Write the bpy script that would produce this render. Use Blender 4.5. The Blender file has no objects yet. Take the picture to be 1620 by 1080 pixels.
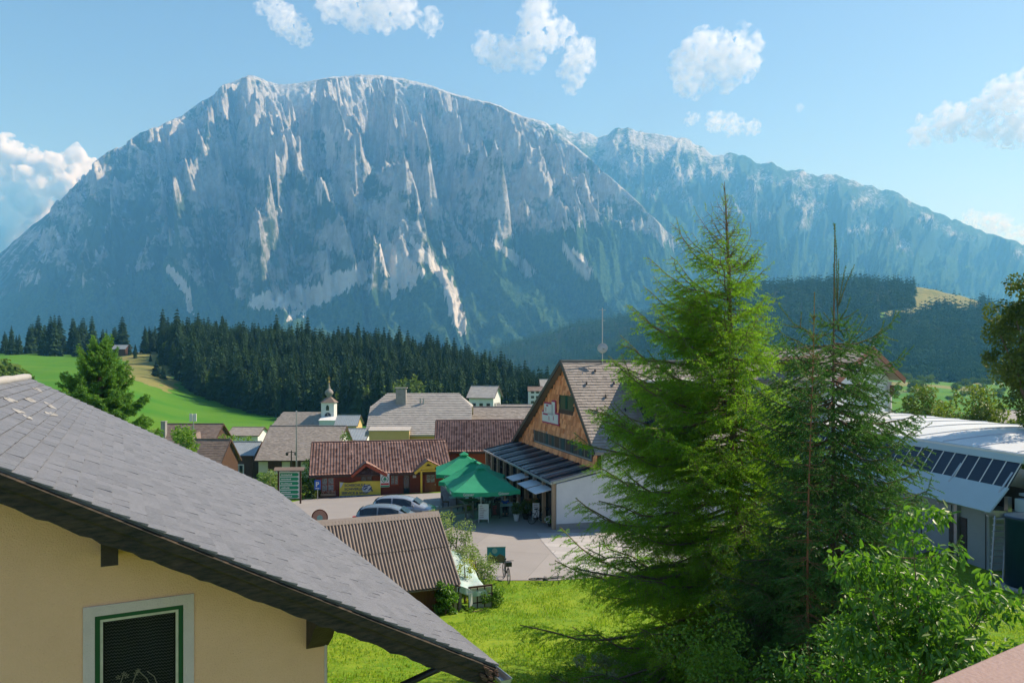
import bpy, math, random
import numpy as np
from mathutils import Vector, Matrix
R = math.radians
scene = bpy.context.scene
COL = scene.collection

# ---------------------------------------------------------------- camera, sky, sun, exposure
F = 1200.0            # focal length in photo pixels (photo 1620 x 1080)
HOR = 575.0           # row of the horizon
EYE = 10.3
cam = bpy.data.cameras.new('camera')
cam.sensor_width = 36.0
cam.lens = 36.0 * F / 1620.0
cam.shift_y = (HOR - 540.0) / 1620.0
cam.clip_start = 0.05
cam.clip_end = 60000
camo = bpy.data.objects.new('camera', cam)
COL.objects.link(camo)
camo.location = (0, 0, EYE)
camo.rotation_euler = (R(90), 0, 0)
scene.camera = camo

SUN_AZ = R(65)        # from +Y towards +X
SUN_EL = R(44)
w = bpy.data.worlds.new('World')
scene.world = w
w.use_nodes = True
nt = w.node_tree
bg = nt.nodes['Background']
sky = nt.nodes.new('ShaderNodeTexSky')
sky.sky_type = 'NISHITA'
sky.sun_disc = False
sky.sun_elevation = SUN_EL
sky.sun_rotation = SUN_AZ
sky.altitude = 800
sky.air_density = 1.0
sky.dust_density = 0.45
sky.ozone_density = 3.0
nt.links.new(sky.outputs[0], bg.inputs[0])
bg.inputs[1].default_value = 0.105
sl = bpy.data.lights.new('sun', 'SUN')
sl.energy = 5.0
sl.angle = R(0.5)
sl.color = (1.0, 0.965, 0.90)
so = bpy.data.objects.new('sun', sl)
COL.objects.link(so)
sd = Vector((math.sin(SUN_AZ) * math.cos(SUN_EL), math.cos(SUN_AZ) * math.cos(SUN_EL), math.sin(SUN_EL)))
so.rotation_euler = sd.to_track_quat('Z', 'Y').to_euler()
so.location = (30, 0, 60)
scene.view_settings.view_transform = 'Standard'
scene.view_settings.look = 'None'
scene.view_settings.exposure = 0.55
scene.view_settings.gamma = 1.0
cy = scene.cycles
cy.use_denoising = True
cy.max_bounces = 7
cy.diffuse_bounces = 4
cy.glossy_bounces = 2
cy.transmission_bounces = 4
cy.transparent_max_bounces = 8
cy.volume_bounces = 5
cy.caustics_reflective = False
cy.caustics_refractive = False

# ---------------------------------------------------------------- helpers
def at(px, py, Y):
    return Vector(((px - 810) / F * Y, Y, EYE - (py - HOR) / F * Y))
def X(px, Y):
    return (px - 810) / F * Y
def Z(py, Y):
    return EYE - (py - HOR) / F * Y

def tag(o, label=None, cat=None, group=None, kind=None):
    if label: o['label'] = label
    if cat: o['category'] = cat
    if group: o['group'] = group
    if kind: o['kind'] = kind
    return o

def thing(name, label, cat, loc=(0, 0, 0), rz=0, group=None):
    o = bpy.data.objects.new(name, None)
    COL.objects.link(o)
    o.location = loc
    o.rotation_euler = (0, 0, rz)
    o.empty_display_size = 0.2
    return tag(o, label, cat, group)

def copy_tree(o, parent=None):
    c = o.copy()
    COL.objects.link(c)
    c.parent = parent
    for ch in [x for x in KIDS.get(o, [])]:
        copy_tree(ch, c)
    return c
KIDS = {}

def lk(nt, a, b):
    nt.links.new(a, b)

MATS = {}
def M(name, c1, c2=None, rough=0.8, scale=3.0, bump=0.0, bscale=None, rnd=0.0, metal=0.0, spec=0.3, trans=0.0,
      stretch=None, detail=5, rot=None, kind='noise', contrast=0.5, bdist=0.02, cells=None, cells_col=None):
    if name in MATS: return MATS[name]
    m = bpy.data.materials.new(name)
    m.use_nodes = True
    MATS[name] = m
    nt = m.node_tree
    n = nt.nodes
    b = n['Principled BSDF']
    c2 = c2 or tuple(x * 0.7 for x in c1)
    tc = n.new('ShaderNodeTexCoord')
    mp = n.new('ShaderNodeMapping')
    if stretch: mp.inputs['Scale'].default_value = stretch
    if rot:
        m0 = n.new('ShaderNodeMapping'); m0.inputs['Rotation'].default_value = rot
        lk(nt, tc.outputs['Object'], m0.inputs[0]); lk(nt, m0.outputs[0], mp.inputs[0])
    else: lk(nt, tc.outputs['Object'], mp.inputs[0])
    ns = n.new('ShaderNodeTexNoise')
    ns.inputs['Scale'].default_value = scale
    ns.inputs['Detail'].default_value = detail
    ns.inputs['Roughness'].default_value = 0.65
    lk(nt, mp.outputs[0], ns.inputs['Vector'])
    fac = ns.outputs['Fac']
    mr = n.new('ShaderNodeMapRange')
    mr.inputs['From Min'].default_value = 0.5 - contrast * 0.5
    mr.inputs['From Max'].default_value = 0.5 + contrast * 0.5
    lk(nt, fac, mr.inputs['Value'])
    fac = mr.outputs[0]
    if rnd > 0:
        at_ = n.new('ShaderNodeAttribute')
        at_.attribute_name = 'rnd'
        mx = n.new('ShaderNodeMix')
        mx.inputs[0].default_value = rnd
        lk(nt, fac, mx.inputs[2]); lk(nt, at_.outputs['Fac'], mx.inputs[3])
        fac = mx.outputs[0]
    mc = n.new('ShaderNodeMix'); mc.data_type = 'RGBA'
    mc.inputs[6].default_value = (*c1, 1); mc.inputs[7].default_value = (*c2, 1)
    lk(nt, fac, mc.inputs[0])
    lk(nt, mc.outputs[2], b.inputs['Base Color'])
    b.inputs['Roughness'].default_value = rough
    b.inputs['Metallic'].default_value = metal
    b.inputs['Specular IOR Level'].default_value = spec
    if bump > 0:
        n2 = n.new('ShaderNodeTexNoise')
        n2.inputs['Scale'].default_value = bscale or scale * 6
        n2.inputs['Detail'].default_value = 4
        lk(nt, mp.outputs[0], n2.inputs['Vector'])
        bp = n.new('ShaderNodeBump')
        bp.inputs['Strength'].default_value = bump
        bp.inputs['Distance'].default_value = bdist
        lk(nt, n2.outputs['Fac'], bp.inputs['Height'])
        lk(nt, bp.outputs[0], b.inputs['Normal'])
    if trans > 0:
        tr = n.new('ShaderNodeBsdfTranslucent')
        tcol = n.new('ShaderNodeMix'); tcol.data_type = 'RGBA'; tcol.blend_type = 'MULTIPLY'
        tcol.inputs[0].default_value = 1.0
        lk(nt, mc.outputs[2], tcol.inputs[6])
        tcol.inputs[7].default_value = (1.9, 2.0, 0.9, 1)
        lk(nt, tcol.outputs[2], tr.inputs['Color'])
        ms = n.new('ShaderNodeMixShader')
        ms.inputs[0].default_value = trans
        lk(nt, b.outputs[0], ms.inputs[1]); lk(nt, tr.outputs[0], ms.inputs[2])
        lk(nt, ms.outputs[0], n['Material Output'].inputs['Surface'])
    return m

def npmesh(name, V, Fc, mat=None, smooth=False, rnd=None, nv=4):
    """fast mesh from numpy verts (n,3) and faces (m,nv)"""
    me = bpy.data.meshes.new(name)
    V = np.asarray(V, dtype=np.float32); Fc = np.asarray(Fc, dtype=np.int32)
    me.vertices.add(len(V)); me.vertices.foreach_set('co', V.ravel())
    m = len(Fc)
    me.loops.add(m * nv); me.loops.foreach_set('vertex_index', Fc.ravel())
    me.polygons.add(m)
    me.polygons.foreach_set('loop_start', np.arange(0, m * nv, nv, dtype=np.int32))
    me.polygons.foreach_set('loop_total', np.full(m, nv, dtype=np.int32))
    if smooth: me.polygons.foreach_set('use_smooth', np.ones(m, dtype=bool))
    if rnd is not None:
        a = me.attributes.new('rnd', 'FLOAT', 'FACE'); a.data.foreach_set('value', np.asarray(rnd, dtype=np.float32))
    me.update(calc_edges=True)
    if mat: me.materials.append(mat)
    return me

def link(name, me, parent=None):
    o = bpy.data.objects.new(name, me)
    COL.objects.link(o)
    if parent is not None:
        o.parent = parent
        KIDS.setdefault(parent, []).append(o)
    return o

class MB:
    def __init__(s):
        s.v = []; s.f = []; s.r = []
    def add(s, vs, fs, r=None):
        k = len(s.v)
        s.v += [tuple(v) for v in vs]
        for f in fs:
            s.f.append(tuple(i + k for i in f)); s.r.append(random.random() if r is None else r)
        return s
    def box(s, x0, x1, y0, y1, z0, z1, r=None):
        r = random.random() if r is None else r
        return s.add([(x0, y0, z0), (x1, y0, z0), (x1, y1, z0), (x0, y1, z0), (x0, y0, z1), (x1, y0, z1), (x1, y1, z1), (x0, y1, z1)],
                     [(0, 3, 2, 1), (4, 5, 6, 7), (0, 1, 5, 4), (1, 2, 6, 5), (2, 3, 7, 6), (3, 0, 4, 7)], r)
    def obox(s, c, ex, ey, ez, r=None):
        """oriented box: centre c, half-vectors"""
        c, ex, ey, ez = Vector(c), Vector(ex), Vector(ey), Vector(ez)
        vs = [c + a * ex + b * ey + d * ez for d in (-1, 1) for a, b in ((-1, -1), (1, -1), (1, 1), (-1, 1))]
        return s.add(vs, [(0, 3, 2, 1), (4, 5, 6, 7), (0, 1, 5, 4), (1, 2, 6, 5), (2, 3, 7, 6), (3, 0, 4, 7)], random.random() if r is None else r)
    def beam(s, p, q, w, h=None, up=(0, 0, 1), r=None):
        p, q = Vector(p), Vector(q); h = h or w
        d = (q - p); L = d.length; d = d.normalized()
        sd = d.cross(Vector(up))
        if sd.length < 1e-4: sd = d.cross(Vector((1, 0, 0)))
        sd.normalize(); u = sd.cross(d)
        return s.obox((p + q) / 2, d * L / 2, sd * w / 2, u * h / 2, r)
    def slab(s, pts, th, r=None):
        """closed polygon extruded by vector th"""
        pts = [Vector(p) for p in pts]; th = Vector(th); n = len(pts)
        vs = pts + [p + th for p in pts]
        fs = [tuple(reversed(range(n))), tuple(range(n, 2 * n))]
        for i in range(n):
            j = (i + 1) % n
            fs.append((i, j, n + j, n + i))
        return s.add(vs, fs, random.random() if r is None else r)
    def tube(s, pts, rads, n=8, cap=True, r=None):
        pts = [Vector(p) for p in pts]
        if not hasattr(rads, '__len__'): rads = [rads] * len(pts)
        k = len(s.v); vs = []
        pu = None
        for i, p in enumerate(pts):
            a = pts[max(0, i - 1)]; b = pts[min(len(pts) - 1, i + 1)]
            d = (b - a).normalized()
            if pu is None:
                pu = d.orthogonal().normalized()
            u = (pu - d * pu.dot(d))
            u = u.normalized() if u.length > 1e-5 else d.orthogonal().normalized()
            pu = u; v = d.cross(u)
            for j in range(n):
                t = 2 * math.pi * j / n
                vs.append(p + (u * math.cos(t) + v * math.sin(t)) * rads[i])
        fs = []
        for i in range(len(pts) - 1):
            for j in range(n):
                j2 = (j + 1) % n
                fs.append((i * n + j, i * n + j2, (i + 1) * n + j2, (i + 1) * n + j))
        if cap:
            fs.append(tuple(reversed(range(n)))); fs.append(tuple(range((len(pts) - 1) * n, len(pts) * n)))
        return s.add(vs, fs, random.random() if r is None else r)
    def lathe(s, c, prof, n=16, r=None):
        c = Vector(c)
        vs = []; fs = []
        for (rad, z) in prof:
            for j in range(n):
                t = 2 * math.pi * j / n
                vs.append(c + Vector((rad * math.cos(t), rad * math.sin(t), z)))
        for i in range(len(prof) - 1):
            for j in range(n):
                j2 = (j + 1) % n
                fs.append((i * n + j, i * n + j2, (i + 1) * n + j2, (i + 1) * n + j))
        fs.append(tuple(reversed(range(n)))); fs.append(tuple(range((len(prof) - 1) * n, len(prof) * n)))
        return s.add(vs, fs, random.random() if r is None else r)
    def disc(s, c, nrm, rad, th, n=20, r=None):
        c, nrm = Vector(c), Vector(nrm).normalized()
        return s.tube([c - nrm * th / 2, c + nrm * th / 2], [rad, rad], n, True, r)
    def build(s, name, mat, parent=None, smooth=False, bevel=0.0):
        me = bpy.data.meshes.new(name)
        me.from_pydata(s.v, [], s.f)
        a = me.attributes.new('rnd', 'FLOAT', 'FACE'); a.data.foreach_set('value', s.r)
        if mat: me.materials.append(mat)
        if smooth: me.polygons.foreach_set('use_smooth', [True] * len(me.polygons))
        me.update()
        o = link(name, me, parent)
        if bevel > 0:
            b = o.modifiers.new('bevel', 'BEVEL'); b.width = bevel; b.segments = 2; b.limit_method = 'ANGLE'
        return o

# ---- numpy gradient noise
_rs = np.random.RandomState(7)
_P = _rs.permutation(4096).astype(np.int64)
_G = _rs.normal(size=(4096, 2)); _G /= np.linalg.norm(_G, axis=1)[:, None]
def gn(x, y, seed=0):
    xi = np.floor(x).astype(np.int64); yi = np.floor(y).astype(np.int64)
    xf = x - xi; yf = y - yi
    def g(a, b, fx, fy):
        h = _P[(_P[(a + seed * 131) & 4095] + b) & 4095]
        return _G[h, 0] * fx + _G[h, 1] * fy
    u = xf * xf * xf * (xf * (xf * 6 - 15) + 10); v = yf * yf * yf * (yf * (yf * 6 - 15) + 10)
    a = g(xi, yi, xf, yf); b = g(xi + 1, yi, xf - 1, yf)
    c = g(xi, yi + 1, xf, yf - 1); d = g(xi + 1, yi + 1, xf - 1, yf - 1)
    return ((a + (b - a) * u) + ((c + (d - c) * u) - (a + (b - a) * u)) * v) * 1.5
def fbm(x, y, o=5, seed=0, gain=0.5):
    s = 0; a = 1.0; t = 0
    for i in range(o):
        s = s + a * gn(x, y, seed + i); t += a
        x = x * 2.03 + 11.3; y = y * 2.03 + 7.7; a *= gain
    return s / t
def ridged(x, y, o=5, seed=0, gain=0.55):
    s = 0; a = 1.0; t = 0; prev = 1.0
    for i in range(o):
        n = 1 - np.abs(gn(x, y, seed + i)) * 1.6
        n = np.clip(n, 0, 1) ** 2
        s = s + a * n * prev; t += a; prev = 0.35 + 0.65 * n
        x = x * 2.07 + 3.3; y = y * 2.07 + 5.7; a *= gain
    return s / t
# ---------------------------------------------------------------- terrain
TPX = np.array([-900, -300, 0, 150, 230, 300, 450, 600, 750, 870, 1050, 1200, 1350, 1450, 1575, 1650, 2000, 2700], float)
TT = {  # distance : heights per column
 -30: [4] * 18, 0: [4] * 18, 10: [3.3] * 18, 20: [1.9] * 18, 28: [.75] * 18, 33: [.05] * 18, 36: [0] * 18,
 52: [0] * 18,
 60: [-1, -1, -1, -1, -1, -.9, -.8, -.6, -.2, 0, 0, 0, 0, 0, 0, 0, 0, 0],
 70: [-2, -2, -2, -2, -2, -2, -2, -1.6, -1.2, -.6, -.5, -.5, -.5, -1, -1, -1, -1, -1],
 110: [-5, -6, -7, -8, -8, -8, -8, -8, -8, -8, -7, -6, -5, -5, -5, -5, -5, -5],
 160: [-4, -5, -6, -7, -8, -9, -12, -12, -12, -12, -10, -9, -8, -8, -8, -8, -8, -8],
 200: [-1, -1, -1.5, -3, -4.5, -6.5, -9, -12.5, -14, -14, -12, -10, -9, -9, -9, -9, -9, -9],
 260: [6, 6, 5.5, 3.5, -1, -6.2, -9.2, -9.5, -13, -16, -15, -13, -12, -12, -12, -12, -12, -12],
 320: [10, 10, 9.5, 7.3, 4, -2.5, -5, -5, -9, -16, -18, -16, -14, -14, -14, -14, -14, -14],
 400: [17, 17, 15.5, 14, 15, 15.5, 13, 9.5, 1, -15, -25, -18, -12, -12, -12, -12, -12, -12],
 440: [18, 18, 17, 16, 18, 16, 12, 8, 0, -18, -30, -20, -12, -12, -13, -13, -12, -12],
 600: [0, 0, 0, 0, 0, -5, -8, -10, -25, -40, -50, -30, -12, -13, -16, -16, -16, -16],
 900: [-80, -80, -80, -80, -80, -80, -80, -80, -80, -80, -60, -30, -10, -9, -12, -12, -10, -10],
 1150: [-110] * 6 + [-110, -110, -100, -80, 10, 50, 65, 60, 45, 30, 20, 0],
 1500: [-130] * 6 + [-130, -130, -110, -60, 100, 160, 182, 176, 128, 104, 60, 20],
 1750: [-140] * 6 + [-140, -130, -60, 10, 110, 150, 175, 140, 90, 70, 40, 20],
 2050: [-140] * 6 + [-130, -60, 40, 105, 175, 160, 120, 90, 60, 40, 20, 0],
 2300: [-140] * 6 + [-140, -90, 0, 60, 90, 80, 60, 40, 0, 0, 0, 0],
 2900: [-150] * 18,
}
_ty = np.array(sorted(TT)); _tab = np.array([TT[k] for k in sorted(TT)], float)
_gy = np.concatenate([np.arange(-30, 80, 1.0), np.geomspace(80, 3200, 320)])
_gp = np.linspace(-900, 2700, 361)
_tmp = np.array([np.interp(_gp, TPX, r) for r in _tab])
_g = np.array([np.interp(_gy, _ty, _tmp[:, j]) for j in range(len(_gp))]).T
def _sm(a, k, ax):
    ker = np.hanning(2 * k + 3)[1:-1]; ker /= ker.sum()
    pad = [(0, 0), (0, 0)]; pad[ax] = (k, k)
    return np.apply_along_axis(lambda r: np.convolve(r, ker, 'valid'), ax, np.pad(a, pad, 'edge'))
_gs = _sm(_sm(_g, 7, 0), 5, 1)
_m = np.clip((np.abs(_gy - 44) - 6) / 4, 0, 1)[:, None]     # plaza stays flat
_g = _g * (1 - _m) + _gs * _m
def H(x, y):
    x = np.asarray(x, float); y = np.asarray(y, float)
    px = 810 + F * x / np.maximum(y, 8.0)
    i = np.clip(np.searchsorted(_gy, y) - 1, 0, len(_gy) - 2)
    t = np.clip((y - _gy[i]) / (_gy[i + 1] - _gy[i]), 0, 1)
    q = np.clip((px - _gp[0]) / (_gp[1] - _gp[0]), 0, len(_gp) - 1.001); j = q.astype(int); s = q - j
    z = (_g[i, j] * (1 - s) + _g[i, j + 1] * s) * (1 - t) + (_g[i + 1, j] * (1 - s) + _g[i + 1, j + 1] * s) * t
    far = np.clip((y - 110) / 400, 0, 1)
    z = z + fbm(x / 60, y / 60, 3, 5) * 4 * far + fbm(x / 300, y / 300, 3, 9) * 40 * np.clip((y - 900) / 1200, 0, 1)
    return z
def hz(x, y): return float(H(x, y))
def img(x, y, z): return 810 + F * x / y, HOR - F * (z - EYE) / y
def ground(px, py, y0=12, y1=900):
    """world point where the line of sight through a photo pixel meets the terrain"""
    ys = np.geomspace(y0, y1, 4000)
    h = H(X(px, 1) * ys, ys); z = EYE - (py - HOR) / F * ys
    k = np.argmax(z <= h)
    return Vector((X(px, ys[k]), ys[k], float(h[k])))

def grid_faces(nr, nc):
    i = np.arange(nr - 1)[:, None] * nc + np.arange(nc - 1)[None, :]
    return np.stack([i, i + 1, i + nc + 1, i + nc], -1).reshape(-1, 4)
def vattr(me, name, val):
    a = me.attributes.new(name, 'FLOAT', 'POINT'); a.data.foreach_set('value', np.asarray(val, np.float32).ravel())

def ground_mat():
    m = bpy.data.materials.new('meadow_grass'); m.use_nodes = True
    nt = m.node_tree; n = nt.nodes; b = n['Principled BSDF']
    tc = n.new('ShaderNodeTexCoord')
    def noise(sc, det=5):
        a = n.new('ShaderNodeTexNoise'); a.inputs['Scale'].default_value = sc; a.inputs['Detail'].default_value = det
        a.inputs['Roughness'].default_value = 0.6
        lk(nt, tc.outputs['Object'], a.inputs['Vector']); return a.outputs['Fac']
    def mix(f, a, b_, clampmin=0.35, clampmax=0.65):
        mr = n.new('ShaderNodeMapRange'); mr.inputs['From Min'].default_value = clampmin; mr.inputs['From Max'].default_value = clampmax
        lk(nt, f, mr.inputs['Value'])
        x = n.new('ShaderNodeMix'); x.data_type = 'RGBA'; lk(nt, mr.outputs[0], x.inputs[0])
        for k, c in ((6, a), (7, b_)):
            if isinstance(c, tuple): x.inputs[k].default_value = (*c, 1)
            else: lk(nt, c, x.inputs[k])
        return x.outputs[2]
    g1 = mix(noise(0.25), (0.11, 0.235, 0.014), (0.21, 0.30, 0.022))
    g2 = mix(noise(2.2), g1, (0.06, 0.15, 0.014), 0.45, 0.8)
    g2 = mix(noise(7.0), g2, (0.27, 0.30, 0.03), 0.52, 0.75)
    def attr(nm):
        a = n.new('ShaderNodeAttribute'); a.attribute_name = nm; return a.outputs['Fac']
    dry = mix(noise(0.08), (0.23, 0.21, 0.075), (0.13, 0.16, 0.05))
    g3 = mix(attr('dry'), g2, dry, 0, 1)
    g4 = mix(attr('wood'), g3, (0.022, 0.045, 0.02), 0, 1)
    g5 = mix(attr('far'), g4, mix(attr('dry'), mix(noise(0.03), (0.045, 0.17, 0.012), (0.09, 0.20, 0.02)), dry), 0, 1)
    lk(nt, g5, b.inputs['Base Color'])
    b.inputs['Roughness'].default_value = 0.9; b.inputs['Specular IOR Level'].default_value = 0.1
    bp = n.new('ShaderNodeBump'); bp.inputs['Strength'].default_value = 0.7; bp.inputs['Distance'].default_value = 0.05
    lk(nt, noise(14), bp.inputs['Height']); lk(nt, bp.outputs[0], b.inputs['Normal'])
    return m

def in_poly(px, py, poly):
    px = np.asarray(px); py = np.asarray(py); c = np.zeros(px.shape, bool); n = len(poly)
    for i in range(n):
        x1, y1 = poly[i]; x2, y2 = poly[(i + 1) % n]
        if y1 == y2: continue
        c ^= ((y1 > py) != (y2 > py)) & (px < (x2 - x1) * (py - y1) / (y2 - y1) + x1)
    return c

def zone_forest(x, y):
    """where woods stand on the near hill"""
    px = 810 + F * x / y
    edge = np.interp(px, [240, 262, 285, 310, 360, 420, 480, 600, 700, 800, 900], [420, 372, 335, 312, 292, 272, 262, 250, 250, 255, 262])
    m = (px > 255 + 18 * np.sin(y * 0.07)) & (px < 905) & (y > edge) & (y < 455)
    return m
def zone_hill(x, y):
    px = 810 + F * x / y
    z = H(x, y); py = HOR - F * (z - EYE) / y
    bare = (px > 1448) & (px < 1590) & (py < 486 + 6 * np.sin(px * .1)) & (y < 1560)
    strip = (np.abs(py - (492 + (1448 - px) * 0.12)) < 4) & (px > 1395) & (px <= 1450)
    low = (py > 602 + 5 * np.sin(px * 0.03))
    return (y > 850) & (y < 2400) & (~bare) & (~strip) & (~low) & (px > 740) & (px < 1750)

ys = np.concatenate([np.arange(-25, 70, 0.6), np.geomspace(70, 2900, 420)])
ss = np.linspace(-1.6, 1.6, 560)
gx = ss[None, :] * (ys[:, None] * (ys[:, None] > 0) + 26); gyy = np.broadcast_to(ys[:, None], gx.shape)
gz = H(gx, gyy)
fine = np.clip((200 - gyy) / 150, 0, 1)
V = np.stack([gx, gyy, gz], -1).reshape(-1, 3)
me = npmesh('ground', V, grid_faces(*gx.shape), ground_mat(), True)
yc = np.maximum(gyy, 9)
gpx = 810 + F * gx / yc; gpy = HOR - F * (gz - EYE) / yc
wood = np.where(zone_forest(gx, yc), 1.0, 0.0) + np.where(zone_hill(gx, yc), 1.0, 0.0) + np.where((gyy > 445) & (gpx < 900), 1, 0)
jt = fbm(gx / 14, gyy / 14, 4, 41) * 34
dry = ((gpx + jt > 190) & (gpx + jt < 275) & (gyy + jt > 295) & (gyy < 450)) * 1.0 + ((gyy > 1100) & (gpx > 1400)) * 1.0 + ((gyy > 470) & (gpx > 1300) & (fbm(gx / 90, gyy / 90, 3, 2) > .12)) * .7
vattr(me, 'wood', np.clip(wood, 0, 1)); vattr(me, 'dry', np.clip(dry, 0, 1)); vattr(me, 'far', np.clip((gyy - 130) / 90, 0, 1) * (1 - wood.clip(0, 1)))
g = link('ground', me); g['kind'] = 'structure'

# ---------------------------------------------------------------- mountains
def mountain_mat(name):
    m = bpy.data.materials.new(name); m.use_nodes = True
    nt = m.node_tree; n = nt.nodes; b = n['Principled BSDF']
    tc = n.new('ShaderNodeTexCoord')
    def noise(sc, det=6, rough=.65):
        a = n.new('ShaderNodeTexNoise'); a.inputs['Scale'].default_value = sc; a.inputs['Detail'].default_value = det
        a.inputs['Roughness'].default_value = rough
        lk(nt, tc.outputs['Object'], a.inputs['Vector']); return a.outputs['Fac']
    def mix(f, a, b_, lo=0, hi=1):
        mr = n.new('ShaderNodeMapRange'); mr.inputs['From Min'].default_value = lo; mr.inputs['From Max'].default_value = hi
        lk(nt, f, mr.inputs['Value'])
        x = n.new('ShaderNodeMix'); x.data_type = 'RGBA'; lk(nt, mr.outputs[0], x.inputs[0])
        for k, c in ((6, a), (7, b_)):
            if isinstance(c, tuple): x.inputs[k].default_value = (*c, 1)
            else: lk(nt, c, x.inputs[k])
        return x.outputs[2]
    def attr(nm):
        a = n.new('ShaderNodeAttribute'); a.attribute_name = nm; return a.outputs['Fac']
    rock = mix(noise(0.012), (0.33, 0.335, 0.33), (0.54, 0.54, 0.53), .38, .62)
    rock = mix(noise(0.04), rock, (0.27, 0.27, 0.25), .5, .8); rock = mix(noise(0.11, 3), rock, (0.30, 0.30, 0.29), .5, .75)
    mp = n.new('ShaderNodeMapping'); mp.inputs['Scale'].default_value = (1, .6, .22); lk(nt, tc.outputs['Object'], mp.inputs[0])
    sn = n.new('ShaderNodeTexNoise'); sn.inputs['Scale'].default_value = .035; sn.inputs['Detail'].default_value = 6; lk(nt, mp.outputs[0], sn.inputs['Vector'])
    rock = mix(sn.outputs['Fac'], rock, (0.27, 0.27, 0.26), .56, .72); rock = mix(sn.outputs['Fac'], (0.62, 0.615, 0.60), rock, .30, .43)
    # dwarf pine and grass ledges
    add = n.new('ShaderNodeMath'); add.operation = 'ADD'
    lk(nt, attr('scrub'), add.inputs[0]); lk(nt, noise(0.03), add.inputs[1])
    c = mix(add.outputs[0], rock, (0.055, 0.09, 0.045), .88, 1.08)
    add2 = n.new('ShaderNodeMath'); add2.operation = 'ADD'
    lk(nt, attr('wood'), add2.inputs[0]); lk(nt, noise(0.05), add2.inputs[1])
    wcol = mix(noise(0.06, 3), (0.03, 0.075, 0.035), (0.08, 0.14, 0.05), .35, .65)
    c = mix(add2.outputs[0], c, wcol, .92, 1.05)
    c = mix(attr('scree'), c, mix(noise(.03), (.72, .69, .64), (.60, .57, .53), .3, .7), .25, .5)
    lk(nt, c, b.inputs['Base Color'])
    b.inputs['Roughness'].default_value = 1.0; b.inputs['Specular IOR Level'].default_value = 0.0
    bp = n.new('ShaderNodeBump'); bp.inputs['Strength'].default_value = 1.0; bp.inputs['Distance'].default_value = 22
    lk(nt, noise(0.035, 8, .7), bp.inputs['Height']); lk(nt, bp.outputs[0], b.inputs['Normal'])
    return m

def segdist(px, py, pts):
    d = np.full(np.broadcast(px, py).shape, 1e9)
    for (x1, y1, w1), (x2, y2, w2) in zip(pts, pts[1:]):
        dx, dy = x2 - x1, y2 - y1; L = dx * dx + dy * dy + 1e-9
        t = np.clip(((px - x1) * dx + (py - y1) * dy) / L, 0, 1)
        dd = np.hypot(px - x1 - t * dx, py - y1 - t * dy) / (w1 + (w2 - w1) * t)
        d = np.minimum(d, dd)
    return d

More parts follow.
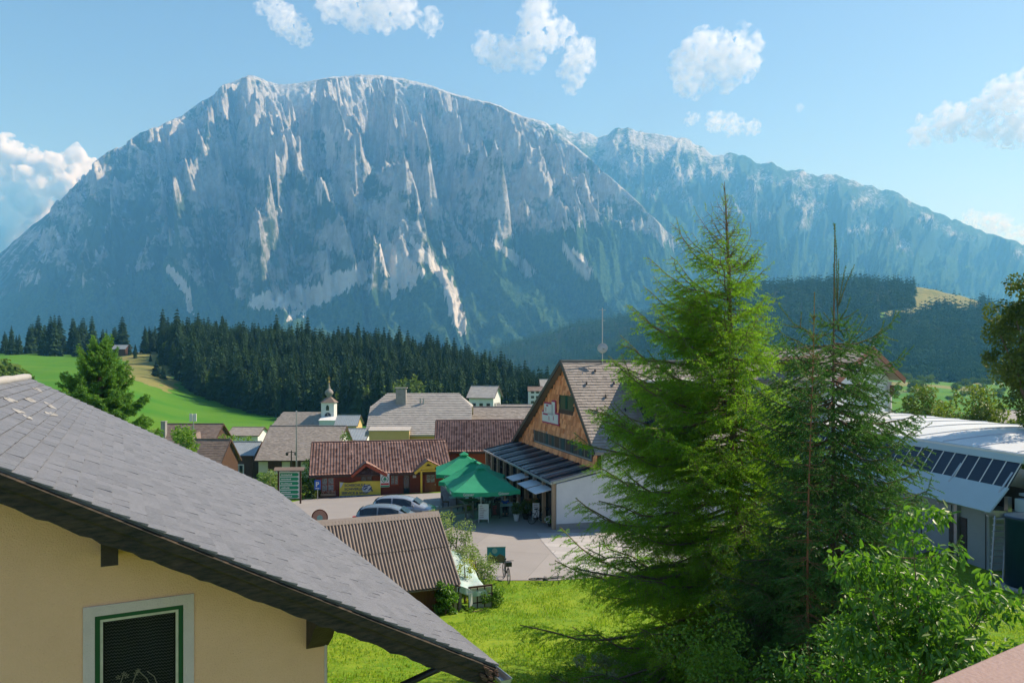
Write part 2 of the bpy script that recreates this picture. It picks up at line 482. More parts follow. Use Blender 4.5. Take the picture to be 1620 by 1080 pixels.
RIBS = ((56, [(397, 118), (398, 244), (424, 304), (470, 370), (518, 425), (560, 470)]), (56, [(602, 118), (545, 180), (525, 250), (522, 304), (578, 364), (650, 430)]),
        (60, [(660, 125), (747, 220), (819, 304), (916, 400)]), (56, [(361, 150), (277, 244), (181, 340), (72, 460)]), (34, [(380, 230), (325, 340), (290, 425)]),
        (34, [(470, 300), (446, 400), (410, 480)]), (40, [(868, 190), (952, 304), (1036, 412)]), (34, [(700, 250), (745, 330), (790, 390)]), (30, [(210, 250), (140, 340), (80, 400)]), (28, [(600, 220), (640, 300), (690, 370)]))
def mountain(name, crest, rough, Yb, Yc, zb, ncol, nrow, px0, px1, fan_c, fan, prof, amp, seed, kind):
    px = np.linspace(px0, px1, ncol)[None, :]
    t = np.concatenate([np.linspace(0, 1, nrow), np.linspace(1.02, 1.5, 25)])[:, None]
    cx = [c[0] for c in crest]; cyy = [c[1] for c in crest]
    cyl = np.interp(px, cx, cyy) + fbm(px / 14.0, px * 0 + 3.1, 5, seed) * rough
    YC = Yc + fbm(px / 300.0, px * 0 + 1.7, 3, seed + 3) * 500
    zc = EYE + (HOR - cyl) / F * YC
    tf = np.minimum(t, 1)
    YY = Yb + (YC - Yb) * t
    ZZ = zb + (zc - zb) * (prof[0] * tf + (1 - prof[0]) * tf ** prof[1])
    ZZ = np.where(t > 1, zc - (t - 1) * (YC - Yb) * 1.1, ZZ)
    # fall lines fan out downhill
    a = fan_c + (px - fan_c) / (1 + fan * (1 - tf))
    u = a / 50.0; v = tf * 3.2
    wx = fbm(u * .7, v * .9, 4, seed + 20) * 0.9; wy = fbm(u * .7 + 9, v + 4, 3, seed + 30) * .5
    r1 = ridged(u * 0.5 + wx + v * .12, v * 0.40 + wy, 6, seed + 40)
    r2 = ridged(u * 2.0 + wx * 2.2 + v * .5, v * 2.0 + wy * 2.4, 6, seed + 50)
    r3 = fbm(u * 6 + wx * 4, v * 6, 5, seed + 60, .6)
    r4 = ridged(u * 6.0 + wx * 5, v * 6 + wy * 4, 4, seed + 70)
    r5 = ridged(u * 1.15 + v * .55 + wx * 1.3, v * .30 + wy * .8, 5, seed + 80)
    env = np.clip(tf * 4.5, 0, 1) * np.clip((1 - tf) * 4.5 + .02, 0, 1)
    low = np.clip((0.42 - tf) / 0.25, 0, 1)
    steep = 1 - 0.55 * low
    crag = (r1 - .42) * 3.6 + (r2 - .42) * 1.7 * steep + r3 * .55 * steep + (r4 - .4) * .3 * steep
    crag = crag + (r5 - .42) * 2.2 * np.clip(1.2 - low, 0, 1)
    if kind == 0:
        bx = 810 + F * (px - 810) / F + 0 * YY; by = HOR - F * (ZZ - EYE) / YY
        jw = fbm(bx / 45, by / 45, 4, 66) * 34; jv = fbm(bx / 45, by / 45, 4, 67) * 16
        rib = np.zeros_like(bx)
        for w_, pts in RIBS:
            rib = np.maximum(rib, np.clip(1 - segdist(bx + jw, by + jv, [(a_, b_, w_) for a_, b_ in pts]), 0, 1) ** 1.15)
        crag = crag * .5 + rib * 2.6 * np.clip(tf * 3, 0, 1)
    env = env * np.clip((zc - zb) / 1300, .15, 1) * np.clip((px + 120) / 420, .22, 1)
    ZZ = ZZ + amp * crag * env
    YY = YY - amp * 0.25 * crag * env * np.where(t > 1, 0, 1)
    ZZ = np.where(t < 1, np.minimum(ZZ, EYE + (HOR - cyl - 1.2 - 2.5 * r2) / F * YY), ZZ)
    XX = (px - 810) / F * (Yb + (YC - Yb) * t)
    V = np.stack([np.broadcast_to(XX, YY.shape), YY, ZZ], -1).reshape(-1, 3)
    me = npmesh(name, V, grid_faces(*YY.shape), mountain_mat(name + '_rock'), True)
    ix = 810 + F * XX / YY; iy = HOR - F * (ZZ - EYE) / YY
    return me, ix, iy, tf, r1, r2, r3, XX, YY, ZZ

crest = [(-500, 640), (-250, 560), (-100, 462), (0, 401), (50, 357), (85, 331), (100, 312), (130, 282), (180, 240), (205, 226), (230, 211), (290, 182), (320, 160), (340, 150), (365, 132), (392, 121), (405, 122), (420, 128),
         (440, 134), (470, 132), (520, 122), (560, 120), (600, 120), (640, 126), (680, 136), (720, 150), (780, 163), (830, 185), (860, 193), (885, 213), (920, 240), (960, 276), (1000, 312), (1050, 362), (1100, 398), (1200, 445), (1330, 500), (1500, 560), (1700, 640)]
me, ix, iy, tf, r1, r2, r3, MX, MY, MZ = mountain('mountain', crest, 2.5, 2450, 5600, -120, 1150, 430, -420, 1560, 400, 1.7, (0.66, 1.8), 165, 3, 0)
bnd = np.interp(ix, [-300, 0, 80, 160, 260, 330, 400, 480, 560, 620, 660, 700, 760, 850, 950, 1050, 1200], [480, 470, 455, 450, 415, 455, 480, 492, 462, 468, 425, 405, 395, 372, 350, 385, 430])
wood = np.clip(0.55 + (iy - bnd) / 30.0 + r3 * .9 - (r2 - .4) * .6, 0, 1)
scrub = np.clip(0.30 + (iy - 260) / 900.0 + fbm(ix / 60, iy / 45, 4, 77) * .55 - (r2 - .4) * .5 + np.where(ix < 330, .12, 0), 0, .8)
scr = np.zeros_like(ix)
wob = fbm(ix / 12, iy / 12, 5, 91, .7) * 16
for pts in ([(268, 424, 4), (285, 446, 7), (297, 465, 6), (300, 492, 3)],
            [(603, 350, 4), (610, 395, 12), (626, 428, 19), (645, 442, 14)], [(615, 400, 6), (645, 415, 8), (668, 432, 5)], [(626, 440, 9), (624, 470, 5)],
            [(650, 380, 4), (690, 425, 8), (712, 455, 9), (722, 492, 11), (730, 525, 6)],
            [(405, 478, 10), (440, 474, 15), (500, 468, 16), (575, 428, 13)], [(455, 506, 4), (505, 470, 7)], [(520, 440, 8), (575, 435, 12)],
            [(780, 380, 3), (810, 405, 7), (840, 432, 8)], [(895, 395, 6), (915, 412, 11), (930, 432, 7)], [(722, 345, 2), (762, 390, 4)],
            [(515, 205, 5), (524, 235, 9), (522, 262, 5)], [(500, 260, 2), (508, 320, 3)], [(545, 300, 2), (560, 340, 5)]):
    d = segdist(ix + wob, iy + wob * .6, pts)
    scr = np.maximum(scr, np.clip(1.35 - d + fbm(ix / 6, iy / 12, 3, 17) * 1.1, 0, 1))
vattr(me, 'wood', wood); vattr(me, 'scrub', scrub); vattr(me, 'scree', scr)
o = link('mountain', me); o['kind'] = 'structure'
MAIN = (ix, iy, wood, scr, MX, MY, MZ)

crest2 = [(600, 420), (780, 300), (850, 215), (868, 200), (880, 195), (895, 203), (908, 211), (922, 208), (945, 216), (962, 212), (975, 203), (992, 200), (1010, 208), (1060, 215), (1090, 221), (1110, 232), (1128, 247), (1150, 243), (1165, 242), (1180, 247), (1200, 259), (1220, 256), (1245, 270), (1265, 268), (1280, 275), (1325, 277), (1360, 290),
          (1400, 300), (1420, 304), (1440, 318), (1490, 339), (1530, 355), (1570, 371), (1620, 386), (1700, 412), (1900, 455), (2200, 520), (2600, 600)]
me, ix, iy, tf, r1, r2, r3, MX2, MY2, MZ2 = mountain('mountain_range', crest2, 6, 3300, 7200, -140, 950, 300, 560, 2500, 900, -0.15, (0.7, 1.7), 100, 11, 1)
wood = np.clip(0.45 + (iy - np.interp(ix, [850, 1000, 1100, 1300, 1600, 2000], [300, 300, 330, 370, 430, 470])) / 70.0 + r3 * .9, 0, 1)
scrub = np.clip(0.5 + (iy - 260) / 500.0 + fbm(ix / 50, iy / 35, 4, 55) * .6, 0, .9)
vattr(me, 'wood', wood); vattr(me, 'scrub', scrub); vattr(me, 'scree', ix * 0)
o = link('mountain_range', me); o['kind'] = 'structure'
# ---------------------------------------------------------------- woods
def conifer_np(seed, nw=11, nb=9, rad=0.195, trunk=True):
    """unit-high conifer as triangles: whorls of drooping sprays, ragged outline"""
    rs = np.random.RandomState(seed); V = []; Fc = []
    def tri(a, b, c):
        k = len(V); V.extend([a, b, c]); Fc.append((k, k + 1, k + 2))
    for i in range(nw):
        h = 0.10 + 0.88 * i / (nw - 0.3)
        r0 = rad * (1 - h) ** 0.8 * (1.0 + .25 * rs.rand()) + 0.012
        a0 = rs.rand() * 6.28
        n = max(5, int(nb * (1 - .4 * h)))
        for j in range(n):
            a = a0 + 6.283 * j / n + rs.uniform(-.25, .25)
            r = r0 * rs.uniform(.65, 1.2); dr = r * rs.uniform(.35, .75)
            ca, sa = math.cos(a), math.sin(a); wv = r * rs.uniform(.28, .42)
            top = (0.01 * ca, 0.01 * sa, h + .055 * (1.15 - h)); tip = (r * ca, r * sa, h - dr * .8)
            m1 = (r * .62 * ca - wv * sa, r * .62 * sa + wv * ca, h - dr * .75 - .012)
            m2 = (r * .62 * ca + wv * sa, r * .62 * sa - wv * ca, h - dr * .75 - .012)
            tri(top, m1, tip); tri(top, tip, m2)
    if trunk:
        for j in range(5):
            a, b = 6.283 * j / 5, 6.283 * (j + 1) / 5
            tri((.014 * math.cos(a), .014 * math.sin(a), -.03), (.014 * math.cos(b), .014 * math.sin(b), -.03), (0, 0, .9))
    tri((-.008, 0, .93), (.008, 0, .93), (0, 0, 1.0)); tri((0, -.008, .93), (0, .008, .93), (0, 0, 1.0))
    return np.array(V), np.array(Fc)

def blob_np(seed, n=90):
    """unit-high broadleaf crown as scattered leaf-clump triangles"""
    rs = np.random.RandomState(seed)
    cl = rs.normal(size=(9, 3)); cl /= np.linalg.norm(cl, axis=1)[:, None]
    cl = cl * np.array([.27, .27, .27]) * rs.uniform(.4, 1, (9, 1)) + [0, 0, .58]
    V = []
    for i in range(n):
        c = cl[rs.randint(9)]; d = rs.normal(size=3); d /= np.linalg.norm(d)
        p = c + d * .19 * rs.uniform(.75, 1.05)
        t = np.cross(d, rs.normal(size=3)); t /= np.linalg.norm(t); s = np.cross(d, t) * .3 + d * .2
        w = rs.uniform(.06, .1)
        V += [p + t * w, p - t * w * .6 + s * w, p - t * w * .4 - s * w * 1.4]
    for j in range(4):
        a = 1.57 * j
        V += [(.02 * math.cos(a), .02 * math.sin(a), 0), (.02 * math.cos(a + 1.57), .02 * math.sin(a + 1.57), 0), (0, 0, .5)]
    V = np.array(V, float)
    return V, np.arange(len(V)).reshape(-1, 3)

def scatter(name, protos, pos, hts, mat, seed=1, wide=1.0, rndv=None):
    rs = np.random.RandomState(seed); VV = []; FF = []; RR = []; off = 0
    pick = rs.randint(len(protos), size=len(pos)); rnd = rs.rand(len(pos)) if rndv is None else rndv
    for p, (V0, F0) in enumerate(protos):
        idx = np.where(pick == p)[0]
        if not len(idx): continue
        a = rs.rand(len(idx)) * 6.283; h = hts[idx]; wd = h * wide * rs.uniform(.8, 1.25, len(idx))
        c, s = np.cos(a), np.sin(a)
        x = (V0[None, :, 0] * c[:, None] - V0[None, :, 1] * s[:, None]) * wd[:, None] + pos[idx, 0][:, None]
        y = (V0[None, :, 0] * s[:, None] + V0[None, :, 1] * c[:, None]) * wd[:, None] + pos[idx, 1][:, None]
        z = V0[None, :, 2] * h[:, None] + pos[idx, 2][:, None]
        V = np.stack([x, y, z], -1).reshape(-1, 3)
        Fc = (F0[None] + (np.arange(len(idx)) * len(V0))[:, None, None]).reshape(-1, 3) + off
        VV.append(V); FF.append(Fc); RR.append(np.repeat(rnd[idx], len(F0))); off += len(V)
    me = npmesh(name, np.concatenate(VV), np.concatenate(FF), mat, False, np.concatenate(RR), 3)
    return link(name, me)

WOOD = M('forest_green', (0.008, 0.028, 0.016), (0.040, 0.080, 0.030), .9, .12, rnd=.6, trans=.12, contrast=.4, spec=.1)
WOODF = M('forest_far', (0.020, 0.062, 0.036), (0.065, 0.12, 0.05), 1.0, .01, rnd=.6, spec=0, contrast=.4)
LEAFY = M('broadleaf_green', (0.06, 0.12, 0.025), (0.13, 0.19, 0.04), .9, .3, rnd=.6, trans=.2, contrast=.4, spec=.1)
PROT = [conifer_np(s, 15, 11) for s in (1, 2, 3, 4)]
rs = np.random.RandomState(5)
# near hill wood
n = 14000
yy = rs.uniform(245, 456, n); px = rs.uniform(255, 905, n); xx = (px - 810) / F * yy
keep = zone_forest(xx, yy) & (rs.rand(n) < yy / 456)
xx, yy = xx[keep], yy[keep]
def thin(x, y, d, s=0):
    cell = {}; out = []
    for i in range(len(x)):
        k = (int(x[i] // d), int(y[i] // d)); ok = True
        for a in (-1, 0, 1):
            for b_ in (-1, 0, 1):
                for j in cell.get((k[0] + a, k[1] + b_), ()):
                    if (x[i] - x[j]) ** 2 + (y[i] - y[j]) ** 2 < d * d: ok = False
        if ok: cell.setdefault(k, []).append(i); out.append(i)
    return np.array(out)
k = thin(xx, yy, 2.7); xx, yy = xx[k], yy[k]
zz = H(xx, yy)
hh = np.clip(rs.normal(16.0, 3.2, len(xx)), 9, 26) * (1 + .25 * fbm(xx / 30, yy / 30, 2, 4))
pp = np.stack([xx, yy, zz - .3], -1)
ix = 810 + F * xx / yy; iy = HOR - F * (zz + hh - EYE) / yy
# skyline and lower-edge trees stand out one by one
order = np.argsort(iy - np.interp(ix, [250, 300, 450, 600, 750, 900], [505, 497, 505, 515, 545, 600]))
solo = order[:150]
edge = np.interp(ix, [240, 262, 285, 310, 360, 420, 480, 600, 700, 800, 900], [420, 372, 335, 312, 292, 272, 262, 250, 250, 255, 262])
front = np.argsort(yy - edge)[:90]
sel = np.zeros(len(xx), bool); sel[solo] = True; sel[front] = True
leafm = (fbm(xx / 25, yy / 25, 3, 8) > .12) & (yy < edge + 60) & ~sel
o = scatter('conifer_wood', PROT, pp[~sel & ~leafm], hh[~sel & ~leafm], WOOD, 2)
tag(o, 'dark dense conifer wood covering the hill behind the village', 'forest', kind='stuff')
o = scatter('broadleaf_wood', [blob_np(s, 160) for s in (1, 2, 3)], pp[leafm], hh[leafm] * .72, LEAFY, 3, 1.0)
tag(o, 'lighter green broadleaf trees mixed into the conifer wood', 'forest', kind='stuff')
FARM = []
for s in range(4):
    V0, F0 = conifer_np(20 + s, 17, 12)
    FARM.append(npmesh('conifer', V0, F0, WOOD, False, np.random.RandomState(s).rand(len(F0)) * .3 + .2 * s, 3))
def far_tree(x, y, h, lab, grp, me=None, wd=1.0, name='conifer', cat='tree', dz=-.3):
    o = link(name, me or FARM[random.randrange(4)])
    o.location = (x, y, hz(x, y) + dz); o.scale = (h * wd, h * wd, h); o.rotation_euler[2] = random.uniform(0, 6.28)
    return tag(o, lab, cat, grp)
random.seed(4)
for i in np.where(sel)[0]:
    far_tree(xx[i], yy[i], hh[i], 'dark spruce standing at the edge of the wooded hill behind the village', 'spruces along the edge of the wooded hill', wd=random.uniform(.85, 1.15))
# row of spruces on the left skyline and the meadow
for i in range(58):
    px = random.uniform(4, 250); Y = random.uniform(400, 432)
    if 195 < px < 212 or 104 < px < 112: continue
    h = random.uniform(13, 22) * (.8 if px < 60 or 150 < px < 190 or px > 215 else 1.05)
    far_tree(X(px, Y), Y, h, 'dark spruce in the row on the skyline behind the left meadow', 'spruces on the skyline behind the left meadow', wd=random.uniform(.9, 1.3))
for q_, (px, Y, h) in enumerate(((248, 330, 9), (258, 326, 7), (256, 376, 9), (214, 398, 6), (238, 372, 4), (214, 384, 5), (204, 400, 7), (254, 362, 10))):
    far_tree(X(px, Y), Y, h, 'small spruce on the dry slope, ' + ('left of a close pair by the wood', 'right of a close pair by the wood', 'by the wood near the skyline', 'small one in the middle of the slope', 'tiny one near the middle', 'second one in the middle below the skyline', 'leftmost, near the hut', 'tallest by the wood edge')[q_], 'small spruces dotted on the dry slope', wd=1.3)
BLOB = []
for s in range(4):
    V0, F0 = blob_np(40 + s, 420)
    BLOB.append(npmesh('broadleaf_tree', V0, F0, LEAFY, False, np.random.RandomState(s).rand(len(F0)), 3))
for q_, (px, Y, h) in enumerate(((-8, 200, 12), (8, 205, 14), (22, 198, 12), (36, 204, 9), (14, 188, 8), (30, 190, 7), (2, 185, 8), (44, 210, 7))):
    far_tree(X(px, Y), Y, h, 'round broadleaf tree in the far left clump, ' + ('cut by the frame edge', 'the tallest', 'broad one right of the tallest', 'right of the broad one', 'low one in front of the tallest', 'low one in front of the broad one', 'lowest at the frame edge', 'rightmost small one')[q_], 'broadleaf trees at the left edge of the meadow', me=BLOB[random.randrange(4)], name='broadleaf_tree', wd=1.15)

# wooded hills across the valley
n = 34000
yy = np.exp(rs.uniform(np.log(860), np.log(2350), n)); px = rs.uniform(745, 1745, n); xx = (px - 810) / F * yy
keep = zone_hill(xx, yy); xx, yy = xx[keep], yy[keep]
cl_ = fbm(xx / 50, yy / 50, 3, 12)
FP = [conifer_np(60 + s, 4, 6, .24, False) for s in range(4)]
o = scatter('valley_forest', FP, np.stack([xx, yy, H(xx, yy) - 1], -1), rs.uniform(9, 27, len(xx)) * (1 + .5 * cl_), WOODF, 5, 1.0, np.clip(.45 + cl_ * 1.2 + rs.normal(size=len(xx)) * .2, 0, 1))
tag(o, 'dense blue green forest on the hills across the valley', 'forest', kind='stuff')
# forest on the lower flanks of the big mountain, planted on its own surface
ix, iy, wd_, sc_, mx, my, mz = MAIN
ok = (wd_ > .58) & (sc_ < .3) & (iy > 330) & (ix > -60) & (ix < 1250) & (my < 4300)
fi = np.argwhere(ok)
ch = fi[rs.randint(len(fi), size=42000)]
P = np.stack([mx[ch[:, 0], ch[:, 1]] + rs.uniform(-6, 6, len(ch)), my[ch[:, 0], ch[:, 1]], mz[ch[:, 0], ch[:, 1]] - 3], -1)
TP = [conifer_np(80 + s, 2, 5, .26, False) for s in range(4)]
o = scatter('mountain_forest', TP, P, rs.uniform(11, 27, len(ch)), WOODF, 6)
tag(o, 'conifer forest climbing the lower flanks of the mountain', 'forest', kind='stuff')
# trees and hedges on the far valley meadows at the right
k = 0
for i in range(60):
    px = random.uniform(1405, 1640); Y = random.uniform(380, 900)
    if Y < 470 and random.random() < .6: continue
    far_tree(X(px, Y), Y, random.uniform(6, 13) * (1 if Y > 600 else .7), 'small rounded tree on the sunlit valley meadow far to the right', 'trees scattered over the far valley meadow', me=BLOB[random.randrange(4)], name='broadleaf_tree', wd=1.3)
# ---------------------------------------------------------------- building kit
class Wall:
    """vertical plane through A running in direction rz; turns photo pixels into metres along it and height"""
    def __init__(s, A, rz, z0=0.0): s.A = Vector((A[0], A[1])); s.rz = rz; s.z0 = z0
    def q(s, px, py, off=0.0):
        d = Vector((math.cos(s.rz), math.sin(s.rz))); nrm = Vector((-d.y, d.x))
        a = s.A + nrm * off; k = (px - 810) / F
        t = (k * a.y - a.x) / (d.x - k * d.y)
        Y = a.y + t * d.y
        return t, EYE - (py - HOR) / F * Y - s.z0

def tile_field(mb, o, u, v, W, L, tw, th, lift=.02, jit=.1, mask=None, fill=True):
    """overlapping flat tiles on a slope. o = lower left corner, u along the eave, v up the slope"""
    o, u, v = Vector(o), Vector(u).normalized(), Vector(v).normalized(); n = u.cross(v).normalized()
    nr = int(math.ceil(L / th)); nc = int(math.ceil(W / tw)) + 1
    for j in range(nr):
        y0 = j * th; y1 = min(y0 + th * 1.05, L)
        off = -tw * (.5 if j % 2 else 0)
        for i in range(nc + 1):
            x0 = max(0, off + i * tw + random.uniform(-.02, .02) * tw); x1 = min(W, off + (i + 1) * tw - .02 * tw)
            if x1 - x0 < .02 * tw: continue
            if mask and not mask((x0 + x1) / 2, (y0 + y1) / 2): continue
            l0 = lift * random.uniform(1 - jit * 2, 1 + jit * 2); l1 = lift * random.uniform(1 - jit * 2, 1 + jit * 2)
            dy = random.uniform(-jit, jit) * th * .3
            ya = max(0, y0 + dy)
            a = o + u * x0 + v * ya + n * l0; b = o + u * x1 + v * (ya + random.uniform(-1, 1) * jit * th * .08) + n * l1
            c = o + u * x1 + v * y1 + n * lift * .12; d = o + u * x0 + v * y1 + n * lift * .12
            a2 = a - n * l0; b2 = b - n * l1
            mb.add([a, b, c, d, a2, b2], [(0, 1, 2, 3), (4, 5, 1, 0), (4, 0, 3), (5, 2, 1)])
    if fill:
        e = n * -.03
        mb.slab([o, o + u * W, o + u * W + v * L, o + v * L], e, .5)

def pantiles(name, o, u, v, W, L, tw, th, amp, mat, parent, step=.02, seed=1):
    """wavy clay tiles (or, with step 0, corrugated sheet) as one height field"""
    o, u, v = Vector(o), Vector(u).normalized(), Vector(v).normalized(); n = u.cross(v).normalized()
    sub = 6
    nc = int(W / tw) * sub + 1; nr = max(1, int(round(L / th)))
    xs = np.linspace(0, W, nc)
    yy = []; zz = []
    for j in range(nr):
        yy += [j * L / nr, (j + .97) * L / nr]; zz += [step, step * .15]
    yy = np.array(yy); zz = np.array(zz)
    ph = (xs / tw) % 1.0
    wave = amp * (np.abs(np.cos(ph * math.pi)) ** .8)
    rs = np.random.RandomState(seed)
    V = np.zeros((len(yy), nc, 3))
    for k in range(3):
        V[:, :, k] = o[k] + u[k] * xs[None, :] + v[k] * yy[:, None] + n[k] * (wave[None, :] + zz[:, None] + .01)
    Fc = grid_faces(len(yy), nc)
    tidx = (np.arange(nc - 1) // sub)[None, :] + (np.arange(len(yy) - 1) // 2)[:, None] * 997
    r = rs.rand(200000)[tidx % 200000]
    me = npmesh(name, V.reshape(-1, 3), Fc, mat, step == 0, r.ravel())
    return link(name, me, parent)

WOODDK = M('wood_dark', (0.055, 0.03, 0.02), (0.10, 0.055, 0.035), .75, 6, bump=.4, bscale=20, stretch=(1, 1, .2))
WOODRED = M('wood_red_brown', (0.16, 0.035, 0.018), (0.24, 0.06, 0.03), .7, 3, bump=.5, bscale=12, stretch=(.3, .3, 3))
WHITE = M('render_white', (0.72, 0.73, 0.72), (0.60, 0.62, 0.62), .85, 1.2, bump=.2, bscale=30)
CREAM = M('render_yellow', (0.62, 0.46, 0.20), (0.55, 0.40, 0.17), .85, 1.0, bump=.2, bscale=30)
CONC = M('concrete_grey', (0.34, 0.34, 0.33), (0.22, 0.22, 0.21), .9, 2.5, bump=.3, bscale=20)
STEEL = M('steel', (0.42, 0.44, 0.45), (0.34, 0.35, 0.36), .4, 4, metal=.7)
METDK = M('metal_dark', (0.03, 0.033, 0.036), (0.05, 0.05, 0.055), .45, 5, metal=.3)
GLASSDK = M('glass_dark', (0.012, 0.02, 0.028), (0.02, 0.035, 0.045), .08, 1.5, spec=.8)
FRAMEW = M('frame_white', (0.7, 0.7, 0.68), (0.6, 0.6, 0.58), .5, 5)
YELLOW = M('paint_yellow', (0.75, 0.52, 0.06), (0.65, 0.44, 0.05), .6, 4)
SHINGLE_G = M('roof_grey_shingle', (0.22, 0.20, 0.18), (0.36, 0.33, 0.30), .85, 2.0, rnd=.55, bump=.3, bscale=30)
SHINGLE_L = M('roof_light_grey', (0.30, 0.295, 0.28), (0.46, 0.44, 0.41), .85, 1.0, rnd=.5)
SHINGLE_B = M('roof_brown_shingle', (0.13, 0.10, 0.085), (0.24, 0.19, 0.16), .85, 1.5, rnd=.55)
TILE_RED = M('roof_red_tile', (0.12, 0.058, 0.046), (0.38, 0.245, 0.205), .75, 1.0, rnd=.75)
GLASSR = M('glass_restaurant', (.010, .018, .022), (.016, .03, .034), .3, 1.5, spec=.25)
METROOF = M('roof_blue_metal', (0.24, 0.28, 0.30), (0.32, 0.36, 0.38), .5, 1.5, metal=.2)

def window(root, p, u, n, w, h, fm=None, gm=None, bars=(1, 1), fw=.07, depth=.06, sill=False, name='window'):
    """window on a wall: p = lower left corner, u = along the wall, n = outwards (all local to root)"""
    p, u, n = Vector(p), Vector(u).normalized(), Vector(n).normalized(); z = Vector((0, 0, 1))
    fm = fm or FRAMEW; gm = gm or GLASSDK
    mb = MB()
    def bar(x0, x1, z0, z1, d=depth):
        c = p + u * (x0 + x1) / 2 + z * (z0 + z1) / 2 + n * (d / 2 + .003)
        mb.obox(c, u * (x1 - x0) / 2, n * d / 2, z * (z1 - z0) / 2, .5)
    bar(0, fw, 0, h); bar(w - fw, w, 0, h); bar(fw, w - fw, h - fw, h); bar(fw, w - fw, 0, fw)
    for i in range(1, bars[0] + 1):
        if bars[0] > 0: x = w * i / (bars[0] + 1); bar(x - fw * .3, x + fw * .3, fw, h - fw, depth * .7)
    for i in range(1, bars[1] + 1):
        zz = h * i / (bars[1] + 1); bar(fw, w - fw, zz - fw * .25, zz + fw * .25, depth * .6)
    f = mb.build(name, fm, root)
    g = MB(); g.obox(p + u * w / 2 + z * h / 2 + n * .012, u * (w / 2 - fw * .9), n * .009, z * (h / 2 - fw * .9), .5)
    g.build('pane', gm, f)
    if sill:
        s_ = MB(); s_.obox(p + u * w / 2 - z * .05 + n * .08, u * (w / 2 + .08), n * .08, z * .03, .5); s_.build('sill', fm, f)
    return f

def gable_house(name, label, cat, A, rz, L, D, z0, ze, zr, wallm, roofm, style='shingle', tw=.4, th=.3, ov=.6, og=.4, group=None, ridge=.5, hip=0, chim=None):
    """front-left corner A, front along local x, ridge parallel to the front"""
    root = thing(name, label, cat, (A[0], A[1], z0), rz, group)
    ze -= z0; zr -= z0; ry = D * ridge; sl = (zr - ze) / (ry + ov)      # ze = height of the eave EDGE
    zw = ze + sl * ov                                                      # wall top
    sb = (zr - zw) / (D - ry)
    mb = MB()
    e = .04
    prof = [(0, -1.5), (D, -1.5), (D, zw - e), (ry, zr - e * 1.5), (0, zw - e)]
    vs = [(0, y, z) for y, z in prof] + [(L, y, z) for y, z in prof]
    mb.add(vs, [(4, 3, 2, 1, 0), (5, 6, 7, 8, 9)] + [(i, (i + 1) % 5, (i + 1) % 5 + 5, i + 5) for i in range(5)], .5)
    mb.build('wall', wallm, root)
    vf = Vector((0, ry + ov, zr - ze)); lf = vf.length
    ob = D + ov; zb = zw - sb * ov; vb = Vector((0, -(ob - ry), zr - zb)); lb = vb.length
    rb = MB()
    W = L + 2 * og
    msk = None
    if style in ('shingle', 'flat'):
        tile_field(rb, (-og, -ov, ze), (1, 0, 0), vf, W, lf, tw, th, .035 if style == 'shingle' else .02, .25)
        tile_field(rb, (L + og, ob, zb), (-1, 0, 0), vb, W, lb, tw * 2, th * 2, .03)
        rb.beam((-og, ry, zr + .05), (L + og, ry, zr + .05), .22, .1, r=.2)
        rf = rb.build('roof', roofm, root)
    else:
        rb.slab([(-og, -ov, ze), (L + og, -ov, ze), (L + og, ry, zr), (-og, ry, zr)], (0, 0, -.1), .3)
        rb.slab([(L + og, ob, zb), (-og, ob, zb), (-og, ry, zr), (L + og, ry, zr)], (0, 0, -.1), .3)
        rb.beam((-og, ry, zr + .08), (L + og, ry, zr + .08), .24, .14, r=.4)
        rf = rb.build('roof', roofm, root)
        pt = pantiles('tiles', (-og, -ov, ze + .01), (1, 0, 0), vf, W, lf, tw, th, .06 if style == 'pan' else .03, roofm, rf, .05 if style == 'pan' else .0)
    # barge boards
    bb = MB()
    for x in (-og - .03, L + og + .03):
        bb.beam((x, -ov, ze - .06), (x, ry, zr - .06), .05, .2, r=.5)
        bb.beam((x, ob, zb - .06), (x, ry, zr - .06), .05, .2, r=.5)
    bb.beam((-og, -ov - .02, ze - .1), (L + og, -ov - .02, ze - .1), .04, .14, r=.5)
    bb.build('barge_board', WOODDK, root)
    root['dims'] = [zw, sl, ze, zr, ry]
    if chim:
        for (cx_, cyf, cw, chh) in chim:
            zc = ze + (zr - ze) * ((cyf * ry + ov) / (ry + ov)); c = MB()
            c.box(cx_ - cw / 2, cx_ + cw / 2, cyf * ry - cw / 2, cyf * ry + cw / 2, zc - .6, zc + chh, .4)
            c.box(cx_ - cw / 2 - .07, cx_ + cw / 2 + .07, cyf * ry - cw / 2 - .07, cyf * ry + cw / 2 + .07, zc + chh + .002, zc + chh + .1, .8)
            c.build('chimney', CONC, rf)
    return root

def text(root, s, p, u, n, size, mat, name='lettering', align='LEFT', bold=0.0, xs=1.0):
    cu = bpy.data.curves.new(name, 'FONT'); cu.body = s; cu.size = size; cu.align_x = align; cu.extrude = .004; cu.offset = bold
    t_ = bpy.data.objects.new('t', cu); COL.objects.link(t_)
    me = bpy.data.meshes.new_from_object(t_.evaluated_get(bpy.context.evaluated_depsgraph_get()))
    bpy.data.objects.remove(t_); bpy.data.curves.remove(cu)
    me.materials.clear(); me.materials.append(mat)
    o = link(name, me, root)
    u, n = Vector(u).normalized(), Vector(n).normalized(); v = n.cross(u)
    m = Matrix((u * xs, v, n)).transposed().to_4x4(); m.translation = Vector(p)
    o.matrix_local = m
    return o

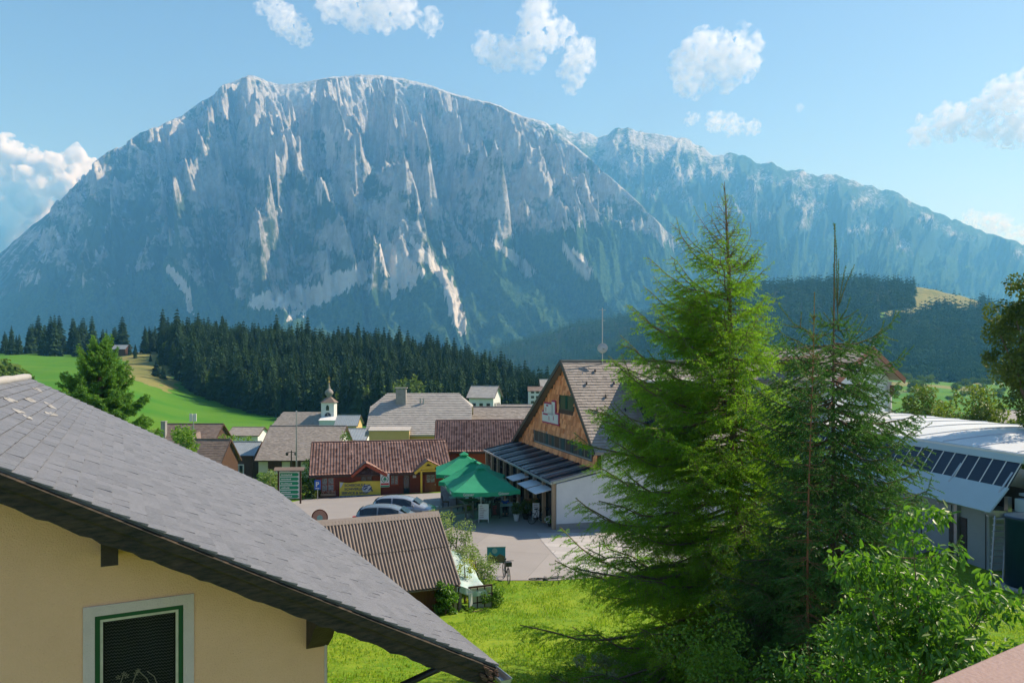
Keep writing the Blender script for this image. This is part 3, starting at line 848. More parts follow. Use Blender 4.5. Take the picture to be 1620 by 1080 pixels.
def scribble(root, s, p, u, n, size, mat, name='lettering', xs=1.0, **k):
    """a line of writing too small to read: one short stroke block per letter"""
    if not s: return
    p, u, n = Vector(p), Vector(u).normalized(), Vector(n).normalized(); v = n.cross(u); m = MB(); x = 0
    rr = random.Random(len(s) * 7 + ord(s[0]))
    for c in s:
        w_ = size * rr.uniform(.22, .42); h_ = size * rr.uniform(.38, .62)
        if c != ' ': m.obox(p + u * (x + w_ / 2) + v * h_ / 2 + n * .003, u * w_ * .5, v * h_ * .5, n * .003, .5)
        x += w_ + size * .12
    return m.build(name, mat, root)
# ---------------------------------------------------------------- plaza and roads
def strip(name, rows, zoff, mat, n=24, kind='structure'):
    """surface between left and right edges given per distance row: (Y, xl, xr)"""
    Ys = np.array([r[0] for r in rows]); xl = np.array([r[1] for r in rows]); xr = np.array([r[2] for r in rows])
    yy = np.concatenate([np.linspace(a, b, 12, endpoint=False) for a, b in zip(Ys, Ys[1:])] + [Ys[-1:]])
    L = np.interp(yy, Ys, xl); Rr = np.interp(yy, Ys, xr); t = np.linspace(0, 1, n)
    x = L[:, None] + (Rr - L)[:, None] * t[None]; y = np.broadcast_to(yy[:, None], x.shape)
    V = np.stack([x, y, H(x, y) + zoff], -1).reshape(-1, 3)
    o = link(name, npmesh(name, V, grid_faces(*x.shape), mat, True)); o['kind'] = kind
    return o
ASPH = M('asphalt', (0.25, 0.24, 0.235), (0.33, 0.315, 0.30), .9, .35, bump=.3, bscale=40, contrast=.8)
PAVE = M('paving_light', (0.47, 0.46, 0.45), (0.36, 0.355, 0.35), .85, .6, bump=.2, bscale=25)
def joints(m, w, h, dark):
    nt = m.node_tree; n = nt.nodes; b = n['Principled BSDF']; src = b.inputs['Base Color'].links[0].from_socket
    tc = n.new('ShaderNodeTexCoord'); br = n.new('ShaderNodeTexBrick'); br.inputs['Scale'].default_value = 1; br.inputs['Brick Width'].default_value = w; br.inputs['Row Height'].default_value = h
    br.inputs['Mortar Size'].default_value = .03; br.inputs['Mortar Smooth'].default_value = .3
    br.inputs['Color1'].default_value = (1, 1, 1, 1); br.inputs['Color2'].default_value = (.86, .86, .87, 1); br.inputs['Mortar'].default_value = (dark, dark, dark, 1)
    mp = n.new('ShaderNodeMapping'); mp.inputs['Rotation'].default_value = (0, 0, .27); lk(nt, tc.outputs['Object'], mp.inputs[0]); lk(nt, mp.outputs[0], br.inputs['Vector'])
    mx = n.new('ShaderNodeMix'); mx.data_type = 'RGBA'; mx.blend_type = 'MULTIPLY'; mx.inputs[0].default_value = 1; lk(nt, src, mx.inputs[6]); lk(nt, br.outputs['Color'], mx.inputs[7]); lk(nt, mx.outputs[2], b.inputs['Base Color'])
joints(PAVE, 1.6, .8, .62); joints(ASPH, 9.0, 5.0, .80)
strip('plaza', [(35.9, -.5, 2.0), (36.6, -2.4, 4.6), (38, -5, 7.5), (41, -9, 22), (46, -14, 30), (52, -17, 32), (58, -19, 34), (62, -18, 34), (66, -17.5, 33)], .03, ASPH)
strip('paved_area', [(36.8, 3.05, 4.9), (38.0, 2.75, 9), (40, 2.4, 20), (43.8, 1.75, 26), (46.0, 1.5, 28)], .045, PAVE)
strip('road', [(36, -60, -24), (50, -60, -25), (60, -60, -24)], .03, ASPH)
for k_, (px, py) in enumerate(((880, 900), (934, 903), (966, 892))):
    p = ground(px, py); mb = MB()
    mb.slab([(0, 0, 0), (.32, .05, 0), (.2, .42, 0)], (0, 0, .03), .5)
    o = mb.build('ground_marker', FRAMEW); o.location = (p.x, p.y, p.z + .06)
    tag(o, ('small white triangular marker on the grey asphalt of the plaza', 'middle small white triangular marker where asphalt meets pale paving', 'small white triangular marker on the pale paving by the rope post')[k_], 'marker', 'white markers on the plaza')

# ---------------------------------------------------------------- ski school chalet
A = (X(500, 66), 66); rz = math.atan(.22); WS = Wall(A, rz, -1.55)
t_r, _ = WS.q(704, 750)
chalet = gable_house('chalet', 'low red brown wooden chalet with long red tiled roof and yellow banner', 'house', A, rz, t_r, 8.6, -1.55, .62, 2.95, WOODRED, TILE_RED, 'pan', .26, .40, .75, .55)
base = MB(); base.box(-.1, t_r + .1, -.12, 8.7, -.8, .22); base.build('plinth', CONC, chalet)
FR = M('frame_red', (0.30, 0.06, 0.03), (0.36, 0.08, 0.04), .6, 5)
CURT = M('net_curtain', (0.42, 0.45, 0.44), (0.12, 0.14, 0.14), .3, 9, contrast=.3)
def wq(W_, root, x0, y0, x1, y1, fm, gm, bars, fw=.07, off=0, **k):
    a, zt = W_.q(x0, y0); b, zb = W_.q(x1, y1)
    return window(root, (a, off, zb), (1, 0, 0), (0, -1, 0), b - a, zt - zb, fm, gm, bars, fw, **k)
wq(WS, chalet, 507, 754, 530, 778, FR, CURT, (1, 1), .13)
wq(WS, chalet, 571, 747, 589, 763, WOODDK, GLASSDK, (1, 0), .06)
wq(WS, chalet, 617, 747, 631, 767, FR, CURT, (1, 0), .09)
wq(WS, chalet, 638, 747, 648, 784, WOODDK, GLASSDK, (0, 0), .05, name='door')
a, zz_ = WS.q(507, 781); b_, _ = WS.q(531, 781)
fb = MB(); fb.box(a, b_, -.32, -.05, zz_ - .15, zz_ + .05, .4); fbo = fb.build('flower_box', M('box_wood', (.5, .33, .2), None, .8), chalet)
PETAL = M('petals', (0.55, 0.25, 0.12), (0.6, 0.5, 0.4), .8, 30)
mb = MB()
for i in range(70):
    c = Vector((random.uniform(a, b_), random.uniform(-.34, -.06), zz_ + .08 + random.uniform(0, .22)))
    d = Vector((random.gauss(0, 1), random.gauss(0, 1), random.gauss(0, 1))).normalized() * .06; e = d.orthogonal().normalized() * .05
    mb.add([c - d, c + e, c + d, c - e], [(0, 1, 2, 3)])
mb.build('flowers', PETAL, fbo)
def porch(pxl, pxa, pxr, pyl, pya, out, colm, name, pill):
    """small gabled canopy standing out of the front wall"""
    x0, ze = WS.q(pxl, pyl, -out); xa, za = WS.q(pxa, pya, -out); x1, _ = WS.q(pxr, pyl, -out)
    p = MB()
    for (xe, s) in ((x0, 1), (x1, -1)):
        p.slab([(xe, -out, ze), (xa, -out, za), (xa, 1.9, za), (xe, .4, ze)] if s > 0 else [(xa, -out, za), (xe, -out, ze), (xe, .4, ze), (xa, 1.9, za)], (0, 0, -.08), .3)
    n_ = 8
    r = p.build(name, WOODDK, chalet)
    for (xe, s) in ((x0, 1), (x1, -1)):
        u = Vector((0, -1, 0)) if s > 0 else Vector((0, 1, 0)); v = Vector((xa - xe, 0, za - ze))
        o0 = (xe, .45, ze + .01) if s > 0 else (xe, -out - .02, ze + .01)
        pantiles('tiles', o0, u, v, out + .47, v.length, .24, .36, .05, TILE_RED, r, .04)
    q = MB(); q.beam((x0, -out - .05, ze - .1), (xa, -out - .05, za - .1), .05, .22); q.beam((x1, -out - .05, ze - .1), (xa, -out - .05, za - .1), .05, .22)
    if pill:
        q.beam(((x0 * .8 + x1 * .2), -out + .05, -.1), ((x0 * .8 + x1 * .2), -out + .05, ze + .15), .16)
        q.beam(((x0 * .12 + x1 * .88), -out + .05, -.1), ((x0 * .12 + x1 * .88), -out + .05, ze + .15), .16)
        q.beam((x0 + .3, -out + .05, ze + .1), (x1 - .3, -out + .05, ze + .1), .1, .16)
    q.build('porch_frame', colm, r)
    return x0, xa, x1, ze, za
porch(556, 579, 612, 752, 733, 1.0, FR, 'porch_roof', False)
px0, pxa, px1, pze, pza = porch(656, 677, 709, 747, 729, 1.1, YELLOW, 'porch_roof', True)
a, zt = WS.q(672, 745); b_, zb = WS.q(690, 778)
dr = MB(); dr.box(a, b_, -.06, -.003, 0, zt, .5); dro = dr.build('door', M('door_wood', (.30, .10, .05), (.22, .07, .035), .5, 3), chalet)
window(dro, (a + .1, -.06, zt - 1.05), (1, 0, 0), (0, -1, 0), (b_ - a) - .2, .9, FR, CURT, (1, 1), .05)
k = MB(); k.box(b_ - .14, b_ - .06, -.12, -.065, .95, 1.05, .5); k.build('handle', STEEL, dro)
st = MB(); st.box(px0 + .1, px1 - .1, -1.4, -.13, -.6, .12, .5); st.box(px0 - .3, px1, -1.8, -1.402, -.6, -.02, .6); st.build('step', CONC, chalet)
al, zal = WS.q(667, 737, -1.0); ar, _ = WS.q(688, 741, -1.0)
sg = MB(); sg.box(al, ar, -1.16, -1.11, zal - .3, zal + .02, .5); sgo = sg.build('name_board', YELLOW, chalet)
for px in (655, 694):
    a, zt = WS.q(px - 2, 748); mb = MB(); mb.box(a, a + .3, -.05, -.003, zt - .42, zt, .5); mb.build('notice', FRAMEW, chalet)

# yellow banner hung on the front
a, zt = WS.q(537, 761); b_, _ = WS.q(602, 757); _, zb = WS.q(570, 785)
bn = thing('banner', 'yellow ski school banner hung across the front of the red wooden chalet', 'banner', (A[0], A[1], -1.55), rz)
bn.location = Vector((A[0], A[1], -1.55)) + Matrix.Rotation(rz, 3, 'Z') @ Vector((a, -.22, zb)); bw = b_ - a; bh = zt - zb
BANY = M('banner_yellow', (0.80, 0.66, 0.10), (0.74, 0.60, 0.08), .6, 2); NAVY = M('print_navy', (0.02, 0.05, 0.16), (0.02, 0.06, 0.18), .6, 2)
def sheet(fn, nx, nz, name, mat, parent, th=.01):
    V = []; 
    for j in range(nz + 1):
        for i in range(nx + 1): V.append(fn(i / nx, j / nz))
    n0 = len(V); V += [(x, y + th, z) for x, y, z in V]
    Fs = []
    for j in range(nz):
        for i in range(nx):
            q = j * (nx + 1) + i; Fs.append((q, q + 1, q + nx + 2, q + nx + 1)); Fs.append((n0 + q, n0 + q + nx + 1, n0 + q + nx + 2, n0 + q + 1))
    mb = MB(); mb.add(V, Fs, .5); return mb.build(name, mat, parent, True)
sheet(lambda s, t: (s * bw, -.03 * math.sin(s * 9) * t, t * (bh - .12 * math.sin(min(1, s / .45) * 3.14) * .9) - .05 * s), 24, 4, 'cloth', BANY, bn)
mb = MB(); mb.box(.04, bw - .04, -.055, -.045, .02, .16, .5); mb.build('blue_stripe', M('print_blue', (.03, .12, .35), None, .6), bn)
for i, s_ in enumerate(('SCHISCHULE', 'SCHIVERLEIH', 'SERVICE & SHOP')):
    text(bn, s_, (.42 if i < 2 else .18, -.06, bh * (.70 - .24 * i)), (1, 0, -.02), (0, -1, 0), .30, NAVY, bold=.004, xs=1.05)
scribble(bn, 'skiing and fun for everyone', (.2, -.062, .055), (1, 0, 0), (0, -1, 0), .11, FRAMEW)
mb = MB(); mb.slab([(.05, -.06, .95 * bh), (.35, -.06, .95 * bh), (.12, -.06, .62 * bh), (.05, -.06, .62 * bh)], (0, .008, 0)); mb.slab([(bw * .66 + .42 * math.cos(t) * 1.0, -.06, bh * .52 + .36 * math.sin(t)) for t in np.linspace(0, 6.28, 15)[:-1]][::-1], (0, .008, 0), .5)
mb.build('emblem_ground', M('print_white', (.7, .72, .72), (.5, .55, .6), .6, 5), bn)
mb = MB()
for (x0, z0_, x1, z1_) in ((.58, .62, .74, .75), (.6, .45, .68, .6), (.7, .4, .78, .6), (.76, .5, .8, .35)):
    mb.beam((bw * x0, -.066, bh * z0_), (bw * x1, -.066, bh * z1_), .05, .09)
mb.build('emblem_figure', NAVY, bn)

# signs at the chalet
def sign_post(name, label, cat, x, y, z, h, r=.035, mat=None):
    root = thing(name, label, cat, (x, y, z)); m = MB(); m.tube([(0, 0, -.3), (0, 0, h)], r, 8); m.build('post', mat or STEEL, root); return root
Y = 64.2; x = X(502.5, Y); z = hz(x, Y)
ps = sign_post('parking_sign', 'blue square parking sign with a white P at the left corner of the chalet', 'sign', x, Y, z, Z(759, Y) - z)
BLUE = M('sign_blue', (.02, .12, .50), (.02, .10, .44), .4, 3)
zt = Z(759, Y) - z; zb = Z(774, Y) - z
mb = MB(); mb.box(-.26, .26, -.07, -.04, zb, zt, .5); mb.build('panel', BLUE, ps)
text(ps, 'P', (-.15, -.075, zb + .27), (1, 0, 0), (0, -1, 0), .55, FRAMEW, 'letter', bold=.02)
mb = MB(); mb.box(-.16, .16, -.08, -.071, zb + .08, zb + .15, .5); mb.build('symbol', FRAMEW, ps)
a, zt = WS.q(601, 747); b_, zb = WS.q(615, 767)
sp = thing('shop_sign', 'square white shop sign with a green fir tree in a ring beside the chalet porch', 'sign', Vector((A[0], A[1], -1.55)) + Matrix.Rotation(rz, 3, 'Z') @ Vector((a, -1.0, zb)), rz)
w_, h_ = b_ - a, zt - zb
mb = MB(); mb.box(0, w_, 0, .05, 0, h_, .5); mb.box(w_ * .45, w_ * .55, .051, .98, h_ - .2, h_ - .1, .5); mb.build('panel', FRAMEW, sp)
GREEN = M('sign_green', (.01, .22, .10), (.01, .26, .12), .5, 3)
mb = MB(); cx_, cz_ = w_ / 2, h_ * .62
for i in range(18):
    t0, t1 = 6.283 * i / 18, 6.283 * (i + 1) / 18
    if 4.3 < t0 < 5.0: continue
    mb.beam((cx_ + .29 * math.cos(t0), -.01, cz_ + .29 * math.sin(t0)), (cx_ + .29 * math.cos(t1), -.01, cz_ + .29 * math.sin(t1)), .012, .06)
mb.slab([(cx_ - .18, -.015, cz_ - .1), (cx_ + .18, -.015, cz_ - .1), (cx_, -.015, cz_ + .22)], (0, .01, 0)); mb.box(cx_ - .04, cx_ + .04, -.015, -.003, cz_ - .24, cz_ - .1)
mb.box(0.02, w_ - .02, -.012, -.002, .02, h_ * .12); mb.build('tree_emblem', GREEN, sp)
mb = MB(); mb.box(.04, w_ - .04, -.012, -.002, h_ * .16, h_ * .3); mb.build('red_bar', M('sign_red', (.5, .03, .03), None, .5), sp)
# board with green direction plates
Y = 60; x = X(458, Y); z = hz(x, Y)
gb = thing('direction_board', 'brown roofed board with green direction plates left of the chalet', 'sign', (x, Y, z), .06)
tp = Z(744, Y) - z; bt = Z(788, Y) - z
mb = MB(); mb.box(-.92, -.80, -.06, .06, -.3, tp); mb.box(.80, .92, -.06, .06, -.3, tp); mb.build('post', WOODDK, gb)
mb = MB(); mb.slab([(-1.15, -.35, tp), (1.15, -.35, tp), (1.15, 0, tp + .22), (-1.15, 0, tp + .22)], (0, 0, .06)); mb.slab([(-1.15, 0, tp + .22), (1.15, 0, tp + .22), (1.15, .35, tp), (-1.15, .35, tp)], (0, 0, .06)); mb.build('roof', SHINGLE_B, gb)
mb = MB(); mb.box(-.78, .78, -.03, .02, bt, tp - .08, .5); mb.build('panel', FRAMEW, gb)
nP = 6; hh_ = (tp - .14 - bt) / nP
for i in range(nP):
    zc = bt + .04 + i * hh_
    m = MB(); m.slab([(-.72, -.05, zc), (.62, -.05, zc), (.74, -.05, zc + hh_ * .38), (.62, -.05, zc + hh_ * .76), (-.72, -.05, zc + hh_ * .76)], (0, .015, 0), .5); pl = m.build('plate', GREEN, gb)
    scribble(pl, ('Skischule', 'Bergbahn', 'Gasthof', 'Wanderweg', 'Ortsmitte', 'Parkplatz')[i], (-.62, -.056, zc + hh_ * .18), (1, 0, 0), (0, -1, 0), hh_ * .6, FRAMEW)
# flagpole and lamp
Y = 74; x = X(469, Y); z = hz(x, Y)
fp = thing('flagpole', 'tall thin pale metal flagpole in front of the grey roofed farmhouse', 'pole', (x, Y, z))
m = MB(); m.tube([(0, 0, -.3), (0, 0, (Z(652, Y) - z) * .6), (0, 0, Z(652, Y) - z)], [.09, .07, .045], 8); m.build('pole', STEEL, fp); m = MB(); m.lathe((0, 0, Z(652, Y) - z), [(.02, 0), (.08, .05), (.08, .1), (.02, .15)], 8); m.build('finial', STEEL, fp)
Y = 78; x = X(461, Y); z = hz(x, Y)
lp = thing('street_lamp', 'slim dark double headed lamp post beside the flagpole', 'lamp post', (x, Y, z))
tl = Z(712, Y) - z
m = MB(); m.tube([(0, 0, -.3), (0, 0, tl)], .06, 8); m.beam((-.45, 0, tl - .2), (.45, 0, tl - .2), .05); m.build('pole', METDK, lp)
for s_ in (-.45, .45):
    m = MB(); m.lathe((s_, 0, tl - .55), [(.05, 0), (.14, .08), (.16, .25), (.05, .36)], 8); m.build('lamp_head', METDK, lp)

# ---------------------------------------------------------------- houses of the village
rd2 = gable_house('red_roofed_house', 'red tiled house with yellow panel behind the chalet and green parasols', 'house', (X(700, 75), 75), .06, 9.8, 7.5, -2.0, 1.62, 4.35, WOODRED, TILE_RED, 'pan', .25, .37, .8, .8)
WR = Wall((X(700, 75), 75), .06, -2.0)
a, zt = WR.q(783, 711); b_, zb = WR.q(800, 730)
m = MB(); m.box(a, b_, -.05, -.003, 1.2, zt + .3, .5); m.build('yellow_panel', YELLOW, rd2)
a, zt = WR.q(745, 716)
m = MB(); m.box(a - .8, a + 3.0, -.05, -.003, 1.0, zt + .3, .5); m.build('red_panel', M('panel_red', (.36, .07, .035), (.42, .1, .05), .6, 3), rd2)

big = thing('large_house', 'large house with big light grey half hipped shingle roof and one chimney', 'house', (X(577, 95), 95, -7.5), .02)
L_, D_ = 13.3, 12.6; ez, rz_ = 1.35 + 7.5, 6.35 + 7.5; hipx = 1.3; hz_ = rz_ - 1.7
m = MB(); m.box(.5, L_ - .5, .6, D_ - .6, -1.5, ez + .25, .5)
m.add([(.5, .6, ez + .25), (.5, D_ - .6, ez + .25), (.5, D_ / 2 + 1.9, hz_ - .1), (.5, D_ / 2 - 1.9, hz_ - .1)], [(0, 1, 2, 3)], .5)
m.add([(L_ - .5, .6, ez + .25), (L_ - .5, D_ - .6, ez + .25), (L_ - .5, D_ / 2 + 1.9, hz_ - .1), (L_ - .5, D_ / 2 - 1.9, hz_ - .1)], [(3, 2, 1, 0)], .5)
m.build('wall', CREAM, big)
r_ = MB(); vv = Vector((0, D_ / 2, rz_ - ez)); lv = vv.length; fh = (rz_ - hz_) / (rz_ - ez)
def mk(x, y):
    t = y / lv
    e = 0 if t < 1 - fh else (t - (1 - fh)) / fh * hipx * 1.5
    return e < x < L_ - e
tile_field(r_, (0, 0, ez), (1, 0, 0), vv, L_, lv, .42, .34, .055, mask=mk, fill=False)
yh = D_ / 2 * (1 - fh)
e_ = .0
r_.slab([(0, 0, ez), (L_, 0, ez), (L_, yh, hz_), (L_ - hipx * 1.5, D_ / 2, rz_), (hipx * 1.5, D_ / 2, rz_), (0, yh, hz_)], (0, 0, -.15), .3)
r_.slab([(L_, D_, ez), (0, D_, ez), (0, D_ - yh, hz_), (hipx * 1.5, D_ / 2, rz_), (L_ - hipx * 1.5, D_ / 2, rz_), (L_, D_ - yh, hz_)], (0, 0, -.15), .3)
r_.slab([(0, D_ - yh, hz_), (0, yh, hz_), (hipx * 1.5, D_ / 2, rz_)], (0, 0, -.1), .3); r_.slab([(L_, yh, hz_), (L_, D_ - yh, hz_), (L_ - hipx * 1.5, D_ / 2, rz_)], (0, 0, -.1), .3)
rf = r_.build('roof', SHINGLE_L, big)
c = MB(); c.box(3.3, 4.6, 4.4, 5.4, ez + 2.8, rz_ + .55, .4); c.box(3.15, 4.75, 4.25, 5.55, rz_ + .7, rz_ + .8, .9)
for x_, y_ in ((3.4, 4.5), (4.5, 4.5), (3.4, 5.3), (4.5, 5.3)): c.box(x_ - .05, x_ + .05, y_ - .05, y_ + .05, rz_ + .55, rz_ + .7)
c.build('chimney', CONC, rf)
c = MB(); c.tube([(6.5, 4.6, rz_ - 1.6), (6.5, 4.6, rz_ - .6)], .1, 8); c.tube([(6.9, 4.6, rz_ - 1.6), (6.9, 4.6, rz_ - .6)], .1, 8); c.build('vent_pipe', STEEL, rf)
m = MB(); m.box(.6, 5.6, -.35, .55, ez - 3, ez + .55, .5); m.build('bay', CREAM, big)
m = MB(); m.slab([(.5, -.5, ez + .55), (5.7, -.5, ez + .55), (5.7, 1.6, ez + 1.0), (.5, 1.6, ez + 1.0)], (0, 0, .08)); m.build('bay_roof', SHINGLE_L, big)

gable_house('long_low_house', 'long low grey roofed building between the large house and the timber gable', 'house', (X(735, 104), 104), .0, 11.5, 6, -8, 2.2, 4.2, WHITE, SHINGLE_G, 'shingle', .5, .35)
fh_ = gable_house('farmhouse', 'white walled farmhouse with big weathered grey shingle roof behind the flagpole', 'house', (X(409, 110), 110), .0, 11.0, 13, -9.0, -3.65, .75, WHITE, SHINGLE_G, 'shingle', .38, .26, .7, .35)
WF = Wall((X(409, 110), 110), 0, -9.0)
for (a0, b0, a1, b1, br) in ((424, 729, 446, 744, (3, 0)), (459, 728, 476, 746, (2, 0)), (498, 729, 520, 744, (3, 0)), (417, 750, 438, 768, (1, 0)), (446, 749, 462, 764, (0, 0))):
    wq(WF, fh_, a0, b0, a1, b1, WOODDK, WOODDK, br, .12, name='shutter_window')
bar_ = gable_house('barn', 'small dark timber barn with blue grey metal roof left of the farmhouse', 'barn', (X(358, 115), 115), .02, 4.0, 6.5, -8.8, -3.6, -1.9, WOODDK, METROOF, 'corr', .3, .9, .4, .35)
WB = Wall((X(358, 115), 115), .02, -8.8)
wq(WB, bar_, 370, 734, 386, 752, FRAMEW, GLASSDK, (1, 0), .18, name='door')
gable_house('dark_roofed_house', 'low house with dark shingle roof and pale verge just above the slate roof', 'house', (X(294, 100), 100), -.05, 4.5, 6, -9, -3.2, .05, WOODDK, SHINGLE_B, 'shingle', .4, .3, .5, .3)
ch_ = gable_house('brown_roofed_house', 'brown roofed house with pale square chimney at the foot of the green meadow', 'house', (X(246, 128), 128), .0, 9.4, 9, -9, -3.6, -.2, WOODDK, SHINGLE_B, 'shingle', .45, .35, .5, .4, chim=[(.7, .35, .75, 2.6)])
# cross gable of the brown roofed house
m = MB(); m.slab([(4.8, -1.3, 4.0), (6.4, -1.5, 7.2), (6.4, 3.5, 7.6), (4.8, 1.5, 4.4)], (0, 0, .12)); m.slab([(6.4, -1.5, 7.2), (8.6, -1.3, 4.6), (8.6, 1.5, 4.9), (6.4, 3.5, 7.6)], (0, 0, .12)); m.build('cross_gable_roof', SHINGLE_B, ch_)
m = MB(); m.slab([(5.0, -.9, 2.0), (8.3, -.9, 2.0), (8.3, -.9, 4.7), (6.4, -.9, 6.9), (5.0, -.9, 4.3)], (0, 1, 0)); m.build('cross_gable_wall', M('wood_rust', (.16, .06, .04), None, .8), ch_)
Y = 127; x = X(306, Y)
an = thing('antenna_mast', 'white panel antenna on a pole above the brown roofed house', 'antenna', (x, Y, -4.5))
m = MB(); m.tube([(0, 0, 0), (0, 0, Z(656, Y) + 4.5)], .09, 8); m.build('pole', STEEL, an)
for s_ in (-.33, .33):
    m = MB(); m.box(s_ - .25, s_ + .25, -.25, -.1, Z(666, Y) + 4.5, Z(654, Y) + 4.5); m.build('panel', FRAMEW, an)
gable_house('small_grey_house', 'small grey roofed house half hidden behind the garden shrubs left of the farmhouse', 'house', (X(362, 170), 170), .0, 6.5, 7, -14, -5.8, -4.2, WHITE, SHINGLE_G, 'shingle', .6, .4)
gable_house('blue_roofed_house', 'small house with blue grey roof right of the church tower', 'house', (X(531, 205), 205), .0, 5.6, 8, -16, -6.5, -3.9, CREAM, METROOF, 'corr', .5, 1, .5, .4)
gable_house('flat_grey_roofed_house', 'low building with pale blue grey roof below the church tower', 'house', (X(524, 132), 132), .0, 5.8, 9, -12, -3.0, -1.4, WHITE, METROOF, 'corr', .5, 1, .4, .3)
h1 = gable_house('hillside_chalet', 'small pale roofed chalet on the wooded slope right of the large roof', 'house', (X(742, 225), 225), -.25, 7.5, 8, -12, .2, 3.6, WHITE, SHINGLE_L, 'flat', .8, .6, .9, .6)
W1 = Wall((X(742, 225), 225), -.25, -12)
for j in range(3):
    window(h1, (1.0 + j * 2.2, 0, 9.4), (1, 0, 0), (0, -1, 0), 1.1, 1.2, WOODDK, GLASSDK, (0, 0), .1)
    window(h1, (7.5, 1.2 + j * 2.2, 9.4), (0, 1, 0), (1, 0, 0), 1.1, 1.2, WOODDK, GLASSDK, (0, 0), .1)
h2 = gable_house('white_block_house', 'white block with small square windows seen left of the timber gable', 'house', (X(836, 240), 240), .0, 4.4, 6, -10, 1.6, 3.0, WHITE, SHINGLE_B, 'flat', .8, .6, .2, .2)
W2 = Wall((X(836, 240), 240), 0, -10)
for j in range(3):
    for i in range(2):
        wq(W2, h2, 840 + i * 8, 618 + j * 8, 845 + i * 8, 622 + j * 8, METDK, GLASSDK, (0, 0), .1)
gable_house('dark_gabled_house', 'dark roofed house just right of the white block at the wood edge', 'house', (X(858, 255), 255), .1, 7, 8, -10, .5, 5.0, WHITE, SHINGLE_L, 'flat', .8, .6, .8, .5)
gable_house('low_grey_shed', 'low grey roof among the trees in the valley below the hillside chalet', 'house', (X(788, 185), 185), .0, 8, 5, -13, -1.0, .2, WHITE, SHINGLE_G, 'flat', .8, .6)
gable_house('white_house', 'white walled house glimpsed between the trees at the right edge', 'house', (X(1583, 105), 105), .0, 12, 8, -8, 1.6, 3.6, WHITE, SHINGLE_L, 'flat', .6, .4, .5, .5)
gable_house('hut', 'small grey hut under the spruces on the left skyline', 'hut', (X(178, 396), 396), .0, 6.5, 6, 12.5, 17.8, 20.2, WOODDK, METROOF, 'flat', .8, .8, .5, .5)
# church
ch = thing('church', 'small church with grey nave roof and white onion domed tower', 'church', (X(508, 230), 230, -14))
tw_ = 3.9; tz = Z(637, 230) + 14
m = MB(); m.box(0, tw_, 0, tw_, -2, tz, .5); tower = m.build('tower', WHITE, ch)
m = MB(); m.add([(-.4, -.4, tz), (tw_ + .4, -.4, tz), (tw_ + .4, tw_ + .4, tz), (-.4, tw_ + .4, tz), (1.2, 1.2, tz + 1.6), (tw_ - 1.2, 1.2, tz + 1.6), (tw_ - 1.2, tw_ - 1.2, tz + 1.6), (1.2, tw_ - 1.2, tz + 1.6)], [(0, 1, 5, 4), (1, 2, 6, 5), (2, 3, 7, 6), (3, 0, 4, 7), (4, 5, 6, 7), (3, 2, 1, 0)], .5); m.build('tower_roof', SHINGLE_B, tower)
m = MB(); m.lathe((tw_ / 2, tw_ / 2, tz + 1.5), [(.75, 0), (.6, .4), (.75, .6), (1.2, 1.1), (1.3, 1.6), (1.0, 2.2), (.45, 2.7), (.3, 3.0), (.4, 3.2), (.15, 3.5), (.08, 4.6)], 16); m.build('onion_dome', SHINGLE_G, tower, True)
m = MB(); m.lathe((tw_ / 2, tw_ / 2, tz + 6.0), [(.05, 0), (.3, .2), (.3, .4), (.05, .6)], 8); m.beam((tw_ / 2, tw_ / 2, tz + 6.5), (tw_ / 2, tw_ / 2, tz + 8), .12); m.beam((tw_ / 2 - .45, tw_ / 2, tz + 7.4), (tw_ / 2 + .45, tw_ / 2, tz + 7.4), .12); m.build('cross', M('gilt', (.6, .42, .1), None, .4, metal=.6), tower)
m = MB(); m.disc((tw_ / 2 + .1, -.05, tz - 3.9), (0, 1, 0), .95, .08); ck = m.build('clock_face', METDK, tower)
m = MB(); m.beam((tw_ / 2 + .1, -.12, tz - 3.9), (tw_ / 2 + .1, -.12, tz - 3.2), .08); m.beam((tw_ / 2 + .1, -.12, tz - 3.9), (tw_ / 2 + .6, -.12, tz - 4.1), .1); m.build('clock_hand', FRAMEW, ck)
m = MB(); m.slab([(1.45, -.04, tz - 2.3), (2.4, -.04, tz - 2.3), (2.4, -.04, tz - 1.2), (2.2, -.04, tz - .8), (1.92, -.04, tz - .65), (1.65, -.04, tz - .8), (1.45, -.04, tz - 1.2)], (0, .038, 0)); m.build('belfry_window', GLASSDK, tower)
nv = MB(); zr_ = Z(652, 232) + 14; ze_ = Z(673, 228) + 14; xl = X(432, 230) - X(508, 230)
nv.box(xl + 1.2, -.02, -.6, 8.5, -2, ze_ + .3, .5); nv.add([(xl + 1.2, -.6, ze_), (xl + 1.2, 8.5, ze_), (xl + 1.9, 4, zr_ - .2)], [(0, 1, 2)], .5)
nv.build('nave_wall', WHITE, ch)
m = MB(); rr = Vector((0, 5.2, zr_ - ze_))
def mkn(x, y): return x > y / rr.length * 1.9
tile_field(m, (xl, -1.2, ze_), (1, 0, 0), rr, -xl - .02, rr.length, .7, .5, .05, mask=mkn, fill=False)
m.slab([(xl, -1.2, ze_), (-.02, -1.2, ze_), (-.02, 4, zr_), (xl + 1.9, 4, zr_)], (0, 0, -.1), .3); m.slab([(-.02, 9.2, ze_), (xl, 9.2, ze_), (xl + 1.9, 4, zr_), (-.02, 4, zr_)], (0, 0, -.1), .3)
m.slab([(xl, 9.2, ze_), (xl, -1.2, ze_), (xl + 1.9, 4, zr_)], (0, 0, -.1), .3); m.build('nave_roof', SHINGLE_G, ch)
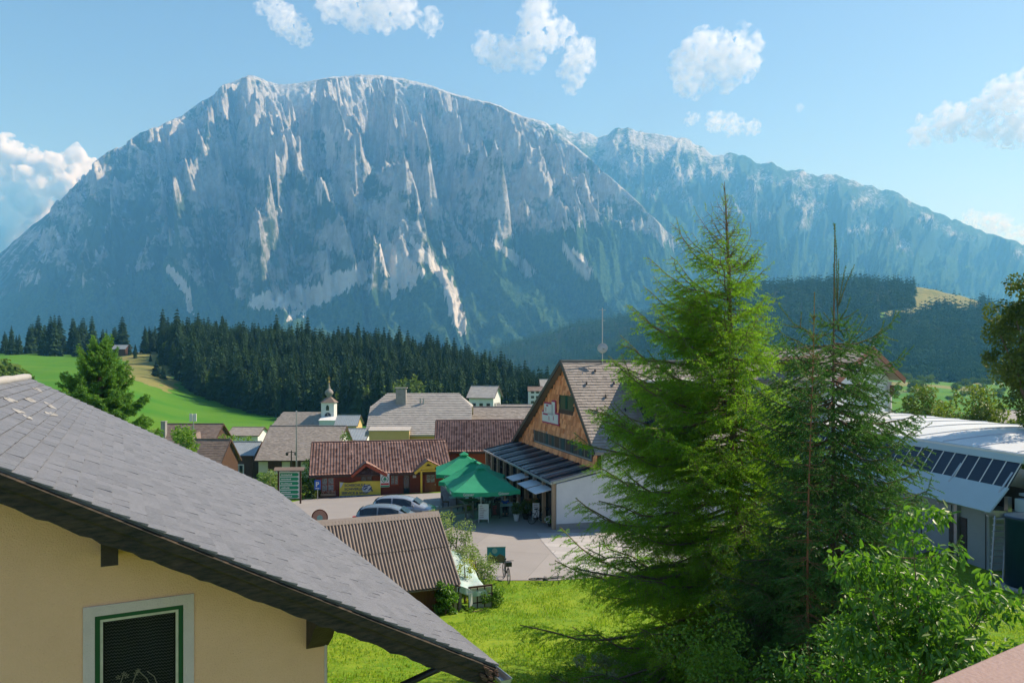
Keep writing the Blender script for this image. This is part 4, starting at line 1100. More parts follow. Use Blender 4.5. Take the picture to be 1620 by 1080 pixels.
m = MB(); m.box(.2, tw_ + 3.5, -3, -.1, -2, tz - 5.2); m.slab([(0, -3.3, tz - 5.2), (tw_ + 3.8, -3.3, tz - 5.2), (tw_ + 3.2, -.05, tz - 4.2), (.3, -.05, tz - 4.2)], (0, 0, .15)); m.build('annex', WHITE, ch)
# ---------------------------------------------------------------- timber gabled restaurant
SHAKE = M('wood_shakes', (0.50, 0.165, 0.06), (0.95, 0.42, 0.19), .75, 1.2, rnd=.85, bump=.3, bscale=20)
RX, RY = 5.38, 47.8
RRZ = math.atan2(.966, -.258)
rest = thing('restaurant', 'steep gabled timber shingle restaurant with glass lean to terrace front', 'restaurant', (RX, RY, 0), RRZ)
WG = Wall((RX, RY), RRZ, 0.0)
# gable outline in (s, z); local +y looks out over the terrace
sa, za = WG.q(897, 574); sl_, zl = WG.q(820, 697); s0, z0_ = 0.0, 5.25
mb = MB(); mb.slab([(s0, 0, -.5), (s0, 0, z0_), (sa, 0, za), (sl_, 0, zl), (sl_, 0, -.5)], (0, -.25, 0), .5); mb.build('wall', WOODDK, rest)
# shakes cover the gable, window openings left free
band = [WG.q(845, 677), WG.q(929, 702), WG.q(929, 725), WG.q(845, 698)]
up = [WG.q(886, 620), WG.q(909, 624), WG.q(909, 651), WG.q(886, 646)]
def ghole(s, z):
    if not (z < za - (s - sa) * (za - zl) / (sl_ - sa) - .1 if s > sa else z < za - (sa - s) * (za - z0_) / (sa - s0) - .1): return False
    if 0.7 < s < band[0][0] and 3.95 < z < 5.15: return False
    if up[1][0] - .1 < s < up[0][0] + .1 and up[2][1] - .15 < z < up[0][1]: return False
    return True
bz0 = 4.05; bz1 = 5.1
mb = MB()
tile_field(mb, (sl_, .012, 3.3), (-1, 0, 0), (0, 0, 1), sl_ - s0, za - 3.3, .36, .34, .075, .2, mask=lambda x, y: ghole(sl_ - x, 3.3 + y + .05), fill=False)
mb.build('shingle_cladding', SHAKE, rest)
mb = MB()
b0 = .9; b1 = band[0][0] - .15; nb = 9
window(rest, (b1, .012, bz0), (-1, 0, 0), (0, 1, 0), b1 - b0, bz1 - bz0, CONC, GLASSR, (nb, 0), .1, .05)
for i, (a_, w_) in enumerate(((1.0, .5), (2.6, .6), (4.5, .45), (6.3, .7), (8.8, .4), (10.2, .5))):
    m = MB(); m.box(a_, a_ + w_, .025, .05, bz0 + .1, bz1 - .1, .5)
    if a_ + w_ < b1: m.build('curtain', M('curtain_teal', (.03, .07, .07), (.05, .09, .09), .8, 6), rest)
uw = up[0][0] - up[1][0]
wn = window(rest, (up[0][0], .012, up[2][1]), (-1, 0, 0), (0, 1, 0), uw, up[0][1] - up[2][1] - .1, METDK, GLASSR, (0, 0), .08, .05)
m = MB()
for i in range(5): m.box(up[1][0] + uw * .45 + i * .09, up[1][0] + uw * .45 + i * .09 + .06, .03, .05 + .01 * (i % 2), up[2][1] + .1, up[0][1] - .2, .5)
m.build('curtain', M('curtain_green', (.01, .07, .05), (.015, .09, .06), .8, 6), rest)
# roof: facing slope with shingles, far slope, dark verge
RD = 13.0
u_ = Vector((0, -1, 0)); vr = Vector((sa - s0 + .0, 0, za - z0_)); ext = 1.12
o0 = Vector((sa, .45, za + .12)) - vr * ext
mb = MB(); tile_field(mb, o0 + Vector((0, 0, 0)), u_, vr, RD, vr.length * ext, .34, .27, .045, .15, fill=False)
mb.slab([o0, o0 + u_ * RD, o0 + u_ * RD + vr * ext, o0 + vr * ext], (0, 0, -.14), .3)
vl = Vector((sl_ - sa, 0, zl - za)); ol = Vector((sa, .45, za + .12))
mb.slab([ol, ol + vl * 1.05, ol + vl * 1.05 + u_ * RD, ol + u_ * RD][::-1], (0, 0, -.14), .3)
mb.beam((sa, .45, za + .17), (sa, .45 - RD, za + .17), .3, .12)
rf = mb.build('roof', SHINGLE_G, rest)
for j in range(6):
    for i in range(6):
        f = .12 + j * .15; c = o0 + vr * ext * f + u_ * (1.2 + i * 2.0 + (j % 2)); n_ = u_.cross(vr.normalized())
        m = MB(); m.beam(c + n_ * .05, c + n_ * .22 + vr.normalized() * .0, .03, .25); 
        m.build('snow_guard', METDK, rf)
mb = MB(); mb.beam(o0 + Vector((0, .04, -.1)), ol + Vector((0, .04, -.02)), .06, .3); mb.beam(ol + Vector((0, .04, -.02)), ol + vl * 1.05 + Vector((0, .04, -.1)), .06, .3); mb.build('barge_board', METDK, rest)
# dormer on the facing slope
dn = MB(); d0 = 3.1; fz = 5.6
pa = o0 + vr * ext * .18 + u_ * 4.3; top = o0 + vr * ext * .72 + u_ * 4.3
dn.slab([pa + Vector((-.6, 0, .1)), pa + Vector((-.6, 0, 3.1)), top + Vector((0, 0, 0)), pa + Vector((0, 0, .1))], (0, -4.2, 0), .5)
dn.build('dormer', GLASSDK, rf)
m = MB(); q0 = pa + Vector((-1.0, .3, 3.3)); m.slab([q0, q0 + Vector((0, -4.8, 0)), top + Vector((.2, -4.5, .25)), top + Vector((.2, .3, .25))], (0, 0, .12)); m.build('dormer_roof', M('sheet_pale', (.5, .5, .48), (.4, .4, .39), .5, 2), rf)
# white side wall below the facing slope and the end wall of the lean-to
W0 = 2.75
mb = MB(); mb.slab([(-.15, W0, -.4), (-.15, W0, 2.85), (-.15, -.3, 3.45), (-.15, -.3, -.4)], (.2, 0, 0), .5)
mb.slab([(-.152, -.3, -.4), (-.152, -.3, 4.5), (-.152, -12, 4.5), (-.152, -12, -.4)], (.2, 0, 0), .5); mb.build('white_end_wall', WHITE, rest)
mb = MB(); mb.box(-.2, -.155, -12, W0 + .02, -.4, .38, .5); mb.build('plinth', CONC, rest)
# lean-to: dark glass roof with ribs, posts, glass front
TL = sl_ - .2
mb = MB(); mb.slab([(0, W0 + .25, 2.93), (0, 0.06, 3.55), (TL, 0.06, 3.55), (TL, W0 + .25, 2.93)], (0, 0, .05), .5)
lt = mb.build('glass_roof', M('roof_glass_blue', (.008, .022, .045), (.014, .034, .06), .2, .8, spec=.35), rest)
nR = 17
for i in range(nR + 1):
    s_ = TL * i / nR; m = MB(); m.beam((s_, W0 + .35, 2.97), (s_, .05, 3.63), .07, .1); m.build('rib', STEEL if i % 2 == 0 else METDK, lt)
m = MB(); m.beam((-.3, W0 + .3, 2.95), (-.3, -.1, 3.62), .08, .12); m.beam((-.3, W0 + .38, 2.9), (TL, W0 + .38, 2.9), .12, .12); m.build('gutter', STEEL, lt)
POSTM = M('post_wood_pale', (.42, .30, .19), (.34, .24, .16), .7, 4, stretch=(1, 1, .2))
for i in range(10):
    s_ = .05 + (TL - .2) * i / 9; m = MB(); m.box(s_ - .11, s_ + .11, W0 + .02, W0 + .24, -.3, 2.86, .5); m.build('post', POSTM, rest)
mb = MB(); mb.box(.1, TL - .1, W0 - .12, W0 - .06, -.2, 2.85, .5); gf = mb.build('glass_front', GLASSDK, rest)
m = MB()
for i in range(19): s_ = .1 + (TL - .3) * i / 18; m.box(s_, s_ + .06, W0 - .055, W0 - .01, -.2, 2.85)
m.box(.1, TL - .1, W0 - .05, W0 - .005, 2.0, 2.08); m.build('mullions', METDK, gf)
AWN = M('awning_pale', (.55, .58, .6), (.45, .5, .52), .5, 2)
for i, (px, py) in enumerate(((818, 755), (837, 765), (853, 776))):
    s_, z_ = Wall((RX - .966 * W0, RY - .258 * W0), RRZ, 0).q(px, py, .7)
    m = MB(); m.slab([(s_ - 1.0, W0 + .1, 2.45), (s_ + 1.0, W0 + .1, 2.45), (s_ + 1.0, W0 + 1.25, 2.2), (s_ - 1.0, W0 + 1.25, 2.2)], (0, 0, .04)); m.build('awning_panel', AWN, rest)
# wooden sign letters on the gable: white blocks with magenta edge
SM = M('sign_magenta', (.42, .01, .10), (.36, .01, .09), .5, 3)
sx, sz = WG.q(880, 636); ex, ez_ = WG.q(865, 668)
mg = MB(); wt = MB()
def blk(px0, py0, px1, py1):
    a, zt = WG.q(px1, py0); b, zb = WG.q(px0, py1)
    mg.box(a - .12, b + .12, .08, .13, zb - .12, zt + .12, .5); wt.box(a, b, .131, .17, zb, zt, .5)
blk(864, 640, 878, 654); blk(861, 656, 886, 665); blk(876, 636, 881, 655)
sgo = mg.build('sign_backing', SM, rest); wt.build('sign_letters', FRAMEW, sgo)
m = MB()
for (px, py, w_, h_) in ((869, 641, .5, .12), (866, 654.5, 1.2, .12), (872, 661, .12, .3), (879, 661, .12, .3), (867, 647, .12, .3)):
    a, z = WG.q(px, py); m.box(a - w_ / 2, a + w_ / 2, .171, .18, z - h_ / 2, z + h_ / 2)
m.build('sign_marks', SM, sgo)
# antenna mast with dish
c = (Matrix.Rotation(RRZ, 4, 'Z') @ Vector((sa, -1.6, 0))); Ya = RY + c.y; xa_ = X(953, Ya)
dm = thing('dish_mast', 'thin antenna mast with round white dish on the ridge of the timber restaurant', 'antenna', (xa_, Ya, za + .1))
tz = Z(487, Ya) - za - .1
m = MB(); m.tube([(0, 0, -.4), (0, 0, tz)], .035, 6); m.beam((-.25, 0, tz - .15), (.25, 0, tz - .15), .03); m.beam((0, 0, tz - .9), (.2, 0, tz - .9), .03); m.build('mast', STEEL, dm)
m = MB(); pr = []
zc = Z(551, Ya) - za - .1
for k in range(7): a = k / 6 * .36; pr.append((a, a * a * .5))
m2 = MB(); m2.lathe((0, 0, 0), pr + [(.365, .08), (.0, -.01)], 20); d_ = m2.build('dish', M('dish_white', (.6, .62, .62), None, .5), dm, True); d_.location = (0, -.12, zc); d_.rotation_euler = (R(78), 0, R(-10))
m = MB(); m.beam((0, -.12, zc), (.08, -.5, zc - .05), .03); m.build('feed_arm', METDK, dm)

# ---------------------------------------------------------------- house with white gable at the right
g0 = Vector((X(1380, 58), 58)); hr = Vector((-.664, .747)); pr_ = Vector((.747, .664))
hrz = math.atan2(pr_.y, pr_.x)      # local x along the gable front, y away along the ridge
hs = thing('gable_house', 'house with white gable wall and brown barge boards behind the spruce', 'house', (g0.x, g0.y, 0), hrz)
zr2 = Z(549, 58); zf = 9.05; hw = 6.1; RL = 8.6
m = MB(); m.slab([(-5.2, .9, -1), (5.2, .9, -1), (5.2, .9, zf + .1), (0, .9, zr2 - .25), (-5.2, .9, zf + .1)], (0, RL - 1.5, 0), .5); m.build('wall', M('render_pale_blue', (.55, .62, .66), (.5, .57, .6), .8, 1), hs)
m = MB()
tile_field(m, (-hw, RL, zf), (0, -1, 0), (hw, 0, zr2 - zf), RL, math.hypot(hw, zr2 - zf), .45, .35, .05, fill=False)
tile_field(m, (hw, 0, zf), (0, 1, 0), (-hw, 0, zr2 - zf), RL, math.hypot(hw, zr2 - zf), .45, .35, .05, fill=False)
m.slab([(-hw, 0, zf), (0, 0, zr2), (0, RL, zr2), (-hw, RL, zf)], (0, 0, -.12), .3); m.slab([(0, 0, zr2), (hw, 0, zf), (hw, RL, zf), (0, RL, zr2)], (0, 0, -.12), .3)
m.beam((0, -.1, zr2 + .06), (0, RL, zr2 + .06), .3, .1); hrf = m.build('roof', SHINGLE_B if False else SHINGLE_G, hs)
m = MB(); m.beam((-hw, -.05, zf - .15), (0, -.05, zr2 - .15), .1, .42); m.beam((hw, -.05, zf - .15), (0, -.05, zr2 - .15), .1, .42); m.beam((4.9, .5, zf - .5), (4.9, .5, zf - 1.3), .25); m.build('barge_board', M('wood_brown', (.10, .045, .03), (.13, .06, .04), .7, 4), hs)
window(hs, (-1.6, .9, 6.2), (1, 0, 0), (0, -1, 0), 3.2, 2.6, FRAMEW, M('glass_sky', (.25, .38, .48), None, .1), (2, 1), .1)
m = MB(); m.beam((5.25, .8, -.5), (5.25, .8, zf - .2), .22); m.build('corner_post', FRAMEW, hs)
m = MB(); vv = Vector((hw, 0, zr2 - zf)).normalized(); c0 = Vector((-hw, 5.2, zf)) + vv * 4.3 + Vector((-.1, 0, .18)); m.obox(c0, Vector((0, .45, 0)), vv * .55, Vector((-.02, 0, .05))); m.build('skylight', METROOF, hrf)
m = MB(); m.slab([(-4.6, 3.0, zf + .3), (-4.6, 5.4, zf + .3), (-4.6, 5.4, zf + 1.4), (-4.6, 3.0, zf + 1.4)], (1.6, 0, 0)); m.slab([(-5.2, 2.7, zf + 1.45), (-2.2, 2.7, zf + 1.75), (-2.2, 5.7, zf + 1.75), (-5.2, 5.7, zf + 1.45)], (0, 0, .1)); m.build('dormer', M('wood_brown', (.17, .06, .035)), hrf)

# ---------------------------------------------------------------- lift station
SX, SY = 22.7, 36.0
srz = math.atan2(1, -.14)            # local x runs away along the building, local -y points into it
ls = thing('lift_station', 'cable car station with white curved roof and sloping band of dark glass panes', 'lift station', (SX, SY, 0), srz)
LSL = 30.0
SHEETW = M('station_sheet_white', (.62, .66, .68), (.54, .58, .60), .5, .7, bump=.1)
SHEETB = M('station_sheet_blue', (.38, .50, .56), (.34, .46, .52), .45, .7, bump=.08)
prof = [(0, 3.2), (-1.0, 4.34), (-1.77, 5.5), (-1.95, 5.95)]
def ext(mb, poly, x0, x1, r=.5):
    n = len(poly); vs = [(x0, y, z) for y, z in poly] + [(x1, y, z) for y, z in poly]
    mb.add(vs, [tuple(range(n)), tuple(reversed(range(n, 2 * n)))] + [(i, i + n, (i + 1) % n + n, (i + 1) % n) for i in range(n)], r)
def band_(mb, a, b, x0, x1, th=.08):
    d = Vector((b[0] - a[0], b[1] - a[1])).normalized(); nn = Vector((d.y, -d.x)) * th
    ext(mb, [a, b, (b[0] + nn.x, b[1] + nn.y), (a[0] + nn.x, a[1] + nn.y)], x0, x1)
m = MB(); band_(m, prof[0], prof[1], 0, LSL); m.build('canopy_flap', SHEETB, ls)
m = MB(); band_(m, prof[1], prof[2], .05, LSL, .05); gb_ = m.build('glass_band', M('glass_station', (.006, .016, .042), (.009, .022, .05), .3, 1, spec=.25), ls)
nP = 34
for i in range(nP + 1):
    x_ = .1 + (LSL - .2) * i / nP; k = MB(); d = Vector((0, prof[2][0] - prof[1][0], prof[2][1] - prof[1][1])); nn = Vector((0, -.05, .03)) * -1
    k.beam((x_, prof[1][0] + .03, prof[1][1] + .03), (x_, prof[2][0] + .03, prof[2][1] + .03), .05, .06, up=(1, 0, 0)); k.build('mullion', FRAMEW, gb_)
m = MB(); band_(m, prof[2], prof[3], 0, LSL, .1); m.build('fascia', SHEETB, ls)
m = MB(); pts = [(-1.8, 5.95)] + [(-1.8 - 9.5 * t, 5.97 + 0.5 * math.sin(t * 2.2)) for t in np.linspace(.02, 1, 12)]
poly = pts + [(p[0], p[1] - .15) for p in reversed(pts)]
n_ = len(pts)
for i in range(n_ - 1):
    ext(m, [pts[i + 1], pts[i], (pts[i][0], pts[i][1] - .15), (pts[i + 1][0], pts[i + 1][1] - .15)][::-1], -.3, LSL + .3, .5)
rf_ = m.build('roof', SHEETW, ls)
for i in range(12):
    x_ = i * 2.6 + .6; k = MB()
    for a_, b_ in zip(pts[1:], pts[2:]): k.beam((x_, a_[0], a_[1] + .03), (x_, b_[0], b_[1] + .03), .04, .05)
    k.build('seam', SHEETW, rf_)
m = MB()
m.box(1.6, LSL, -3.2, -1.3, -.5, 2.9, .5); m.build('wall', M('station_panel', (.26, .31, .35), (.22, .27, .31), .6, 1), ls)
m = MB()
for i in range(9): k_ = MB(); k_.box(1.8 + i * 2.4, 1.84 + i * 2.4, -1.3, -1.27, -.3, 2.8); k_.build('panel_joint', METDK, ls)
m.box(3.1, 4.4, -1.3, -1.26, 0, 2.3); m.build('hall_door', METDK, ls)
m = MB(); m.box(.2, LSL, -9, -3.4, -.5, 4.0, .5); m.build('engine_hall', METDK, ls)
for i in range(9):
    m = MB(); x_ = .3 + i * 3.4
    m.beam((x_, -1.2, -.4), (x_, -1.2, 3.9), .22); m.beam((x_, -.1, 3.15), (x_, -3.3, 2.9), .16, .3); m.beam((x_, -.05, 3.1), (x_, -1.8, 5.4), .12, .2); m.build('frame', STEEL, ls)
# open near end with bullwheel gear, stair and round tower
m = MB(); m.box(-.1, .15, -7, -.9, 2.55, 3.1, .5); m.box(-.9, -.1, -5.5, -1.2, 3.3, 3.9, .5); m.box(-1.0, .1, -6, -1.6, 4.0, 4.12, .5); m.build('end_beam', SHEETB, ls)
m = MB(); m.disc((-.6, -2.6, 4.6), (1, 0, 0), .42, .3); m.disc((-.6, -3.8, 4.6), (1, 0, 0), .42, .3); m.build('pulley', STEEL, ls)
stc = thing('steel_stair', 'steep steel stair under the near end of the lift station', 'stair', (X(1580, 35), 35.2, 0), .12)
tx = X(1598, 35.2) - X(1580, 35)
m = MB(); m.beam((-.35, -.1, 0), (.45, .6, 3.1), .06, .22); stg = m.build('stringer', STEEL, stc)
m = MB(); m.beam((.25, -.1, 0), (1.05, .6, 3.1), .06, .22); m.build('stringer', STEEL, stc)
for i in range(11):
    t = (i + .5) / 11; m = MB(); m.box(-.33 + .8 * t, .26 + .8 * t, -.15 + .7 * t, .08 + .7 * t, 3.1 * t - .02, 3.1 * t + .02); m.build('tread', M('tread_galv', (.5, .52, .52), None, .5, metal=.3), stc)
tw2 = thing('round_tower', 'dark blue steel column with pale round emblem at the right edge', 'column', (X(1630, 34.2), 34.2, 0))
BLUEC = M('column_blue', (.006, .026, .06), (.01, .04, .08), .35, 1.5)
m = MB(); m.lathe((0, 0, 0), [(.98, -.4), (.98, 3.3), (1.02, 3.32), (1.02, 3.42), (.9, 3.45)], 40); m.build('column', BLUEC, tw2, True)
m = MB(); m.lathe((0, 0, 0), [(1.25, -.4), (1.25, .25), (1.2, .3)], 32); m.build('footing', CONC, tw2)
em = MB(); a0 = R(-90 - 18)
def cyl(a, z, r=1.0): return Vector((r * math.cos(a), r * math.sin(a), z))
for i in range(20):
    t0, t1 = 6.283 * i / 20, 6.283 * (i + 1) / 20
    em.beam(cyl(a0 + .24 * math.cos(t0), 2.3 + .24 * math.sin(t0)), cyl(a0 + .24 * math.cos(t1), 2.3 + .24 * math.sin(t1)), .02, .03)
for (x0, z0, x1, z1) in ((-.1, .12, .02, -.02), (.02, -.02, -.06, -.16), (.02, .1, .02, -.02), (.02, -.02, .12, -.14), (-.12, -.02, .1, .04)):
    em.beam(cyl(a0 + x0, 2.3 + z0), cyl(a0 + x1, 2.3 + z1), .02, .05)
em.build('emblem', FRAMEW, tw2)
for s_, z in (('Tauplitz', 2.86), ('Bergbahnen', 2.68), ('Die Tauplitz', 1.9)):
    c_ = cyl(a0 - .28, z, 1.03); scribble(tw2, s_, c_, (math.cos(a0 + 1.57), math.sin(a0 + 1.57), 0), (math.cos(a0), math.sin(a0), 0), .13, FRAMEW)
# ---------------------------------------------------------------- the near house with the slate roof
hdir = Vector((.8863, .4631, 0)); rdir = Vector((-.4631, .8863, 0))
Yt = 10.4; tip = at(785, 1051, Yt)
dn_ = Vector((hdir.x, hdir.y, -.539)).normalized()        # down the slope
up_ = -dn_
nrm = rdir.cross(up_).normalized()
if nrm.z < 0: nrm = -nrm
def onroof(px, py):
    d = Vector(((px - 810) / F, 1, -(py - HOR) / F)); e = Vector((0, 0, EYE)); t = (tip - e).dot(nrm) / d.dot(nrm); return e + d * t
ridge_pt = onroof(45, 598); L_sl = (ridge_pt - tip).dot(up_); L_rd = (ridge_pt - tip).dot(rdir)
HRZ = math.atan2(hdir.y, hdir.x)
house = thing('slate_roofed_house', 'near yellow rendered house with big grey slate roof and green framed window', 'house', (0, 0, 0))
HB = Vector((tip.x, tip.y, 0)) - hdir * 1.9          # about the wall corner below the eave
house.location = (0, 0, 0)
def RP(a, b, c=0): return tip + up_ * a + rdir * b + nrm * c    # along slope, along ridge direction, out of the roof
SLATE = M('roof_slate', (0.085, 0.097, 0.115), (0.235, 0.248, 0.28), .65, 6, rnd=.22, bump=.9, bscale=22, contrast=.45, bdist=.012, rot=(0, 0, -.481), stretch=(.7, 9, 9))
tip0 = tip.copy()
mb = MB(); Lr = L_rd + .02
random.seed(12)
th = .205; nrw = int(math.ceil((L_sl + .05) / th))
for j in range(nrw):
    a0 = j * th - .02; a1 = a0 + th * 1.12; b = -.05 - random.uniform(0, .25)
    while b < Lr:
        w_ = random.uniform(.36, .5); b1 = min(b + w_ - .002, Lr + random.uniform(-.01, .02)); bb = max(b, -.03 + random.uniform(-.02, .012))
        if b1 - bb > .03:
            l0 = random.uniform(.024, .034); l1 = l0 + random.uniform(-.003, .003); ja = random.uniform(-.008, .006); jb = random.uniform(-.008, .006)
            cc = random.uniform(.002, .02)
            p = [RP(a0 + ja + cc, bb, l0), RP(a0 + ja, bb + cc, l0), RP(a0 + jb, b1 - cc, l1), RP(a0 + jb + cc, b1, l1), RP(a1, b1, .004), RP(a1, bb, .004)]
            k = [q - nrm * .028 for q in p[:4]]
            mb.add(p + k, [(0, 1, 2, 3, 4, 5)[::-1], (0, 1, 7, 6), (1, 2, 8, 7), (2, 3, 9, 8), (5, 0, 6), (3, 4, 9)])
        b += w_
mb.slab([RP(-.0, 0, -.0), RP(L_sl, 0, 0), RP(L_sl, Lr, 0), RP(0, Lr, 0)], nrm * -.05, .4)
roof = mb.build('roof', SLATE, house)
# pale lichen patched slates near the ridge
mb = MB()
for (a, b) in ((L_sl - .75, L_rd * .55), (L_sl - .95, L_rd * .35), (L_sl - .55, L_rd * .8), (L_sl - 1.1, L_rd * .6), (L_sl - .5, L_rd * .45), (L_sl - 1.3, .5 * L_rd)):
    for q in range(3):
        mb = MB(); aa = a + random.uniform(-.1, .1); bb = b + random.uniform(-.35, .35); w_ = random.uniform(.12, .3)
        pts = [RP(aa + .11 * math.sin(t) * random.uniform(.5, 1), bb + w_ * math.cos(t) * random.uniform(.6, 1), .03) for t in np.linspace(0, 5.6, 9)]
        mb.add(pts + [p_ - nrm * .012 for p_ in pts], [tuple(range(9))[::-1]] + [(i, (i + 1) % 9, (i + 1) % 9 + 9, i + 9) for i in range(9)]); mb.build('lichen', M('lichen_pale', (.25, .25, .24), (.38, .37, .35), .9, 20), roof)
m = MB()
pts = [RP(L_sl + .02, b, .03) for b in np.linspace(-.1, L_rd + .05, 14)]
m.tube(pts, [.10 + .012 * math.sin(i * 2.3) for i in range(14)], 10)
m.build('ridge_cap', M('ridge_mortar', (.42, .41, .40), (.3, .3, .29), .9, 9, bump=.5), roof, True)
# far slope, hidden side, so the roof is a whole one
m = MB(); d2 = Vector((-hdir.x, -hdir.y, -.539)).normalized(); m.slab([RP(L_sl, 0), RP(L_sl, Lr), RP(L_sl, Lr) + d2 * L_sl, RP(L_sl, 0) + d2 * L_sl], nrm * 0 + Vector((0, 0, -.06)), .5); m.build('far_slope', SLATE, house)
# verge: rough weathered board, wavy lower edge
OLD = M('verge_old_wood', (0.014, 0.018, 0.016), (0.075, 0.055, 0.038), .8, 5, bump=.9, bscale=18, stretch=(1, 1, 5), contrast=.35, bdist=.02)
m = MB(); N = 70
rs2 = np.random.RandomState(3)
top_, mid_, low_ = [], [], []
nz = [fbm(np.array(i * .45), np.array(2.2), 3, 4) for i in range(N + 1)]; nz2 = [fbm(np.array(i * .8), np.array(7.2), 3, 6) for i in range(N + 1)]
out = -rdir
V = []; 
for i in range(N + 1):
    a = -.02 + (L_sl + .02) * i / N
    c = RP(a, 0, -.05)
    h1 = .17 + .03 * nz[i]; h2 = .27 + .05 * nz2[i]
    V += [c + out * .0 + nrm * .02, c + out * (.055), c + out * .05 - nrm * h1 * .6, c + out * (.025 + .03 * nz[i]) - nrm * h1 * .75, c + out * .03 - nrm * h2, c - nrm * h2, c - out * .08 - nrm * h2]
Fs = []
for i in range(N):
    for k in range(6): q = i * 7 + k; Fs.append((q, q + 7, q + 8, q + 1))
m.add(V, Fs, .5); m.build('verge_board', OLD, house)
m = MB(); m.slab([RP(-.02, 0, -.052), RP(L_sl, 0, -.052), RP(L_sl, Lr, -.052), RP(-.02, Lr, -.052)], nrm * -.09, .5); m.build('soffit', OLD, house)
m = MB(); m.beam(RP(-.03, 0, -.12), RP(-.03, Lr, -.12), .05, .18); m.build('eave_board', OLD, house)
# broken end grain at the tip
m = MB()
for i in range(26):
    c = RP(random.uniform(-.04, .2), -.05 - random.uniform(0, .035), -.06 - random.uniform(0, .17)); m.obox(c, rdir * .02, dn_ * random.uniform(.01, .05), nrm * random.uniform(.01, .02))
m.build('splintered_end', M('wood_splinter', (.16, .10, .07), (.05, .03, .025), .9, 20), house)
# walls: gable wall plane set back by 0.7 from the verge
OFF = .7
WL = Wall((tip.x + rdir.x * OFF, tip.y + rdir.y * OFF), HRZ, 0)
def wp(px, py, off=0): return WL.q(px, py, off)
sc_, _ = wp(516, 1040); O = Vector((tip.x + rdir.x * OFF, tip.y + rdir.y * OFF, 0))
def WP(s, z, o=0): return O + hdir * s - rdir * o + Vector((0, 0, z))
zroof = lambda s: tip.z - s * .539 - .16          # underside of the roof above the wall, s negative going up
wl, zt = wp(150, 973); wr, zt2 = wp(290, 957); wtop = (zt + wp(288, 957)[1]) / 2
ww0, ww1 = wl, wr; wz1 = wtop; wz0 = wz1 - 1.35
sR = tip.z; sL = -(L_sl * math.cos(math.atan(.539))); base = 2.6
REN = M('render_tan', (0.92, 0.55, 0.37), (0.80, 0.47, 0.30), .92, 1.3, bump=.9, bscale=60, bdist=.02, contrast=.7)
m = MB()
def pan(p4, thick=.3): m.slab([WP(*q) for q in p4][::1], rdir * thick, .5)
pan([(sL, base), (ww0, base), (ww0, zroof(ww0)), (sL, zroof(sL))])
pan([(ww0, base), (ww1, base), (ww1, wz0), (ww0, wz0)])
pan([(ww0, wz1), (ww1, wz1), (ww1, zroof(ww1)), (ww0, zroof(ww0))])
pan([(ww1, base), (sc_, base), (sc_, zroof(sc_)), (ww1, zroof(ww1))])
m.slab([WP(sc_, base) + rdir * .3, WP(sc_, zroof(sc_)) + rdir * .3, WP(sc_, zroof(sc_)) + rdir * Lr, WP(sc_, base) + rdir * Lr], -hdir * .3, .5)
m.build('wall', REN, house)
TRIM = M('trim_pale_render', (0.68, 0.56, 0.56), (0.58, 0.48, 0.48), .9, 5, bump=.6, bscale=50, contrast=.6)
m = MB(); cs, _ = wp(513, 1040)
m.slab([WP(cs - .0, base, .012), WP(sc_ + .012, base, .012), WP(sc_ + .012, zroof(sc_), .012), WP(cs, zroof(cs), .012)], rdir * .01, .5)
m.slab([WP(sc_ + .012, base, .012), WP(sc_ + .012, base, -.12), WP(sc_ + .012, zroof(sc_), -.12), WP(sc_ + .012, zroof(sc_), .012)], -hdir * .008, .5); m.build('corner_trim', TRIM, house)
f = wp(308, 942)[0] - ww1
m = MB()
for q in ([(ww0 - .12, wz0 - .1), (ww0, wz0 - .1), (ww0, wz1 + .12), (ww0 - .12, wz1 + .12)], [(ww1, wz0 - .1), (ww1 + .12, wz0 - .1), (ww1 + .12, wz1 + .12), (ww1, wz1 + .12)], [(ww0, wz1), (ww1, wz1), (ww1, wz1 + .12), (ww0, wz1 + .12)]):
    m.slab([WP(a, b, .015) for a, b in q], rdir * .012, .5)
m.build('window_surround', TRIM, house)
GRN = M('paint_green', (0.004, 0.085, 0.03), (0.006, 0.065, 0.025), .45, 8)
def ringf(mb_, a0, a1, z0, z1, w_, o0, d_):
    for q in ([(a0, z0), (a0 + w_, z0), (a0 + w_, z1), (a0, z1)], [(a1 - w_, z0), (a1, z0), (a1, z1), (a1 - w_, z1)], [(a0 + w_, z1 - w_), (a1 - w_, z1 - w_), (a1 - w_, z1), (a0 + w_, z1)], [(a0 + w_, z0), (a1 - w_, z0), (a1 - w_, z0 + w_), (a0 + w_, z0 + w_)]):
        mb_.slab([WP(a, b, o0) for a, b in q], rdir * d_, .5)
m = MB(); ringf(m, ww0, ww1, wz0, wz1, .052, -.005, .07); win = m.build('window', GRN, house)
m = MB(); ringf(m, ww0 + .053, ww1 - .053, wz0 + .053, wz1 - .053, .03, -.012, .06); m.build('sash', M('paint_cream', (.62, .58, .48), None, .5, 8), win)
